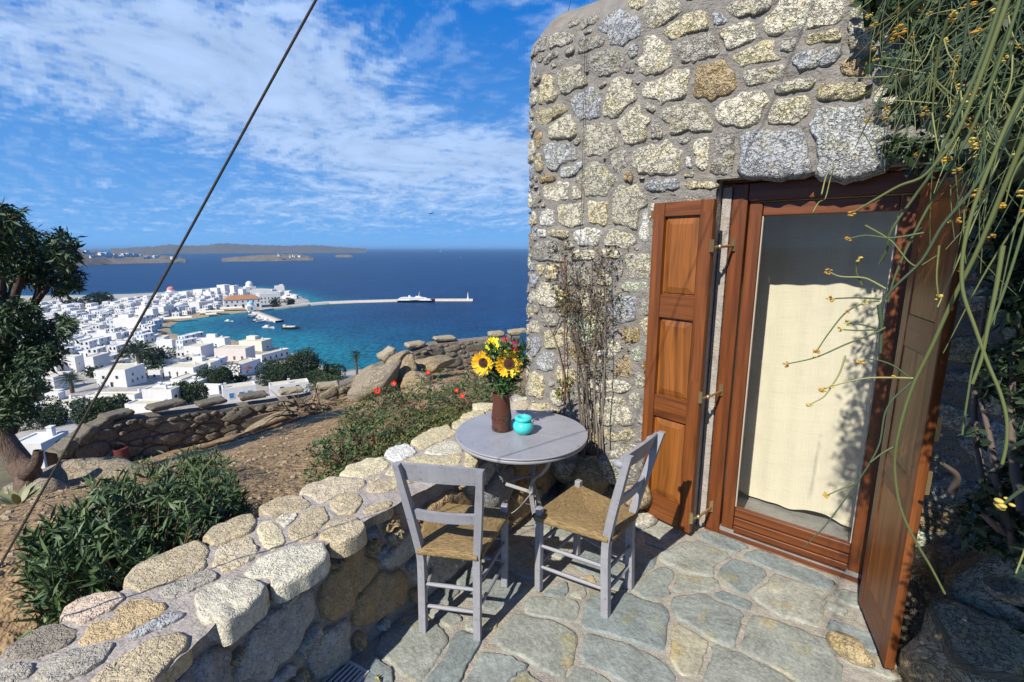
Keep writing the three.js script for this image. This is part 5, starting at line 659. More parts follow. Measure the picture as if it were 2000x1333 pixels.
  [mats[0], mats[1], dry[0], dry[1]].forEach((m, i) => mesh(cover[i].geo(), m, 'leaves', gc));
  // scattered weeds, dead leaves and pebbles on the soil
  const lit = new Leaves(), peb = []; for (let k = 0; k < 9000; k++) { const a = -1.0 + r() * 1.2, d = 2.4 + r() * 9, p = V(Math.sin(a) * d, 0, -Math.cos(a) * d); if (d > wallR(a) - .3) continue; p.y = landAt(p.x, p.z) + .008; if (r() < .8) lit.add(p, V(r() - .5, .1, r() - .5).normalize(), .015 + r() * .035, .006 + r() * .01, r); else if (r() < .6) peb.push(new THREE.IcosahedronGeometry(.006 + r() * .018, 0).scale(1.3, .7, 1).translate(p.x, p.y, p.z)); }
  tag(kind(mesh(lit.geo(), leafMat(.24, .17, .08), 'leaf_litter'), 'stuff'), 'dead leaves and straw scattered over the brown soil', 'litter'); tag(kind(mesh(merge(peb), L(.36, .29, .20, { roughness: 1 }), 'pebbles'), 'stuff'), 'small pebbles scattered over the brown soil', 'pebbles');
}
{ // spiky plant near the tree foot
  const p = atD(38, 985, 5.6); p.y = landAt(p.x, p.z); const t = thing('agave_plant', 'small spiky agave with striped leaves at the tree foot', 'agave', p.toArray()), r = rng(14);
  for (let k = 0; k < 16; k++) { const a = k * 2.4, l = .19 + r() * .1, lean = .5 + r() * .7; mesh(sheet(3, 6, (x, y) => { const w = .035 * Math.sin(Math.PI * (.12 + .88 * y)) * (1 - y * .6), s = (x - .5) * 2 * w, rr = .03 + y * l * Math.sin(lean), yy = y * l * Math.cos(lean) * (1 - .35 * y) + .02 + Math.abs(x - .5) * .01; return V(Math.cos(a) * rr - Math.sin(a) * s, yy, Math.sin(a) * rr + Math.cos(a) * s); }, (x, y) => [x, y]), k % 3 ? leafMat(.20, .22, .10) : leafMat(.22, .22, .11), 'leaf', t); }
}
{ // the gnarled tree on the left
  const r = rng(101), D = 7.6, P = (u, v, d = D) => atD(u, v, d), foot = P(48, 965, 7.0); foot.y = landAt(foot.x, foot.z) - .1;
  const t = thing('pepper_tree', 'dark green tree with a pale twisted trunk at the left edge', 'tree', foot.toArray()), o = foot, bark = L(.19, .15, .125, { map: T.bark, roughness: .95, bumpMap: T.mortarB, bumpScale: .03 }), loc = a => a.map(p => p.clone().sub(o));
  mesh(merge([taper(loc([foot, P(55, 935, 7.1), P(38, 905, 7.3), P(12, 870, 7.4), P(-15, 820, 7.5), P(-5, 760)]), .13, .085, 30, 10), taper(loc([P(48, 930, 7.0), P(70, 905, 6.9), P(74, 880, 6.9)]), .075, .04, 8, 8)]), bark, 'trunk', t);
  const limb = (pts, a, b) => mesh(taper(loc(pts.map(q => P(...q))), a, b, 24, 6), bark, 'limb', t);
  limb([[-10, 800], [0, 720], [10, 650], [22, 590], [40, 540]], .14, .04); limb([[5, 690], [20, 655], [48, 630], [62, 600], [85, 570], [110, 540]], .07, .02); limb([[-5, 760], [30, 720], [70, 690], [110, 660]], .07, .02); limb([[10, 650], [0, 560], [5, 500], [15, 450]], .07, .02); limb([[60, 600], [72, 570], [68, 520]], .03, .012); limb([[20, 845], [45, 800], [60, 770]], .06, .02);
  const bl = [[12, 440, 44, 40], [40, 470, 40, 34], [88, 484, 30, 26], [118, 478, 34, 24], [130, 500, 24, 24], [60, 510, 36, 24], [20, 520, 40, 40], [105, 532, 42, 26], [138, 545, 22, 26], [70, 540, 30, 22], [125, 562, 26, 16], [30, 618, 46, 36], [60, 640, 30, 26], [8, 590, 24, 30], [105, 645, 28, 22], [128, 640, 16, 22], [85, 668, 34, 20], [40, 690, 44, 40], [95, 690, 30, 26], [15, 740, 40, 40], [55, 735, 28, 40], [72, 700, 30, 30], [35, 785, 36, 34], [5, 800, 30, 40], [50, 760, 26, 24], [-20, 480, 40, 60], [-30, 640, 40, 80]];
  const lv = [new Leaves(), new Leaves(), new Leaves()];
  for (const [u, v, ru, rv] of bl) { const n = Math.round(ru * rv * .34); const dep = (r() - .5) * 1.2; for (let c = 0; c < n / 5; c++) { const dd = dirOf(r), q = Math.cbrt(.15 + .85 * r()), cp = P(u + dd.x * ru * q, v + dd.y * rv * q, D + dep + dd.z * .45 * q), cd = dirOf(r).add(V(0, -.5, 0)).normalize(); for (let k = 0; k < 7; k++) lv[(c + (dd.y < -.2 ? 1 : 0)) % 3].add(cp.clone().add(dirOf(r).multiplyScalar(.05 * r() + .01)).sub(o), cd.clone().add(dirOf(r).multiplyScalar(.7)).normalize(), .06 + r() * .06, .018 + r() * .014, r); } }
  lv.forEach((l, i) => mesh(l.geo(), [leafMat(.022, .052, .018), leafMat(.032, .068, .02), leafMat(.05, .085, .03)][i], 'crown', t));
}
{ // dried climber on the house wall, with its stake
  const r = rng(111), base = wp(...(() => { const [s, y] = onWall(1160, 850, .2); return [s, y, .16]; })()), t = thing('climbing_rose', 'half dried climbing rose with bare tangled stems on the house wall', 'climber', [base.x, .05, base.z]), o = t.position;
  const q = (u, v, n) => { const [s, y] = onWall(u, v, n); return wp(s, y, n).sub(o); }, wood = L(.13, .10, .075, { roughness: .95 }), wood2 = L(.22, .18, .14, { roughness: .95 }), items = [], tw = [];
  const tips = []; for (let k = 0; k < 12; k++) { const u0 = 1135 + r() * 45, ut = lerp(1085, 1208, r()), vt = lerp(478, 640, Math.pow(r(), 1.2)), um = lerp(u0, ut, .3) + (r() - .5) * 26, n = .14 + r() * .12; const pts = [q(u0, 935, n), q(u0 - 3, 850, n), q(um, 740, n + (r() - .5) * .05), q(lerp(um, ut, .6), lerp(740, vt, .55), n), q(ut, vt, n * .8)]; mesh(taper(pts, (.0045 + r() * .004), .0016, 24, 5), k % 3 ? wood : wood2, 'stem', t); tips.push([pts, n]); }
  mesh(taper([q(1112, 800, .16), q(1098, 720, .16), q(1082, 660, .15), q(1062, 620, .15), q(1048, 585, .14)], .011, .003, 20, 5), wood2, 'stem', t); mesh(taper([q(1080, 655, .15), q(1100, 610, .16), q(1120, 590, .15)], .006, .002, 10, 5), wood, 'stem', t);
  for (let k = 0; k < 300; k++) { const [pts, n] = pick(r, tips), c = new THREE.CatmullRomCurve3(pts), a = c.getPointAt(.4 + .6 * Math.sqrt(r())), d = V(r() - .5, r() * .7 - .15, (r() - .5)).normalize(), l = .07 + r() * .16, e = a.clone().addScaledVector(d, l), m = a.clone().lerp(e, .5).add(V(0, .02, 0)); tw.push(taper([a, m, e], .0020, .0009, 5, 4)); for (let j = 0; j < 4; j++) items.push({ p: a.clone().lerp(e, .3 + r() * .7).add(o), d: dirOf(r), l: .014 + r() * .02, w: .010 + r() * .01 }); }
  mesh(merge(tw), wood, 'twigs', t); kind(t.children.at(-1), 'stuff'); leafyThing(t, items, [leafMat(.10, .085, .03), leafMat(.055, .08, .025), leafMat(.19, .11, .03), leafMat(.10, .055, .035)], 0);
  const gl = []; for (let k = 0; k < 60; k++) { gl.push({ p: q(1100 + (r() - .5) * 34, 755 + (r() - .5) * 40, .16).add(o), d: dirOf(r), l: .03 + r() * .02, w: .02 }, { p: q(1098 + (r() - .5) * 26, 582 + (r() - .5) * 26, .16).add(o), d: dirOf(r), l: .028, w: .018 }); } leafyThing(t, gl, [leafMat(.09, .13, .03), leafMat(.30, .20, .04)], 0, 'leaf', 'green_leaves');
  const s0 = q(1103, 835, .19).add(o), s1 = q(1103, 500, .15).add(o); tag(mesh(tube([s0, s0.clone().lerp(s1, .5), s1], .0055, 6, 6), L(.17, .07, .045, { roughness: .9 }), 'stake'), 'thin reddish stake tied upright beside the climbing rose', 'stake');
}

// ------------------------------------------------------------------ the white town below, the harbour and its boats
const bx = (w, h, d, x, y, z) => boxUV(box(w, h, d, x, y, z));
const houseParts = {};
// a flat-roofed house with its near corner at the origin: wall a along -x (left face), wall b along +x' (right face); built square and turned by the caller
// local axes: left face lies in z = 0 from x = 0 to -a, right face in x = 0 from z = 0 to -b
function fillHouse(g, a, b, h, o = {}) {
  const w = o.wall ?? M.white, rf = o.roof ?? M.roof, p = .28, ph = o.parapet ?? .3, foot = -3.5;
  mesh(merge([bx(a, h - ph - foot, b, -a / 2, (h - ph + foot) / 2, -b / 2), bx(a, ph, p, -a / 2, h - ph / 2, -p / 2), bx(a, ph, p, -a / 2, h - ph / 2, -b + p / 2), bx(p, ph, b - 2 * p, -p / 2, h - ph / 2, -b / 2), bx(p, ph, b - 2 * p, -a + p / 2, h - ph / 2, -b / 2)]), w, 'wall', g);
  mesh(bx(a - 2 * p, .06, b - 2 * p, -a / 2, h - ph + .034, -b / 2), rf, 'roof', g);
  const open = (face, t, y, ww, hh, m, name = 'window') => { const d = .1, f = .09, q = face === 'l' ? g2 => g2.translate(-a * t, y + hh / 2, .02) : g2 => g2.rotateY(Math.PI / 2).translate(.02, y + hh / 2, -b * t); const e = mesh(q(merge([box(ww + 2 * f, f, d, 0, hh / 2 + f / 2, 0), box(ww + 2 * f, f, d, 0, -hh / 2 - f / 2, 0), box(f, hh, d, ww / 2 + f / 2, 0, 0), box(f, hh, d, -ww / 2 - f / 2, 0, 0)])), o.trim ?? w, name, g); if (!o.small) mesh(q(box(ww, hh, .03, 0, 0, -.004)), m, name === 'door' ? 'door_leaf' : 'pane', e); else { g.remove(e); mesh(q(box(ww, hh, .06)), m, name, g); } };
  for (const [f, n, y, ww, hh, m, nm] of o.win?.length ? o.win : [['r', [.3, .7], .9, .8, 1.2], ['l', [.65], .9, .8, 1.2]]) if (Array.isArray(n)) n.forEach(t => open(f, t, y, ww, hh, m ?? M.glassDark, nm)); else for (let i = 0; i < n; i++) open(f, (i + .5) / n, y, ww, hh, m ?? M.glassDark, nm);
  if (o.chimney) { const [cx, cz] = o.chimney; mesh(merge([bx(.5, 1.0, .5, -a * cx, h + .3, -b * cz), bx(.62, .1, .62, -a * cx, h + .84, -b * cz)]), w, 'chimney', g); }
  if (o.block) mesh(merge([bx(a * .38, 2.0, b * .4, -a * .72, h + .75, -b * .72)]), w, 'stair_head', g);
  if (o.tank) mesh(merge([new THREE.CylinderGeometry(.45, .45, 1.3, 10).rotateZ(Math.PI / 2).translate(-a * .6, h + .5, -b * .6), box(.1, .5, .8, -a * .6, h + .05, -b * .6)]), L(.5, .5, .5), 'water_tank', g);
  return g;
}
// stand a house where its near corner, its left and right ends and its top show in the photograph
function houseAt(u, v, ul, ur, vt, deg, label, o = {}, grp) {
  const c = onLand(u, v), th = deg * Math.PI / 180, f = V(c.x, 0, c.z).normalize(), rt = V(-f.z, 0, f.x), dL = rt.clone().multiplyScalar(-Math.cos(th)).addScaledVector(f, Math.sin(th)), dR = rt.clone().multiplyScalar(Math.sin(th)).addScaledVector(f, Math.cos(th));
  const reach = (d, uu) => { const q = ray(uu, v), k = (c.x * q.z - c.z * q.x) / (d.z * q.x - d.x * q.z); return k; }, R = Math.hypot(c.x, c.z), dd = ray(u, vt), top = EYE.y + dd.y * R / Math.hypot(dd.x, dd.z) - c.y;
  const lim = (x, f) => (x > .8 && x < 45 ? x : f), a = o.a ?? lim(reach(dL, ul), 7), b = lim(reach(dR, ur), o.b ?? 7), g = thing(o.name ?? 'white_house', label, o.cat ?? 'house', c.toArray(), 0, grp);
  g.rotation.y = Math.atan2(-dL.z, dL.x) + Math.PI; if (!o.plain && a * b > 40 && Math.round(u * 3 + v) % 3 === 0) o.block = true; if (!o.chimney && Math.round(u + v) % 2) o.chimney = [.3, .75]; return [fillHouse(g, Math.max(a, o.minA ?? 2), Math.max(b, o.minB ?? 2), clamp(top, 2.6, 14), o), a, b, top, g];
}
const W1 = (f, n, y = 1.2, m) => [f, n, y, .95, 1.25, m], DR = (f, n, m = M.blue) => [f, n, .05, 1.0, 2.1, m, 'door'];
const stoneWall = L(.30, .21, .16, { map: T.granite }), pinkish = L(.68, .62, .59, { map: T.plaster, roughness: .9 }), greyW = L(.5, .5, .5, { map: T.plaster });
houseAt(248, 757, 190, 288, 722, 37, 'tall white two-storey cube house with dark windows left of the palm', { win: [W1('l', [.3, .75], 3.4), DR('l', [.5], M.glassDark), W1('r', [.35], 3.6), W1('r', [.3, .55, .8], 1.1)], chimney: [.2, .9] });
houseAt(88, 915, 20, 146, 876, 40, 'nearest white house low down beside the gnarled tree trunk', { win: [W1('r', [.6], .9)], roof: M.white, parapet: .2 });
houseAt(142, 813, 70, 172, 785, 37, 'white house with a broad yellowish roof above the green bushes on the left', { win: [] });
houseAt(96, 786, 66, 130, 773, 37, 'low white house with yellowish roof just right of the dark tree', { win: [W1('r', 1)] });
houseAt(307, 813, 246, 331, 789, 37, 'white house with a cream roof standing directly behind the dark dry wall', { win: [W1('r', 2)] });
houseAt(338, 797, 281, 357, 761, 37, 'white house with cream roof and stepped wall behind the house at the dry wall', { win: [W1('r', [.4], 1.6)], chimney: [.3, .4] });
houseAt(264, 788, 168, 281, 771, 37, 'long low white house with a long cream roof below the cube house', { win: [W1('l', 2, .6)], chimney: [.05, .9] });
houseAt(150, 728, 122, 168, 697, 37, 'narrow white tower house with two tiny windows', { win: [['l', [.4], 3.6, .6, .7], ['l', [.3], 1.2, .6, .8], ['r', [.4], 3.4, .5, .7]] });
houseAt(112, 733, 76, 140, 706, 37, 'white house with arched dark doorways left of the narrow tower house', { win: [['r', [.25, .5], .3, .8, 1.9], ['r', [.75], .2, 1.2, 2.1]] });
houseAt(186, 730, 168, 219, 697, 37, 'plain white house showing one big shaded wall right of the narrow tower', { win: [['l', [.5], 3, .5, .7]] });
houseAt(229, 672, 182, 239, 651, 37, 'white house with a row of dark square windows on its sunny front', { win: [['l', 4, .7, 1.1, 1.7]] });
houseAt(112, 690, 96, 182, 676, 37, 'long shaded white wing with a sloping roof edge above the bushes', { win: [['r', [.6, .75, .88], .5, .9, 1.4]] });
houseAt(108, 766, 76, 148, 737, 37, 'house with a bare brown stone front among the white houses', { wall: M.white, win: [['l', [.5], .2, 1, 2], W1('l', [.2], 1)], });
houseAt(437, 788, 431, 503, 760, 88, 'white house with bright blue shutters and door behind the dry wall', { win: [W1('r', [.25], .9, M.blue), DR('r', [.55]), W1('r', [.8], .95, L(.05, .30, .42))], chimney: [.5, .1], a: 4, minA: 3 });
houseAt(528, 775, 521, 605, 761, 88, 'long white house with a pale yellow roof nearest to the big rocks', { win: [], chimney: [.5, .5], a: 3.6, minA: 3 });
houseAt(481, 707, 420, 500, 681, 30, 'pinkish white building with four tall windows facing the bay', { wall: pinkish, win: [['l', 4, 1.0, 1.1, 1.9, L(.10, .06, .05)]] });
houseAt(394, 700, 361, 420, 677, 37, 'white block left of the pinkish building with a bare shaded side', { win: [['l', [.8], 3, .6, .8]] });
houseAt(512, 709, 500, 567, 694, 48, 'white building by the water with a row of five dark windows', { win: [['r', 5, .8, 1.1, 1.5]] });
houseAt(470, 737, 445, 512, 713, 40, 'white house with a long shaded wall in front of the pinkish building', { win: [] });
houseAt(412, 726, 362, 433, 709, 37, 'white house with a flat roof in the middle of the near quarter', { win: [['r', [.4], 1.2, .8, .9]] });
houseAt(380, 745, 322, 409, 718, 37, 'white house with blue windows on its shaded side wall', { win: [W1('l', [.2, .45, .8], .8), ['r', [.35], .3, 1, 1.9, M.blue], ['r', [.75], .2, 1.1, 2.0, M.blue], ['r', [.4], 3.2, .8, .9]] });
houseAt(428, 770, 391, 434, 757, 37, 'low white outbuilding left of the house with blue shutters', { win: [] });
houseAt(503, 729, 492, 531, 716, 40, 'low white house with a white roof beside the big dark tree', { roof: M.white, win: [] });
houseAt(350, 718, 314, 366, 703, 37, 'white house behind the three bare dark poles', { win: [W1('l', [.4], .8)] });
houseAt(314, 741, 290, 326, 723, 37, 'small white house right of the tall cube house', { win: [W1('l', [.5], .8), DR('r', [.5], M.glassDark)] });
houseAt(338, 690, 308, 344, 664, 37, 'white cube house at the end of the curved beach', { win: [['l', [.3], 3, .7, .8], W1('r', [.5], 2.4)] });
houseAt(440, 681, 395, 452, 661, 37, 'white house with a jumbled roof terrace at the edge of the bay', { win: [W1('l', [.4, .8], 1.4)], tank: true });
houseAt(512, 687, 468, 533, 667, 37, 'white house with a tan side wall at the water edge', { wall: L(.70, .66, .58, { map: T.plaster }), win: [W1('r', [.5], 1.2)] });
houseAt(560, 700, 533, 566, 686, 37, 'small white house at the seaward end of the near quarter', { win: [] });
houseAt(300, 624, 266, 311, 604, 37, 'white waterfront house with dark arches at the head of the beach', { win: [['r', 2, .4, 1.6, 2.4], ['l', [.5], 3.6, 1, 1.2]] });
houseAt(276, 645, 224, 286, 621, 37, 'large white building with a broad sunlit wall behind the beach', { win: [] });
houseAt(321, 618, 309, 342, 599, 37, 'waterfront house with four dark windows above a white awning', { win: [['r', 3, 3, 1.1, 1.8], ['r', 3, .4, 1.1, 2]] });
houseAt(350, 614, 341, 371, 600, 37, 'bluish waterfront house beside the curved beach', { wall: L(.50, .58, .66, { map: T.plaster }), win: [['r', 3, 2.6, 1, 1.5]] });
houseAt(390, 606, 368, 417, 591, 40, 'grey waterfront building with a row of dark doors', { wall: L(.62, .62, .62, { map: T.plaster }), win: [['r', 4, .4, 1.5, 2.8], ['l', [.4], 1, 2.2, 1.6, L(.1, .2, .35)]] });
{ // town hall with its hipped orange roof
  const [, a, b, h, g] = houseAt(438, 604, 434, 511, 587, 88, 'long white town hall with an orange tiled hipped roof and arches', { plain: true, name: 'town_hall', cat: 'town hall', minA: 14, win: [['r', 7, 5.6, 1.3, 1.9], ['r', 5, .3, 2.2, 3.4]], parapet: .1 });
  const ro = L(.40, .20, .095, { map: T.roofy, roughness: .9 }), e = .5, A = 14, H = clamp(h, 2.6, 14), p = [[e, H, e], [e, H, -b - e], [-A - e, H, -b - e], [-A - e, H, e], [-A / 2, H + 4, -A / 2], [-A / 2, H + 4, -b + A / 2]], f = [[0, 1, 5], [0, 5, 4], [3, 0, 4], [2, 3, 4], [2, 4, 5], [1, 2, 5]], q = []; f.forEach(t => t.forEach(i => q.push(...p[i]))); const ge = new THREE.BufferGeometry(); ge.setAttribute('position', new THREE.Float32BufferAttribute(q, 3)); ge.computeVertexNormals(); mesh(boxUV(ge), ro, 'tiled_roof', g);
}
houseAt(508, 594, 505, 549, 575, 88, 'grey neoclassical building with two rows of windows and a grey roof', { wall: L(.60, .62, .62, { map: T.plaster }), roof: greyW, minA: 10, win: [['r', 6, 4.8, 1.1, 1.9], ['r', 6, .8, 1.1, 2.0]] });
houseAt(537, 573, 534, 556, 559, 88, 'plain white cube at the tip of the town above the pier', { minA: 8, win: [] });
houseAt(490, 580, 478, 530, 567, 88, 'long white building under the white chapel dome', { minA: 8, win: [['r', 5, .6, 1, 2]] });
for (const [u, v, ul, ur, vt, lab] of [[440, 578, 425, 452, 557, 'white house on the ridge of the old town with arched windows'], [458, 580, 450, 468, 552, 'tallest white house on the ridge of the old town'], [425, 580, 412, 432, 563, 'white house stepping down on the left of the ridge houses'], [475, 582, 466, 482, 565, 'white house between the ridge and the domed chapel'], [412, 585, 398, 420, 570, 'white house below the left end of the ridge'], [395, 580, 378, 402, 566, 'white shoreline house left of the ridge'], [365, 584, 350, 372, 570, 'white shoreline house right of the pink dome'], [330, 586, 316, 338, 574, 'white shoreline house left of the pink dome']]) houseAt(u, v, ul, ur, vt, 40, lab, { minB: 6, win: [['l', 2, 3.4, 1, 1.5], ['l', 2, .8, 1, 1.6], ['r', 1, 3, 1, 1.4]] });
function chapel(u, v, w, hd, label, dm, wm = M.white) { const c = onLand(u, v), R = Math.hypot(c.x, c.z), s = w / FPX * R, g = thing('domed_chapel', label, 'chapel', c.toArray(), .7), h = s * .55; mesh(bx(s, h + 3, s, 0, (h - 3) / 2, 0), wm, 'wall', g); mesh(new THREE.CylinderGeometry(s * .36, s * .38, s * .22, 18).translate(0, h + s * .11, 0), wm, 'drum', g); mesh(new THREE.SphereGeometry(s * .37, 18, 9, 0, 6.3, 0, 1.571).scale(1, hd, 1).translate(0, h + s * .21, 0), dm, 'dome', g); mesh(merge([box(.12, 1.1, .12, 0, h + s * .21 + s * .37 * hd + .5, 0), box(.6, .12, .12, 0, h + s * .21 + s * .37 * hd + .7, 0)]), wm, 'cross', g); for (const [x, z, ry] of [[0, s / 2, 0], [s / 2, 0, 1.571]]) mesh(box(s * .14, s * .3, .1).rotateY(ry).translate(x, h * .4, z), M.glassDark, 'window', g); }
chapel(488, 570, 16, 1, 'white domed chapel on the seaward edge of the old town', M.white); chapel(490, 606, 14, .9, 'small waterfront chapel with a pale blue dome by the jetty', L(.25, .55, .70)); chapel(335, 580, 15, .9, 'chapel with a pink dome among the shoreline houses', L(.55, .20, .20));
// houses of the town plain: ten kinds, each copy a house of its own; the smallest far ones read as one mass
{
  const r = rng(131), kinds = [], cand = [];
  for (let k = 0; k < 10; k++) { const a = 4 + r() * 4.5, b = 4 + r() * 5, two = r() < .4, h = two ? 5.6 + r() : 3.0 + r() * 1.0, win = [['l', 2 + Math.floor(r() * 2), .8, 1, 1.5], ['r', 1 + Math.floor(r() * 2), .8, 1, 1.4]]; if (two) win.push(['l', 2, 3.9, 1, 1.4], ['r', 2, 3.9, .9, 1.3]); kinds.push({ a, b, h, o: { small: true, win: win.map(q => [...q, r() < .3 ? M.blue : M.glassDark]), roof: r() < .55 ? M.white : M.roof, chimney: r() < .4 ? [.2 + r() * .6, .2 + r() * .6] : null, tank: r() < .15 } }); }
  const blocked = scene.children.filter(o => ['white_house', 'town_hall', 'domed_chapel'].some(n => o.name.startsWith(n))).map(o => o.position);
  for (let rr = 150; rr < 720; rr += 8) for (let az = -1.12; az < -.42; az += 9.5 / rr) {
    const d = rr + (r() - .5) * 5, z = az + (r() - .5) * 4 / rr, x = Math.sin(z) * d, zz = -Math.cos(z) * d;
    if (coastDist(x, zz) < (d < 420 && z > -.66 ? 24 : 7)) continue; const p = V(x, landAt(x, zz), zz), q = p.clone().sub(EYE), c = Math.cos(PITCH), s = Math.sin(PITCH), vy = q.y * c - q.z * s, vz = q.y * s + q.z * c, u = IW / 2 + FPX * q.x / -vz, v = IH / 2 - FPX * vy / -vz; if (u < -60 || v > 775) continue;
    if (d < 235 && u < 130 && v > 800) continue; if (u > 425 && v > 600) continue; if (d < 250 && r() < .2) continue; if (r() < .08) continue; if (u > 430 && v > 585 && v < 606) continue; if (blocked.some(b => Math.hypot(b.x - x, b.z - zz) < (d < 300 ? 10.5 : 8))) continue; if (cand.some(w => Math.hypot(w.p.x - x, w.p.z - zz) < (d < 330 ? 9 : 7.6))) continue; cand.push({ p, d, u, v, k: (() => { let k = Math.floor(r() * 10); if (d < 300) for (let n = 0; n < 12 && kinds[k].h > 5; n++) k = Math.floor(r() * 10); return k; })(), t: (() => { const ph = (36 + (r() - .5) * 34) * Math.PI / 180, f = V(x, 0, zz).normalize(), dl = V(f.z, 0, -f.x).multiplyScalar(Math.cos(ph)).addScaledVector(f, Math.sin(ph)); return Math.atan2(-dl.z, dl.x) + Math.PI; })() });
  }
  cand.sort((a, b) => a.d - b.d);
  const protos = {}, look = q => (kinds[q.k].h > 5 ? 'two-storey' : 'low') + ' white house with ' + (kinds[q.k].o.roof === M.white ? 'a white' : 'a cream') + ' flat roof', where = q => q.u < 60 ? 'behind the tree at the left edge' : q.u < 120 ? 'just behind the right side of the tree' : q.v < 596 ? (q.u < 180 ? 'near the far shore beside the tree' : q.u < 260 ? 'above the round dark tree' : q.u < 400 ? 'on the far shore' : 'on the old town ridge') : q.v < 640 ? (q.u < 215 ? 'below the round dark tree' : 'behind the curved beach') : q.v < 690 ? (q.u < 240 ? 'right of the leaning tree crown' : 'between beach and palm') : 'around the tall cube house';
  const far = []; cand.forEach((q, i) => {
    if (i < 225) { let g; if (!protos[q.k]) { g = thing('town_house', '', 'house'); const K = kinds[q.k]; fillHouse(g, K.a, K.b, K.h, K.o); protos[q.k] = g; } else { g = protos[q.k].clone(); g.name = numbered('town_house'); scene.add(g); } g.position.copy(q.p); g.rotation.y = q.t; const w = `${look(q)} ${where(q)}`; g.userData = { label: w, category: 'house', group: w.replace('house', 'houses') }; }
    else { const K = kinds[q.k], m = new THREE.Matrix4().compose(q.p, new THREE.Quaternion().setFromEuler(new THREE.Euler(0, q.t, 0)), V(1, 1, 1)); far.push([boxUV(box(K.a, K.h + 2, K.b, -K.a / 2, K.h / 2 - 1, -K.b / 2)).applyMatrix4(m), merge([.3, .7].flatMap(t => [box(.9, 1.4, .08, -K.a * t, K.h * .55, .02), box(.08, 1.3, .9, .02, K.h * .55, -K.b * t)])).applyMatrix4(m)]); }
  });
  if (far.length) { const t = thing('far_town_houses', 'mass of tiny white houses at the far edge of the town', 'houses', [0, 0, 0]); t.userData.kind = 'stuff'; mesh(merge(far.map(f => f[0])), M.white, 'walls', t); mesh(merge(far.map(f => f[1])), M.glassDark, 'windows', t); }
  console.log('town houses', cand.length);
  // white houses on the headland and the islet
  const r2 = rng(141); const tiny = (u, v, d, lab, grp, w = 9) => { const p = atD(u, v, d); const g = protos[Math.floor(r2() * 10)] ?? Object.values(protos)[0]; const c = g.clone(); c.name = numbered('shore_house'); scene.add(c); c.position.copy(p); c.rotation.y = (() => { const ph = .6 + r2() * .4, f = V(p.x, 0, p.z).normalize(), dl = V(f.z, 0, -f.x).multiplyScalar(Math.cos(ph)).addScaledVector(f, Math.sin(ph)); return Math.atan2(-dl.z, dl.x) + Math.PI; })(); c.scale.set(w / 7, 1.3, w / 7); c.userData = { label: lab, category: 'house', group: grp }; };
  for (let k = 0; k < 34; k++) { const t = r2(), u = lerp(160, 345, t), d = lerp(2310, 2440, t), top = lerp(491, 502, t); tiny(u, lerp(top, 507, .12 + r2() * .55), d + 20, 'one of the small white houses scattered over the far headland', 'white houses on the headland', 9 + r2() * 12); }
  for (let k = 0; k < 6; k++) tiny(lerp(540, 596, r2()), lerp(499, 503, r2()), 2570, 'one of the few pale houses on the islet', 'houses on the islet', 10);
}
// trees, bushes and palms between the houses
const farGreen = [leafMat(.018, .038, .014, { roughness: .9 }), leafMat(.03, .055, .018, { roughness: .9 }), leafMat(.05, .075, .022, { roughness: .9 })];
function townTree(u, v, wpx, hpx, label, mats = [0, 1], o = {}) {
  const r = rng(Math.round(u * 7 + v)), c = onLand(u, v), R = Math.hypot(c.x, c.z), s = R * 1.02 / FPX, w = wpx * s / 2, h = hpx * s, t = thing(o.name ?? 'broad_tree', label, o.cat ?? 'tree', c.toArray()), lv = [new Leaves(), new Leaves(), new Leaves()], n = clamp(Math.round(wpx * hpx * 1.7), 300, 6500), leaf = s * 3.2;
  const lobes = [...Array(o.lobes ?? 9)].map(() => [V((r() - .5) * 1.3 * w, h * (.3 + .45 * r()), (r() - .5) * 1.2 * w), (.38 + .28 * r())]);
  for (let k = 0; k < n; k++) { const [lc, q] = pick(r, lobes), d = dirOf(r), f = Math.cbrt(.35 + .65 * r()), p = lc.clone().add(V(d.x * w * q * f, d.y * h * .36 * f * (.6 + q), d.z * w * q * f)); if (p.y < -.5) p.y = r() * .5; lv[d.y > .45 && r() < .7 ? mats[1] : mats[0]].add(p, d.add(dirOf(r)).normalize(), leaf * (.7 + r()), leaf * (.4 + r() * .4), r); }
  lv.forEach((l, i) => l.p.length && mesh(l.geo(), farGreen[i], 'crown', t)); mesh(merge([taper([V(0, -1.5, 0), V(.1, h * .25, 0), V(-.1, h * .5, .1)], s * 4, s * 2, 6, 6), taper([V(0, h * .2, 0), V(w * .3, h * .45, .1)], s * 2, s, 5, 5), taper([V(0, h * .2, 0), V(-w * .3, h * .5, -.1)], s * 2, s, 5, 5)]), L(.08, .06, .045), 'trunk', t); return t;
}
townTree(192, 598, 36, 18, 'round dark tree standing alone amid the white town', [0, 0]); townTree(140, 600, 22, 10, 'small dark tree left of the round one in the town');
townTree(592, 747, 78, 54, 'big dark green tree beside the bay, the largest in the town', [0, 1], { lobes: 14 }); townTree(535, 752, 60, 40, 'left half of the dark grove by the bay', [0, 1]); townTree(655, 770, 90, 30, 'low olive green bushes left of the big rocks', [1, 2], { name: 'bush', cat: 'bush' }); townTree(650, 742, 40, 26, 'small dark bush near the sandy shore below the big tree', [0, 1], { name: 'bush', cat: 'bush' }); townTree(618, 748, 40, 22, 'dark bush at the foot of the big tree', [0, 1], { name: 'bush', cat: 'bush' });
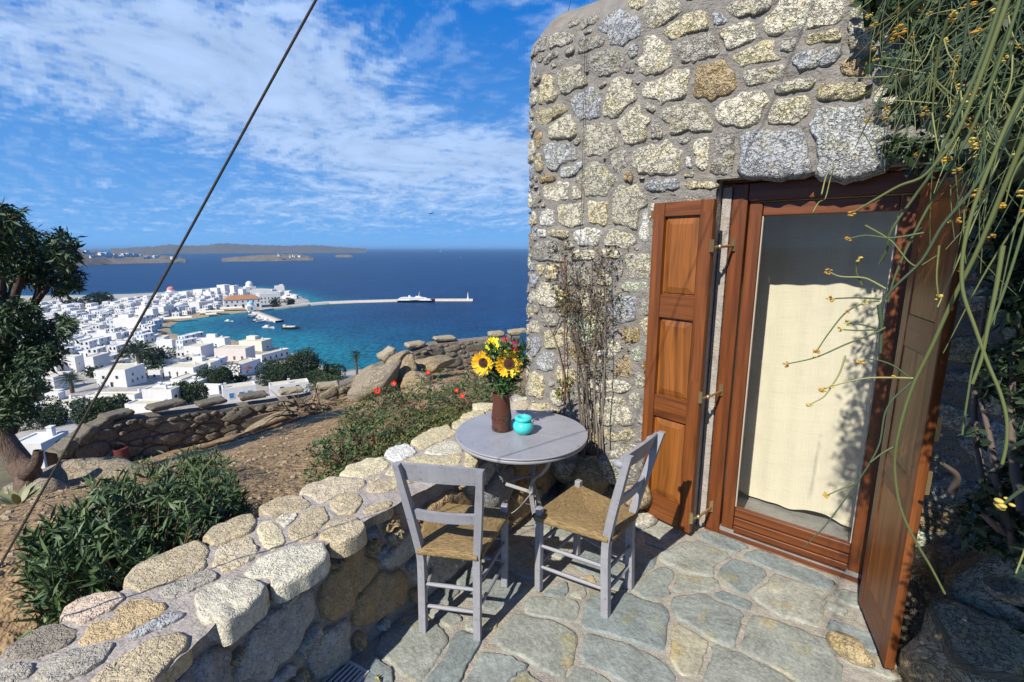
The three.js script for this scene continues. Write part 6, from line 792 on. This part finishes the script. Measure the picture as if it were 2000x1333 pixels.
townTree(440, 757, 46, 34, 'dark tree in front of the house with the row of blue windows'); townTree(405, 757, 36, 30, 'dark tree left of the pair by the blue windows'); townTree(355, 792, 30, 36, 'leafy green tree between white houses behind the dry wall', [1, 2]); townTree(388, 788, 34, 34, 'bright green tree left of the house with blue shutters', [0, 2]); townTree(303, 716, 46, 26, 'dark spreading tree beside the palm in the town', [0, 0]); townTree(305, 735, 30, 22, 'dark bush in front of the spreading tree', [0, 1], { name: 'bush', cat: 'bush' }); townTree(195, 838, 62, 50, 'broad green shrub behind the left end of the dry wall', [1, 2], { name: 'bush', cat: 'bush' }); townTree(95, 832, 66, 36, 'dark green bush between the tree and the white house with yellowish roof', [0, 1], { name: 'bush', cat: 'bush' }); townTree(228, 815, 40, 34, 'green bush right of the broad shrub', [0, 2], { name: 'bush', cat: 'bush' }); townTree(183, 737, 18, 14, 'small green bush beside the plain shaded wall', [1, 2], { name: 'bush', cat: 'bush' }); townTree(258, 700, 30, 14, 'low dark bush left of the palm crown', [0, 1], { name: 'bush', cat: 'bush' }); townTree(540, 600, 14, 14, 'dark tree in front of the grey building'); townTree(566, 596, 16, 10, 'dark bush near the start of the pier', [0, 1], { name: 'bush', cat: 'bush' }); townTree(470, 752, 26, 16, 'dark bush above the house with blue shutters', [0, 1], { name: 'bush', cat: 'bush' }); townTree(60, 800, 50, 36, 'dark bush under the gnarled tree crown', [0, 1], { name: 'bush', cat: 'bush' });
function palm(u, v, wpx, hpx, label, skirt) {
  const r = rng(Math.round(u * 3 + v)), c = onLand(u, v), s = Math.hypot(c.x, c.z) * 1.02 / FPX, h = hpx * s, w = wpx * s / 2, t = thing('palm_tree', label, 'palm', c.toArray()), top = V(0, h * .72, 0);
  mesh(taper([V(0, -2, 0), V(.1, h * .3, 0), top], w * .16, w * .13, 8, 7), L(.10, .075, .05, { roughness: 1 }), 'trunk', t);
  for (let k = 0; k < 34; k++) { const a = k * 2.4, up = skirt ? lerp(1.2, -1.3, k / 34) : lerp(1.2, -.5, k / 34), l = w * (.85 + r() * .3), d = V(Math.cos(a) * Math.cos(up), Math.sin(up), Math.sin(a) * Math.cos(up)), lv = new Leaves(); for (let j = 2; j < 14; j++) { const f = j / 14, p = top.clone().addScaledVector(d, l * f).add(V(0, -l * .42 * f * f, 0)), sd = V(-Math.sin(a), -.25, Math.cos(a)); for (const q of [-1, 1]) lv.add(p, sd.clone().multiplyScalar(q).addScaledVector(d, .8).normalize(), l * .26 * (1.1 - f * .6), l * .045, r); } mesh(lv.geo(), farGreen[k % 3 === 0 ? 1 : 0], 'frond', t); }
}
palm(275, 726, 58, 46, 'palm with a wide drooping crown in the middle of the town'); palm(697, 735, 30, 58, 'single tall palm by the shore in front of the turquoise water', true); palm(141, 768, 36, 30, 'squat palm in front of the brown stone house'); palm(222, 822, 30, 26, 'small palm among the shrubs behind the dry wall');
for (const [u, v, t, lab] of [[334, 753, 727, 'left of three bare dark poles among white houses'], [349, 755, 728, 'middle one of three bare dark poles among white houses'], [366, 755, 727, 'right one of three bare dark poles among white houses']]) { const c = onLand(u, v), dd = ray(u, t), R = Math.hypot(c.x, c.z), h = EYE.y + dd.y * R / Math.hypot(dd.x, dd.z) - c.y, g = thing('bare_pole', lab, 'pole', c.toArray()); mesh(taper([V(0, -1, 0), V(.05, h * .5, 0), V(0, h, 0)], .32, .22, 6, 7), L(.06, .05, .045), 'post', g); const lv = new Leaves(), r = rng(u); for (let k = 0; k < 40; k++) lv.add(V(0, h - .4 + r() * .5, 0), dirOf(r), .5, .2, r); mesh(lv.geo(), farGreen[0], 'tuft', g); }
// waterfront: awnings, cars, boats, pier, ferry, lighthouse
{
  const awn = (u0, u1, v, label, col) => { const c = onLand((u0 + u1) / 2, v), R = Math.hypot(c.x, c.z), w = (u1 - u0) / FPX * R * 1.05, g = thing('awning', label, 'awning', c.toArray(), .5), d = 6; mesh(sheet(12, 3, (a, b) => V((a - .5) * w, 2.5 + b * .9 + .06 * Math.sin(a * 30), (.5 - b) * d)), L(...col, { side: 2 }), 'canvas', g); for (let k = 0; k <= 4; k++) mesh(new THREE.CylinderGeometry(.06, .06, 3, 6).translate((k / 4 - .5) * w * .96, 1, d * .46), M.dark, 'post', g); };
  awn(312, 362, 628, 'long cream awning along the head of the beach', [.75, .70, .56]); awn(392, 430, 614, 'cream awning in front of the grey waterfront building', [.72, .66, .50]); awn(405, 420, 619, 'small cream awning nearest the sand', [.70, .65, .52]); awn(436, 468, 607, 'cream awning left of the town hall arches', [.72, .68, .55]); awn(548, 572, 585, 'white awning at the tip of the town', [.78, .76, .70]);
  const um = onLand(487, 741); const g = thing('red_parasol', 'dark red parasol on a terrace among the white houses', 'parasol', [um.x, um.y + 3, um.z]); mesh(new THREE.ConeGeometry(2, 1, 8, 1, true).translate(0, 2.4, 0), L(.18, .03, .035, { side: 2 }), 'canopy', g); mesh(new THREE.CylinderGeometry(.05, .05, 5, 6), M.dark, 'pole', g);
  const r = rng(151), carP = []; const cols = [[.05, .05, .06], [.6, .6, .6], [.02, .03, .06], [.3, .02, .02], [.1, .1, .11], [.75, .75, .75]];
  for (let k = 0; k < 18; k++) { const t = k / 17, u = lerp(306, 358, t) + (r() - .5) * 10, v = lerp(662, 624, t) + (r() - .5) * 8, c = onLand(u, v); if (coastDist(c.x, c.z) < 6) continue; let car; const col = Math.floor(r() * 6); if (!carP[col]) { car = thing('parked_car', '', 'car'); const m = L(...cols[col], { roughness: .3 }); mesh(new RoundedBoxGeometry(1.7, .65, 4, 2, .2).translate(0, .65, 0), m, 'body', car); mesh(new RoundedBoxGeometry(1.45, .6, 2.1, 2, .22).translate(0, 1.2, -.2), M.glassDark, 'cabin', car); mesh(merge([-1, 1].flatMap(s => [1.25, -1.25].map(z => new THREE.CylinderGeometry(.32, .32, .2, 10).rotateZ(1.571).translate(s * .8, .32, z)))), M.dark, 'wheels', car); carP[col] = car; } else { car = carP[col].clone(); car.name = numbered('parked_car'); scene.add(car); } car.position.copy(c); car.rotation.y = -.8 + (r() - .5) * .6; car.userData = { label: ['black', 'silver', 'dark blue', 'dark red', 'dark grey', 'white'][col] + ' car parked on the road behind the curved beach', category: 'car', group: 'cars parked behind the beach, ' + ['black', 'silver', 'dark blue', 'dark red', 'dark grey', 'white'][col] }; }
  const hull = (l, w, h, sheer = .35) => sheet(20, 8, (a, b) => { const z = (a - .5) * l, f = Math.pow(Math.sin(Math.PI * clamp(.06 + a * .9)), .55) * (a > .5 ? 1 - Math.pow((a - .5) * 2, 3) * .95 : 1), t = b * Math.PI - Math.PI / 2, k = Math.pow(Math.abs(Math.sin(t)), .6) * Math.sign(t); return V(k * w / 2 * f, h * (Math.abs(Math.sin(t)) ** 2) + sheer * Math.pow(Math.abs(a - .45) * 2, 2) * (Math.abs(k)) - .25, z); });
  const deckG = (l, w, y) => { const s = new THREE.Shape(); s.moveTo(-w * .4, -l * .45); s.quadraticCurveTo(-w * .56, 0, 0, l * .47); s.quadraticCurveTo(w * .56, 0, w * .4, -l * .45); return new THREE.ExtrudeGeometry(s, { depth: .1, bevelEnabled: false }).rotateX(Math.PI / 2).translate(0, y, 0); };
  function boat(u, v, l, turn, label, hm, o = {}) { const c = atY(u, v, SEA); const b = thing('boat', label, 'boat', c.toArray(), turn); mesh(hull(l, l * .32, l * .14), hm, 'hull', b); mesh(deckG(l * .9, l * .3, l * .1), o.deck ?? L(.55, .45, .3), 'deck', b); if (o.cabin) mesh(merge([new RoundedBoxGeometry(l * .17, l * .13, l * .25, 2, .08).translate(0, l * .17, -l * .12), box(l * .19, .06, l * .3, 0, l * .24, -l * .12)]), L(.75, .75, .75), 'cabin', b); if (o.mast) mesh(new THREE.CylinderGeometry(.06, .08, l * .7, 6).translate(0, l * .42, l * .1), L(.4, .35, .3), 'mast', b); if (o.cargo) mesh(merge([box(l * .16, l * .07, l * .5, 0, l * .13, 0), box(l * .14, l * .13, l * .12, 0, l * .16, -l * .33)]), L(.62, .60, .50), 'cargo', b); return b; }
  const wh = L(.75, .75, .75, { roughness: .4 }), dkb = L(.05, .03, .035, { roughness: .5 }), grn = L(.5, .66, .6, { roughness: .4 });
  boat(447, 629, 8, 1.4, 'white boat moored in the inner harbour near the beach', grn, { cabin: true }); boat(524, 642, 10.5, 1.35, 'white cabin boat moored outside the jetty', wh, { cabin: true, mast: true }); boat(568, 643, 14.5, 1.55, 'dark red wooden boat moored farthest from the beach', dkb, { cargo: true });
  [[488, 612], [494, 616], [501, 617], [492, 621], [506, 622], [514, 625], [500, 628], [510, 629], [522, 628]].forEach(([u, v], i) => { const b = boat(u, v, 7.5 + (i % 3), 1.2 + (i % 4) * .35, 'one of the small fishing boats moored along the inner jetty', i % 3 ? wh : dkb, { cabin: i % 2 === 0, mast: i % 3 === 0 }); b.userData.group = 'fishing boats at the inner jetty'; });
  const strip = (pts, w, y, mat, name, label, cat) => { const P = pts.map(([u, v]) => atY(u, v, SEA)), g = sheet(P.length * 8 - 8, 4, (a, b) => { const q = a * (P.length - 1), k = Math.min(P.length - 2, Math.floor(q)), p = P[k].clone().lerp(P[k + 1], q - k), d = P[k + 1].clone().sub(P[k]).setY(0).normalize(), n = V(-d.z, 0, d.x), e = [-1, -1, 0, 1, 1][Math.round(b * 4)], yy = b === 0 || b === 1 ? -1.5 : y; return V(p.x + n.x * e * w / 2, SEA + yy, p.z + n.z * e * w / 2); }, (a, b) => [a * 60, b * 2]); return tag(mesh(g.toNonIndexed(), mat, name), label, cat); };
  const quay = L(.52, .48, .42, { map: T.plaster, roughness: .95 }); strip([[560, 602], [600, 597], [640, 593.5], [700, 591], [780, 588.8], [860, 587.8], [924, 587.8]], 10, 2.2, quay, 'pier', 'long pale stone pier reaching across the bay to the lighthouse', 'pier'); strip([[499, 612], [520, 620], [546, 630]], 7, 1.6, quay, 'jetty', 'short stone jetty with fishing boats in the inner harbour', 'jetty'); strip([[500, 610], [530, 605.5], [570, 601]], 6, 1.9, quay, 'quay', 'stone quay along the waterfront of the old town', 'quay');
  const lh = atY(914, 588, SEA), lt = thing('lighthouse', 'small white lighthouse at the end of the pier', 'lighthouse', [lh.x, SEA + 2.2, lh.z]), ls = Math.hypot(lh.x, lh.z) / FPX; mesh(new THREE.CylinderGeometry(ls * 1.6, ls * 2.6, ls * 2, 12).translate(0, ls, 0), wh, 'base', lt); mesh(new THREE.CylinderGeometry(ls * .8, ls * 1.2, ls * 9, 12).translate(0, ls * 6, 0), wh, 'tower', lt); mesh(new THREE.CylinderGeometry(ls * 1.2, ls * 1.2, ls * .4, 12).translate(0, ls * 10.6, 0), wh, 'gallery', lt); mesh(new THREE.CylinderGeometry(ls * .6, ls * .6, ls * 1.4, 8).translate(0, ls * 11.5, 0), M.glassDark, 'lantern', lt); mesh(new THREE.ConeGeometry(ls * .9, ls * 1, 8).translate(0, ls * 12.6, 0), wh, 'cap', lt);
  { const c = atY(813, 590.5, SEA), s = Math.hypot(c.x, c.z) * 1.02 / FPX, f = thing('ferry', 'white passenger ferry with a dark hull moored at the pier', 'ferry', c.toArray(), Math.PI / 2), l = 71 * s, w = l * .18; const dh = L(.03, .018, .035, { roughness: .4 }), gl = L(.05, .06, .08, { roughness: .2 });
    mesh(hull(l, w, l * .075, l * .018), dh, 'hull', f); const slab = (z0, z1, y0, y1, ww, mat, nm, rake = 0) => { const sh = new THREE.Shape(); sh.moveTo(z0, y0); sh.lineTo(z1, y0); sh.lineTo(z1 - rake, y1); sh.lineTo(z0 + rake * .3, y1); sh.closePath(); mesh(new THREE.ExtrudeGeometry(sh, { depth: ww, bevelEnabled: false }).translate(0, 0, -ww / 2).rotateY(-Math.PI / 2), mat, nm, f); };
    slab(-.49 * l, .42 * l, l * .052, l * .09, w * .92, wh, 'main_deck', l * .06); slab(-.44 * l, .30 * l, l * .09, l * .125, w * .84, wh, 'upper_deck', l * .07); slab(-.02 * l, .16 * l, l * .125, l * .16, w * .6, wh, 'bridge', l * .04); slab(-.36 * l, -.08 * l, l * .125, l * .135, w * .7, L(.5, .5, .5), 'sun_deck', 0); slab(-.2 * l, -.14 * l, l * .125, l * .18, w * .3, wh, 'funnel', l * .015); for (let k = 0; k < 14; k++) for (const q of [-1, 1]) mesh(box(.12, l * .012, l * .03, q * w * .425, l * .106, (-.4 + k * .046) * l), gl, 'window', f); slab(.09 * l, .135 * l, l * .138, l * .15, w * .61, gl, 'bridge_window', .005 * l); mesh(merge([new THREE.CylinderGeometry(s * .3, s * .5, l * .13, 6).rotateX(.25).translate(0, l * .21, .08 * l), box(w * .3, s * .4, s * .4, 0, l * .23, .075 * l)]), wh, 'mast', f); mesh(box(w * .86, l * .012, l * .84, 0, l * .058, -.02 * l), L(.35, .05, .10), 'stripe', f); }
  const sb = (u, v, d, label, h) => { const p = atD(u, v, d); p.y = SEA; const t = thing('sailing_boat', label, 'sailing boat', p.toArray(), 1.2), q = new THREE.Shape(); q.moveTo(0, 1); q.lineTo(h * .35, 1); q.lineTo(0, h); q.closePath(); mesh(new THREE.ExtrudeGeometry(q, { depth: .15, bevelEnabled: false }), wh, 'sail', t); mesh(hull(h * .9, h * .26, h * .12), wh, 'hull', t); mesh(new THREE.CylinderGeometry(.12, .15, h * 1.05, 6).translate(-.1, h * .52, 0), wh, 'mast', t); }; sb(899, 501, 3000, 'tiny white boat far out on the open sea', 11); sb(860, 490, 7500, 'faint sail close to the horizon', 40);
  const bd = thing('seagull', 'tiny dark bird in the air above the horizon', 'bird', atD(840, 418, 60).toArray(), .6), lv = new Leaves(), rb = rng(2); lv.add(V(0, 0, 0), V(1, .25, 0).normalize(), .5, .14, rb); lv.add(V(0, 0, 0), V(-1, .3, 0).normalize(), .5, .14, rb); mesh(lv.geo(), M.dark, 'wings', bd); mesh(new THREE.SphereGeometry(.08, 8, 6).scale(1, .8, 2.6), M.dark, 'body', bd);
}

// ------------------------------------------------------------------ right edge: rocky bank, shrub, and the green stemmed broom hanging in front
{
  const r = rng(161), at = (u, v, d) => atD(u, v, d);
  const bank = [[1850, 1240, 2.75, .26, .30, .24, rockGrey, 'mottled grey boulder at the foot of the right shutter'], [1935, 1300, 2.45, .26, .26, .26, rockTan, 'brown boulder in the bottom right corner'], [1885, 1130, 3.0, .34, .32, .3, rockDark, 'dark boulder behind the right shutter'], [1985, 1170, 2.75, .3, .34, .3, rockDark, 'dark boulder at the right edge under the shrub'], [1800, 1310, 2.52, .10, .10, .12, rockTan, 'small brown stone at the base of the right shutter']];
  bank.forEach(([u, v, d, a, b, c, m, lab], i) => { const p = at(u, v, d), o = mesh(boulder(a, b, c, 200 + i, 5, .16, 7), m, 'bank_boulder'); o.position.set(p.x, Math.max(.05, p.y - .05), p.z); o.rotation.y = i; tag(o, lab, 'boulder'); });
  const pb = at(1965, 1150, 2.35), ps = mesh(boulder(.11, .035, .06, 220, 4, .05, 2), rockGrey, 'loose_stone'); ps.position.copy(pb); ps.rotation.set(.2, .4, -.35); tag(ps, 'smooth oval grey stone lying on the dark bank at the right edge', 'stone');
  // shrub on the bank: woody stems and dark leaves
  const t = thing('dark_shrub', 'dense dark shrub with woody stems beside the right shutter', 'shrub', [2.15, .3, -1.75]), o = t.position, wood = L(.12, .09, .075, { roughness: .95 }), stem = pts => mesh(taper(pts.map(q => at(...q).sub(o)), .014, .006, 16, 6), wood, 'stem', t);
  stem([[1990, 1090, 2.2], [1940, 990, 2.2], [1905, 850, 2.3], [1910, 700, 2.35], [1930, 560, 2.3]]); stem([[1985, 1080, 2.1], [1950, 960, 2.1], [1935, 860, 2.15], [1915, 780, 2.2]]); stem([[1960, 1040, 2.1], [1925, 1010, 2.0], [1912, 1002, 1.95]]); stem([[1998, 1000, 2.0], [1975, 850, 2.1], [1985, 650, 2.2]]); stem([[1860, 960, 2.2], [1870, 930, 2.15], [1840, 905, 2.1]]);
  const items = []; const put = (x, y, z, rx, ry, rz, n, l, dir = 0) => { for (let k = 0; k < n; k++) { const d = dirOf(r), f = Math.cbrt(r()), p = V(x + d.x * rx * f, y + d.y * ry * f, z + d.z * rz * f); const q = p.clone().sub(EYE).applyAxisAngle(V(1, 0, 0), PITCH); const u = 1000 + FPX * q.x / -q.z, vv = 666 - FPX * q.y / -q.z; if (q.z < 0 && u < 1880 - Math.max(0, vv - 500) * .12 && vv < 1333 && vv > 0) continue; items.push({ p, d: dirOf(r).add(V(0, -.2, 0)).normalize(), l: l * (.7 + r() * .7), w: l * .35 }); } };
  for (let k = 0; k < 15000; k++) { const v = lerp(-150, 1240, r()), lim = v < 330 ? 1780 - Math.min(60, 330 - v) * .3 : v < 900 ? 1905 : 1905 - (v - 900) * .3, u = lerp(lim, 2230, r()), dens = fbm(u * .008 + 3, v * .008, 4); if (dens + (u - lim) * .003 < -.02 || v > 1060 + (u - 1850) * .25) continue; const p = at(u, v, lerp(v < 330 ? 1.3 : 2.05, 2.45, r())); items.push({ p, d: dirOf(r).add(V(0, -.2, 0)).normalize(), l: .03 + r() * .035, w: .013 + r() * .012 }); }
  // unseen part of the shrub beside the camera, added to shade the bank
  for (let k = 0; k < 20000; k++) { const d = dirOf(r), f = Math.cbrt(r()), p = V(1.18 + d.x * .34 * f, 1.25 + d.y * .8 * f, -.52 + d.z * .5 * f), q = p.clone().sub(EYE).applyAxisAngle(V(1, 0, 0), PITCH); if (q.z < 0 && 1000 + FPX * q.x / -q.z < 2030) continue; items.push({ p, d: dirOf(r), l: .035 + r() * .03, w: .016 }); }
  leafyThing(t, items, [leafMat(.018, .04, .014), leafMat(.03, .055, .02), leafMat(.012, .028, .012)], 0);
  // broad leaved creeper over the top of the wall
  const cr = thing('wall_creeper', 'leafy dark creeper on the house wall above the door', 'creeper', wp(.75, 3.0, .2).toArray()), ci = []; for (let k = 0; k < 800; k++) { const [ss, y] = onWall(lerp(1690, 1900, r()), lerp(-60, 120, Math.pow(r(), .8)), .2); const p = wp(ss, y, .16 + r() * .22); if (fbm(ss * 3 + 4, y * 3, 3) + .1 < 0) continue; ci.push({ p, d: dirOf(r).add(V(0, -.6, 0)).normalize(), l: .05 + r() * .04, w: .035 + r() * .02 }); } for (let k = 0; k < 260; k++) { const [ss, y] = onWall(lerp(1730, 1860, r()), lerp(270, 310, r()), .2); ci.push({ p: wp(ss, y, .16 + r() * .1), d: dirOf(r).add(V(0, -.5, 0)).normalize(), l: .04, w: .024 }); }
  leafyThing(cr, ci, [leafMat(.03, .06, .018), leafMat(.045, .085, .022), leafMat(.02, .045, .018)], 160);

  // broom: long rush-like green stems, drawn where the photograph shows them and then filled out
  const bm = thing('broom_bush', 'spray of long thin green broom stems with yellow flowers in the upper right', 'broom', [1.6, 2.6, -.5]), O = bm.position, gm = [L(.085, .115, .04, { roughness: .7 }), L(.115, .135, .04, { roughness: .7 }), L(.055, .085, .042, { roughness: .7 })], tm = L(.26, .27, .10, { roughness: .7 }), yel = [L(.52, .30, .03, { roughness: .8 }), L(.42, .23, .03, { roughness: .8 }), L(.55, .42, .09, { roughness: .8 })];
  const line = (pts, d0, d1, r0, r1, m) => { const n = pts.length / 2, P = []; for (let i = 0; i < n; i++) P.push(at(pts[i * 2], pts[i * 2 + 1], lerp(d0, d1, n > 1 ? i / (n - 1) : 0)).sub(O)); mesh(taper(P, r0, r1, n * 5, 6), m, 'stem', bm); return P.at(-1); };
  const buds = []; const flower = (p, s = 1) => { const g = []; for (let k = 0; k < 7; k++) { const d = dirOf(r); g.push(new THREE.IcosahedronGeometry((.0018 * s) * (.7 + r() * .6), 1).scale(1, .65, 1.3).translate(p.x + d.x * .0035 * s, p.y + d.y * .0035 * s, p.z + d.z * .0035 * s)); } mesh(merge(g), pick(r, yel), 'flower', bm); };
  line([2010, 250, 1960, 370, 1910, 489, 1862, 585, 1820, 678, 1781, 760, 1755, 850, 1748, 910, 1760, 994, 1790, 1060, 1817, 1105, 1846, 1160], .62, .74, .0021, .0014, gm[1]);
  line([2080, -60, 2030, 100, 1975, 240, 1900, 370, 1841, 441, 1800, 510, 1745, 564, 1718, 600], .66, .70, .0019, .0014, gm[2]); line([1718, 596, 1722, 640, 1720, 690], .70, .71, .0026, .0016, gm[2]);
  line([1980, -80, 1920, 110, 1850, 270, 1815, 345, 1787, 384, 1739, 456, 1732, 490, 1718, 515], .66, .72, .0020, .0014, gm[0]); line([2010, -60, 1960, 100, 1900, 250, 1850, 340, 1800, 430, 1765, 500, 1742, 560, 1735, 590], .68, .72, .0017, .0012, gm[0]);
  flower(line([1990, -60, 1930, 110, 1870, 260, 1830, 318, 1799, 348, 1760, 362, 1715, 387, 1664, 417], .64, .68, .0024, .0012, gm[1]), .8);
  const thin = [[1730, 640, 1709, 651, 1655, 672, 1592, 699, 1535, 712], [1718, 588, 1690, 592, 1655, 609, 1620, 650, 1595, 687], [1721, 584, 1670, 582, 1622, 584], [1730, 564, 1705, 550, 1688, 543, 1640, 540, 1619, 531], [1684, 557, 1673, 530, 1676, 506], [1712, 642, 1690, 636, 1655, 631], [1712, 644, 1680, 646, 1642, 644], [1784, 739, 1740, 738, 1694, 739, 1650, 748, 1607, 761], [1781, 747, 1745, 780, 1730, 805, 1718, 868, 1700, 904, 1655, 970, 1610, 1030, 1571, 1069], [1748, 872, 1725, 885, 1700, 904], [1670, 944, 1645, 955, 1616, 968], [1652, 695, 1640, 730, 1625, 754, 1610, 775, 1583, 790], [1805, 455, 1740, 465, 1690, 460, 1660, 466], [1690, 440, 1740, 470, 1790, 520, 1830, 500], [1780, 740, 1740, 712, 1700, 702, 1680, 708], [1990, 210, 1940, 340, 1900, 440, 1850, 560, 1832, 600], [1835, 480, 1830, 540, 1833, 580]];
  thin.forEach((p, i) => { const e = line(p, .70, .69, .0011, .0007, i % 4 === 3 ? tm : gm[i % 3]); if (![8, 9, 13, 15].includes(i)) flower(e, .9); });
  for (const [u, v] of [[1592, 699], [1655, 609], [1625, 754], [1690, 592], [1745, 738]]) flower(at(u, v, .69).sub(O), .6);
  line([2060, 60, 1960, 260, 1890, 450, 1880, 560, 1905, 640, 1931, 712, 1955, 770, 1967, 820, 1966, 870, 1958, 907], .62, .62, .0019, .0014, gm[1]); line([1960, 480, 1945, 570, 1930, 640, 1918, 700, 1900, 750], .62, .62, .002, .0014, gm[1]); line([2080, 150, 2030, 340, 1990, 480, 1950, 600, 1905, 700, 1890, 780, 1880, 850], .7, .7, .0016, .001, gm[0]); flower(line([2020, 945, 1990, 962, 1962, 984], .62, .63, .0018, .0014, gm[2]), 1.5); line([2010, 1055, 1985, 1120], .9, .9, .0015, .001, tm);
  flower(line([1605, 380, 1616, 340, 1632, 325], 1.6, 1.9, .002, .0015, tm), .1); line([1588, 415, 1600, 395, 1612, 388, 1622, 350, 1630, 325], 1.6, 1.9, .0016, .0012, tm);  // string loop hanging above the door, built along with the broom stems
  // the mass that falls in from the upper right
  for (let k = 0; k < 120; k++) {
    const d = .65 + r() * 1.0, u0 = lerp(1780, 2200, r()), v0 = lerp(-220, 120, r()), L0 = 140 + r() * 330, ang = lerp(1.65, 2.65, r()) + (u0 > 2050 ? -.1 : .0), u1 = u0 + Math.cos(ang) * L0, v1 = v0 + Math.sin(ang) * L0 * 1.1; if (u1 < 1800 && v1 > 260 && r() < .85) continue; if (u1 < 1660) continue;
    const bow = (r() - .5) * 80; const e = line([u0, v0, lerp(u0, u1, .35) + bow, lerp(v0, v1, .3), lerp(u0, u1, .7) + bow * .8, lerp(v0, v1, .68), u1, v1], d, d + .05, .0008 + r() * .001, .0005, gm[k % 3]); if (r() < .12) flower(e, .8 + r() * .6);
    for (let q = 0; q < 5; q++) { const f = .2 + r() * .75, a = u0 + (u1 - u0) * f + bow * .8, b = v0 + (v1 - v0) * f, an = ang + (r() - .5) * 2.4, l = 30 + r() * 100; if (a + Math.cos(an) * l < 1640) continue; const e2 = line([a, b, a + Math.cos(an) * l * .5 + (r() - .5) * 12, b + Math.sin(an) * l * .55, a + Math.cos(an) * l, b + Math.sin(an) * l], d + .03, d + .03, .0008, .0004, q === 4 ? tm : gm[(k + q) % 3]); if (r() < .12) flower(e2, .7 + r() * .6); }
  }
  for (let k = 0; k < 18; k++) { const d = .6 + r() * .6, u0 = lerp(1880, 2200, r()), v0 = lerp(60, 420, r()), L0 = 160 + r() * 340, ang = lerp(1.7, 2.3, r()), u1 = u0 + Math.cos(ang) * L0, v1 = v0 + Math.sin(ang) * L0; if (u1 < 1810) continue; const e = line([u0, v0, lerp(u0, u1, .5) + (r() - .5) * 40, lerp(v0, v1, .5), u1, v1], d, d, .0008 + r() * .001, .0005, gm[k % 3]); if (r() < .3) flower(e, .9); }
  for (let k = 0; k < 34; k++) flower(at(lerp(1690, 1990, r()), lerp(5, 330, Math.pow(r(), 1.2)), .65 + r() * .5).sub(O), .6 + r() * .7);
  // more of the same bush above and beside the camera, out of the picture: it shades the bank
  const ov = thing('overhead_bush', 'rest of the broom bush rising above the right edge of the terrace', 'bush', [1.75, 2.7, -.6]), oi = []; for (let k = 0; k < 15000; k++) { const d = dirOf(r), f = Math.cbrt(r()), p = V(1.78 + d.x * .72 * f, 2.75 + d.y * .85 * f, -.62 + d.z * .85 * f), q = p.clone().sub(EYE).applyAxisAngle(V(1, 0, 0), PITCH); if (q.z < 0 && Math.abs(1000 + FPX * q.x / -q.z - 900) < 1010 && 666 - FPX * q.y / -q.z > -120) continue; oi.push({ p, d: dirOf(r).add(V(-.2, -.5, -.2)).normalize(), l: .07 + r() * .08, w: .018 + r() * .012 }); } leafyThing(ov, oi, [leafMat(.06, .11, .04), leafMat(.04, .08, .03)], 0); mesh(merge([taper([V(.5, -2.6, .4), V(.3, -1, .2), V(0, 0, 0), V(-.3, .4, -.3)], .05, .02, 12, 6), taper([V(.3, -1, .2), V(.4, 0, -.5), V(.2, .5, -.8)], .03, .01, 8, 6)]), wood, 'stem', ov);
}
scene.traverse(o => { if (o.isMesh) { o.castShadow = true; o.receiveShadow = true; } });
renderer.render(scene, camera);
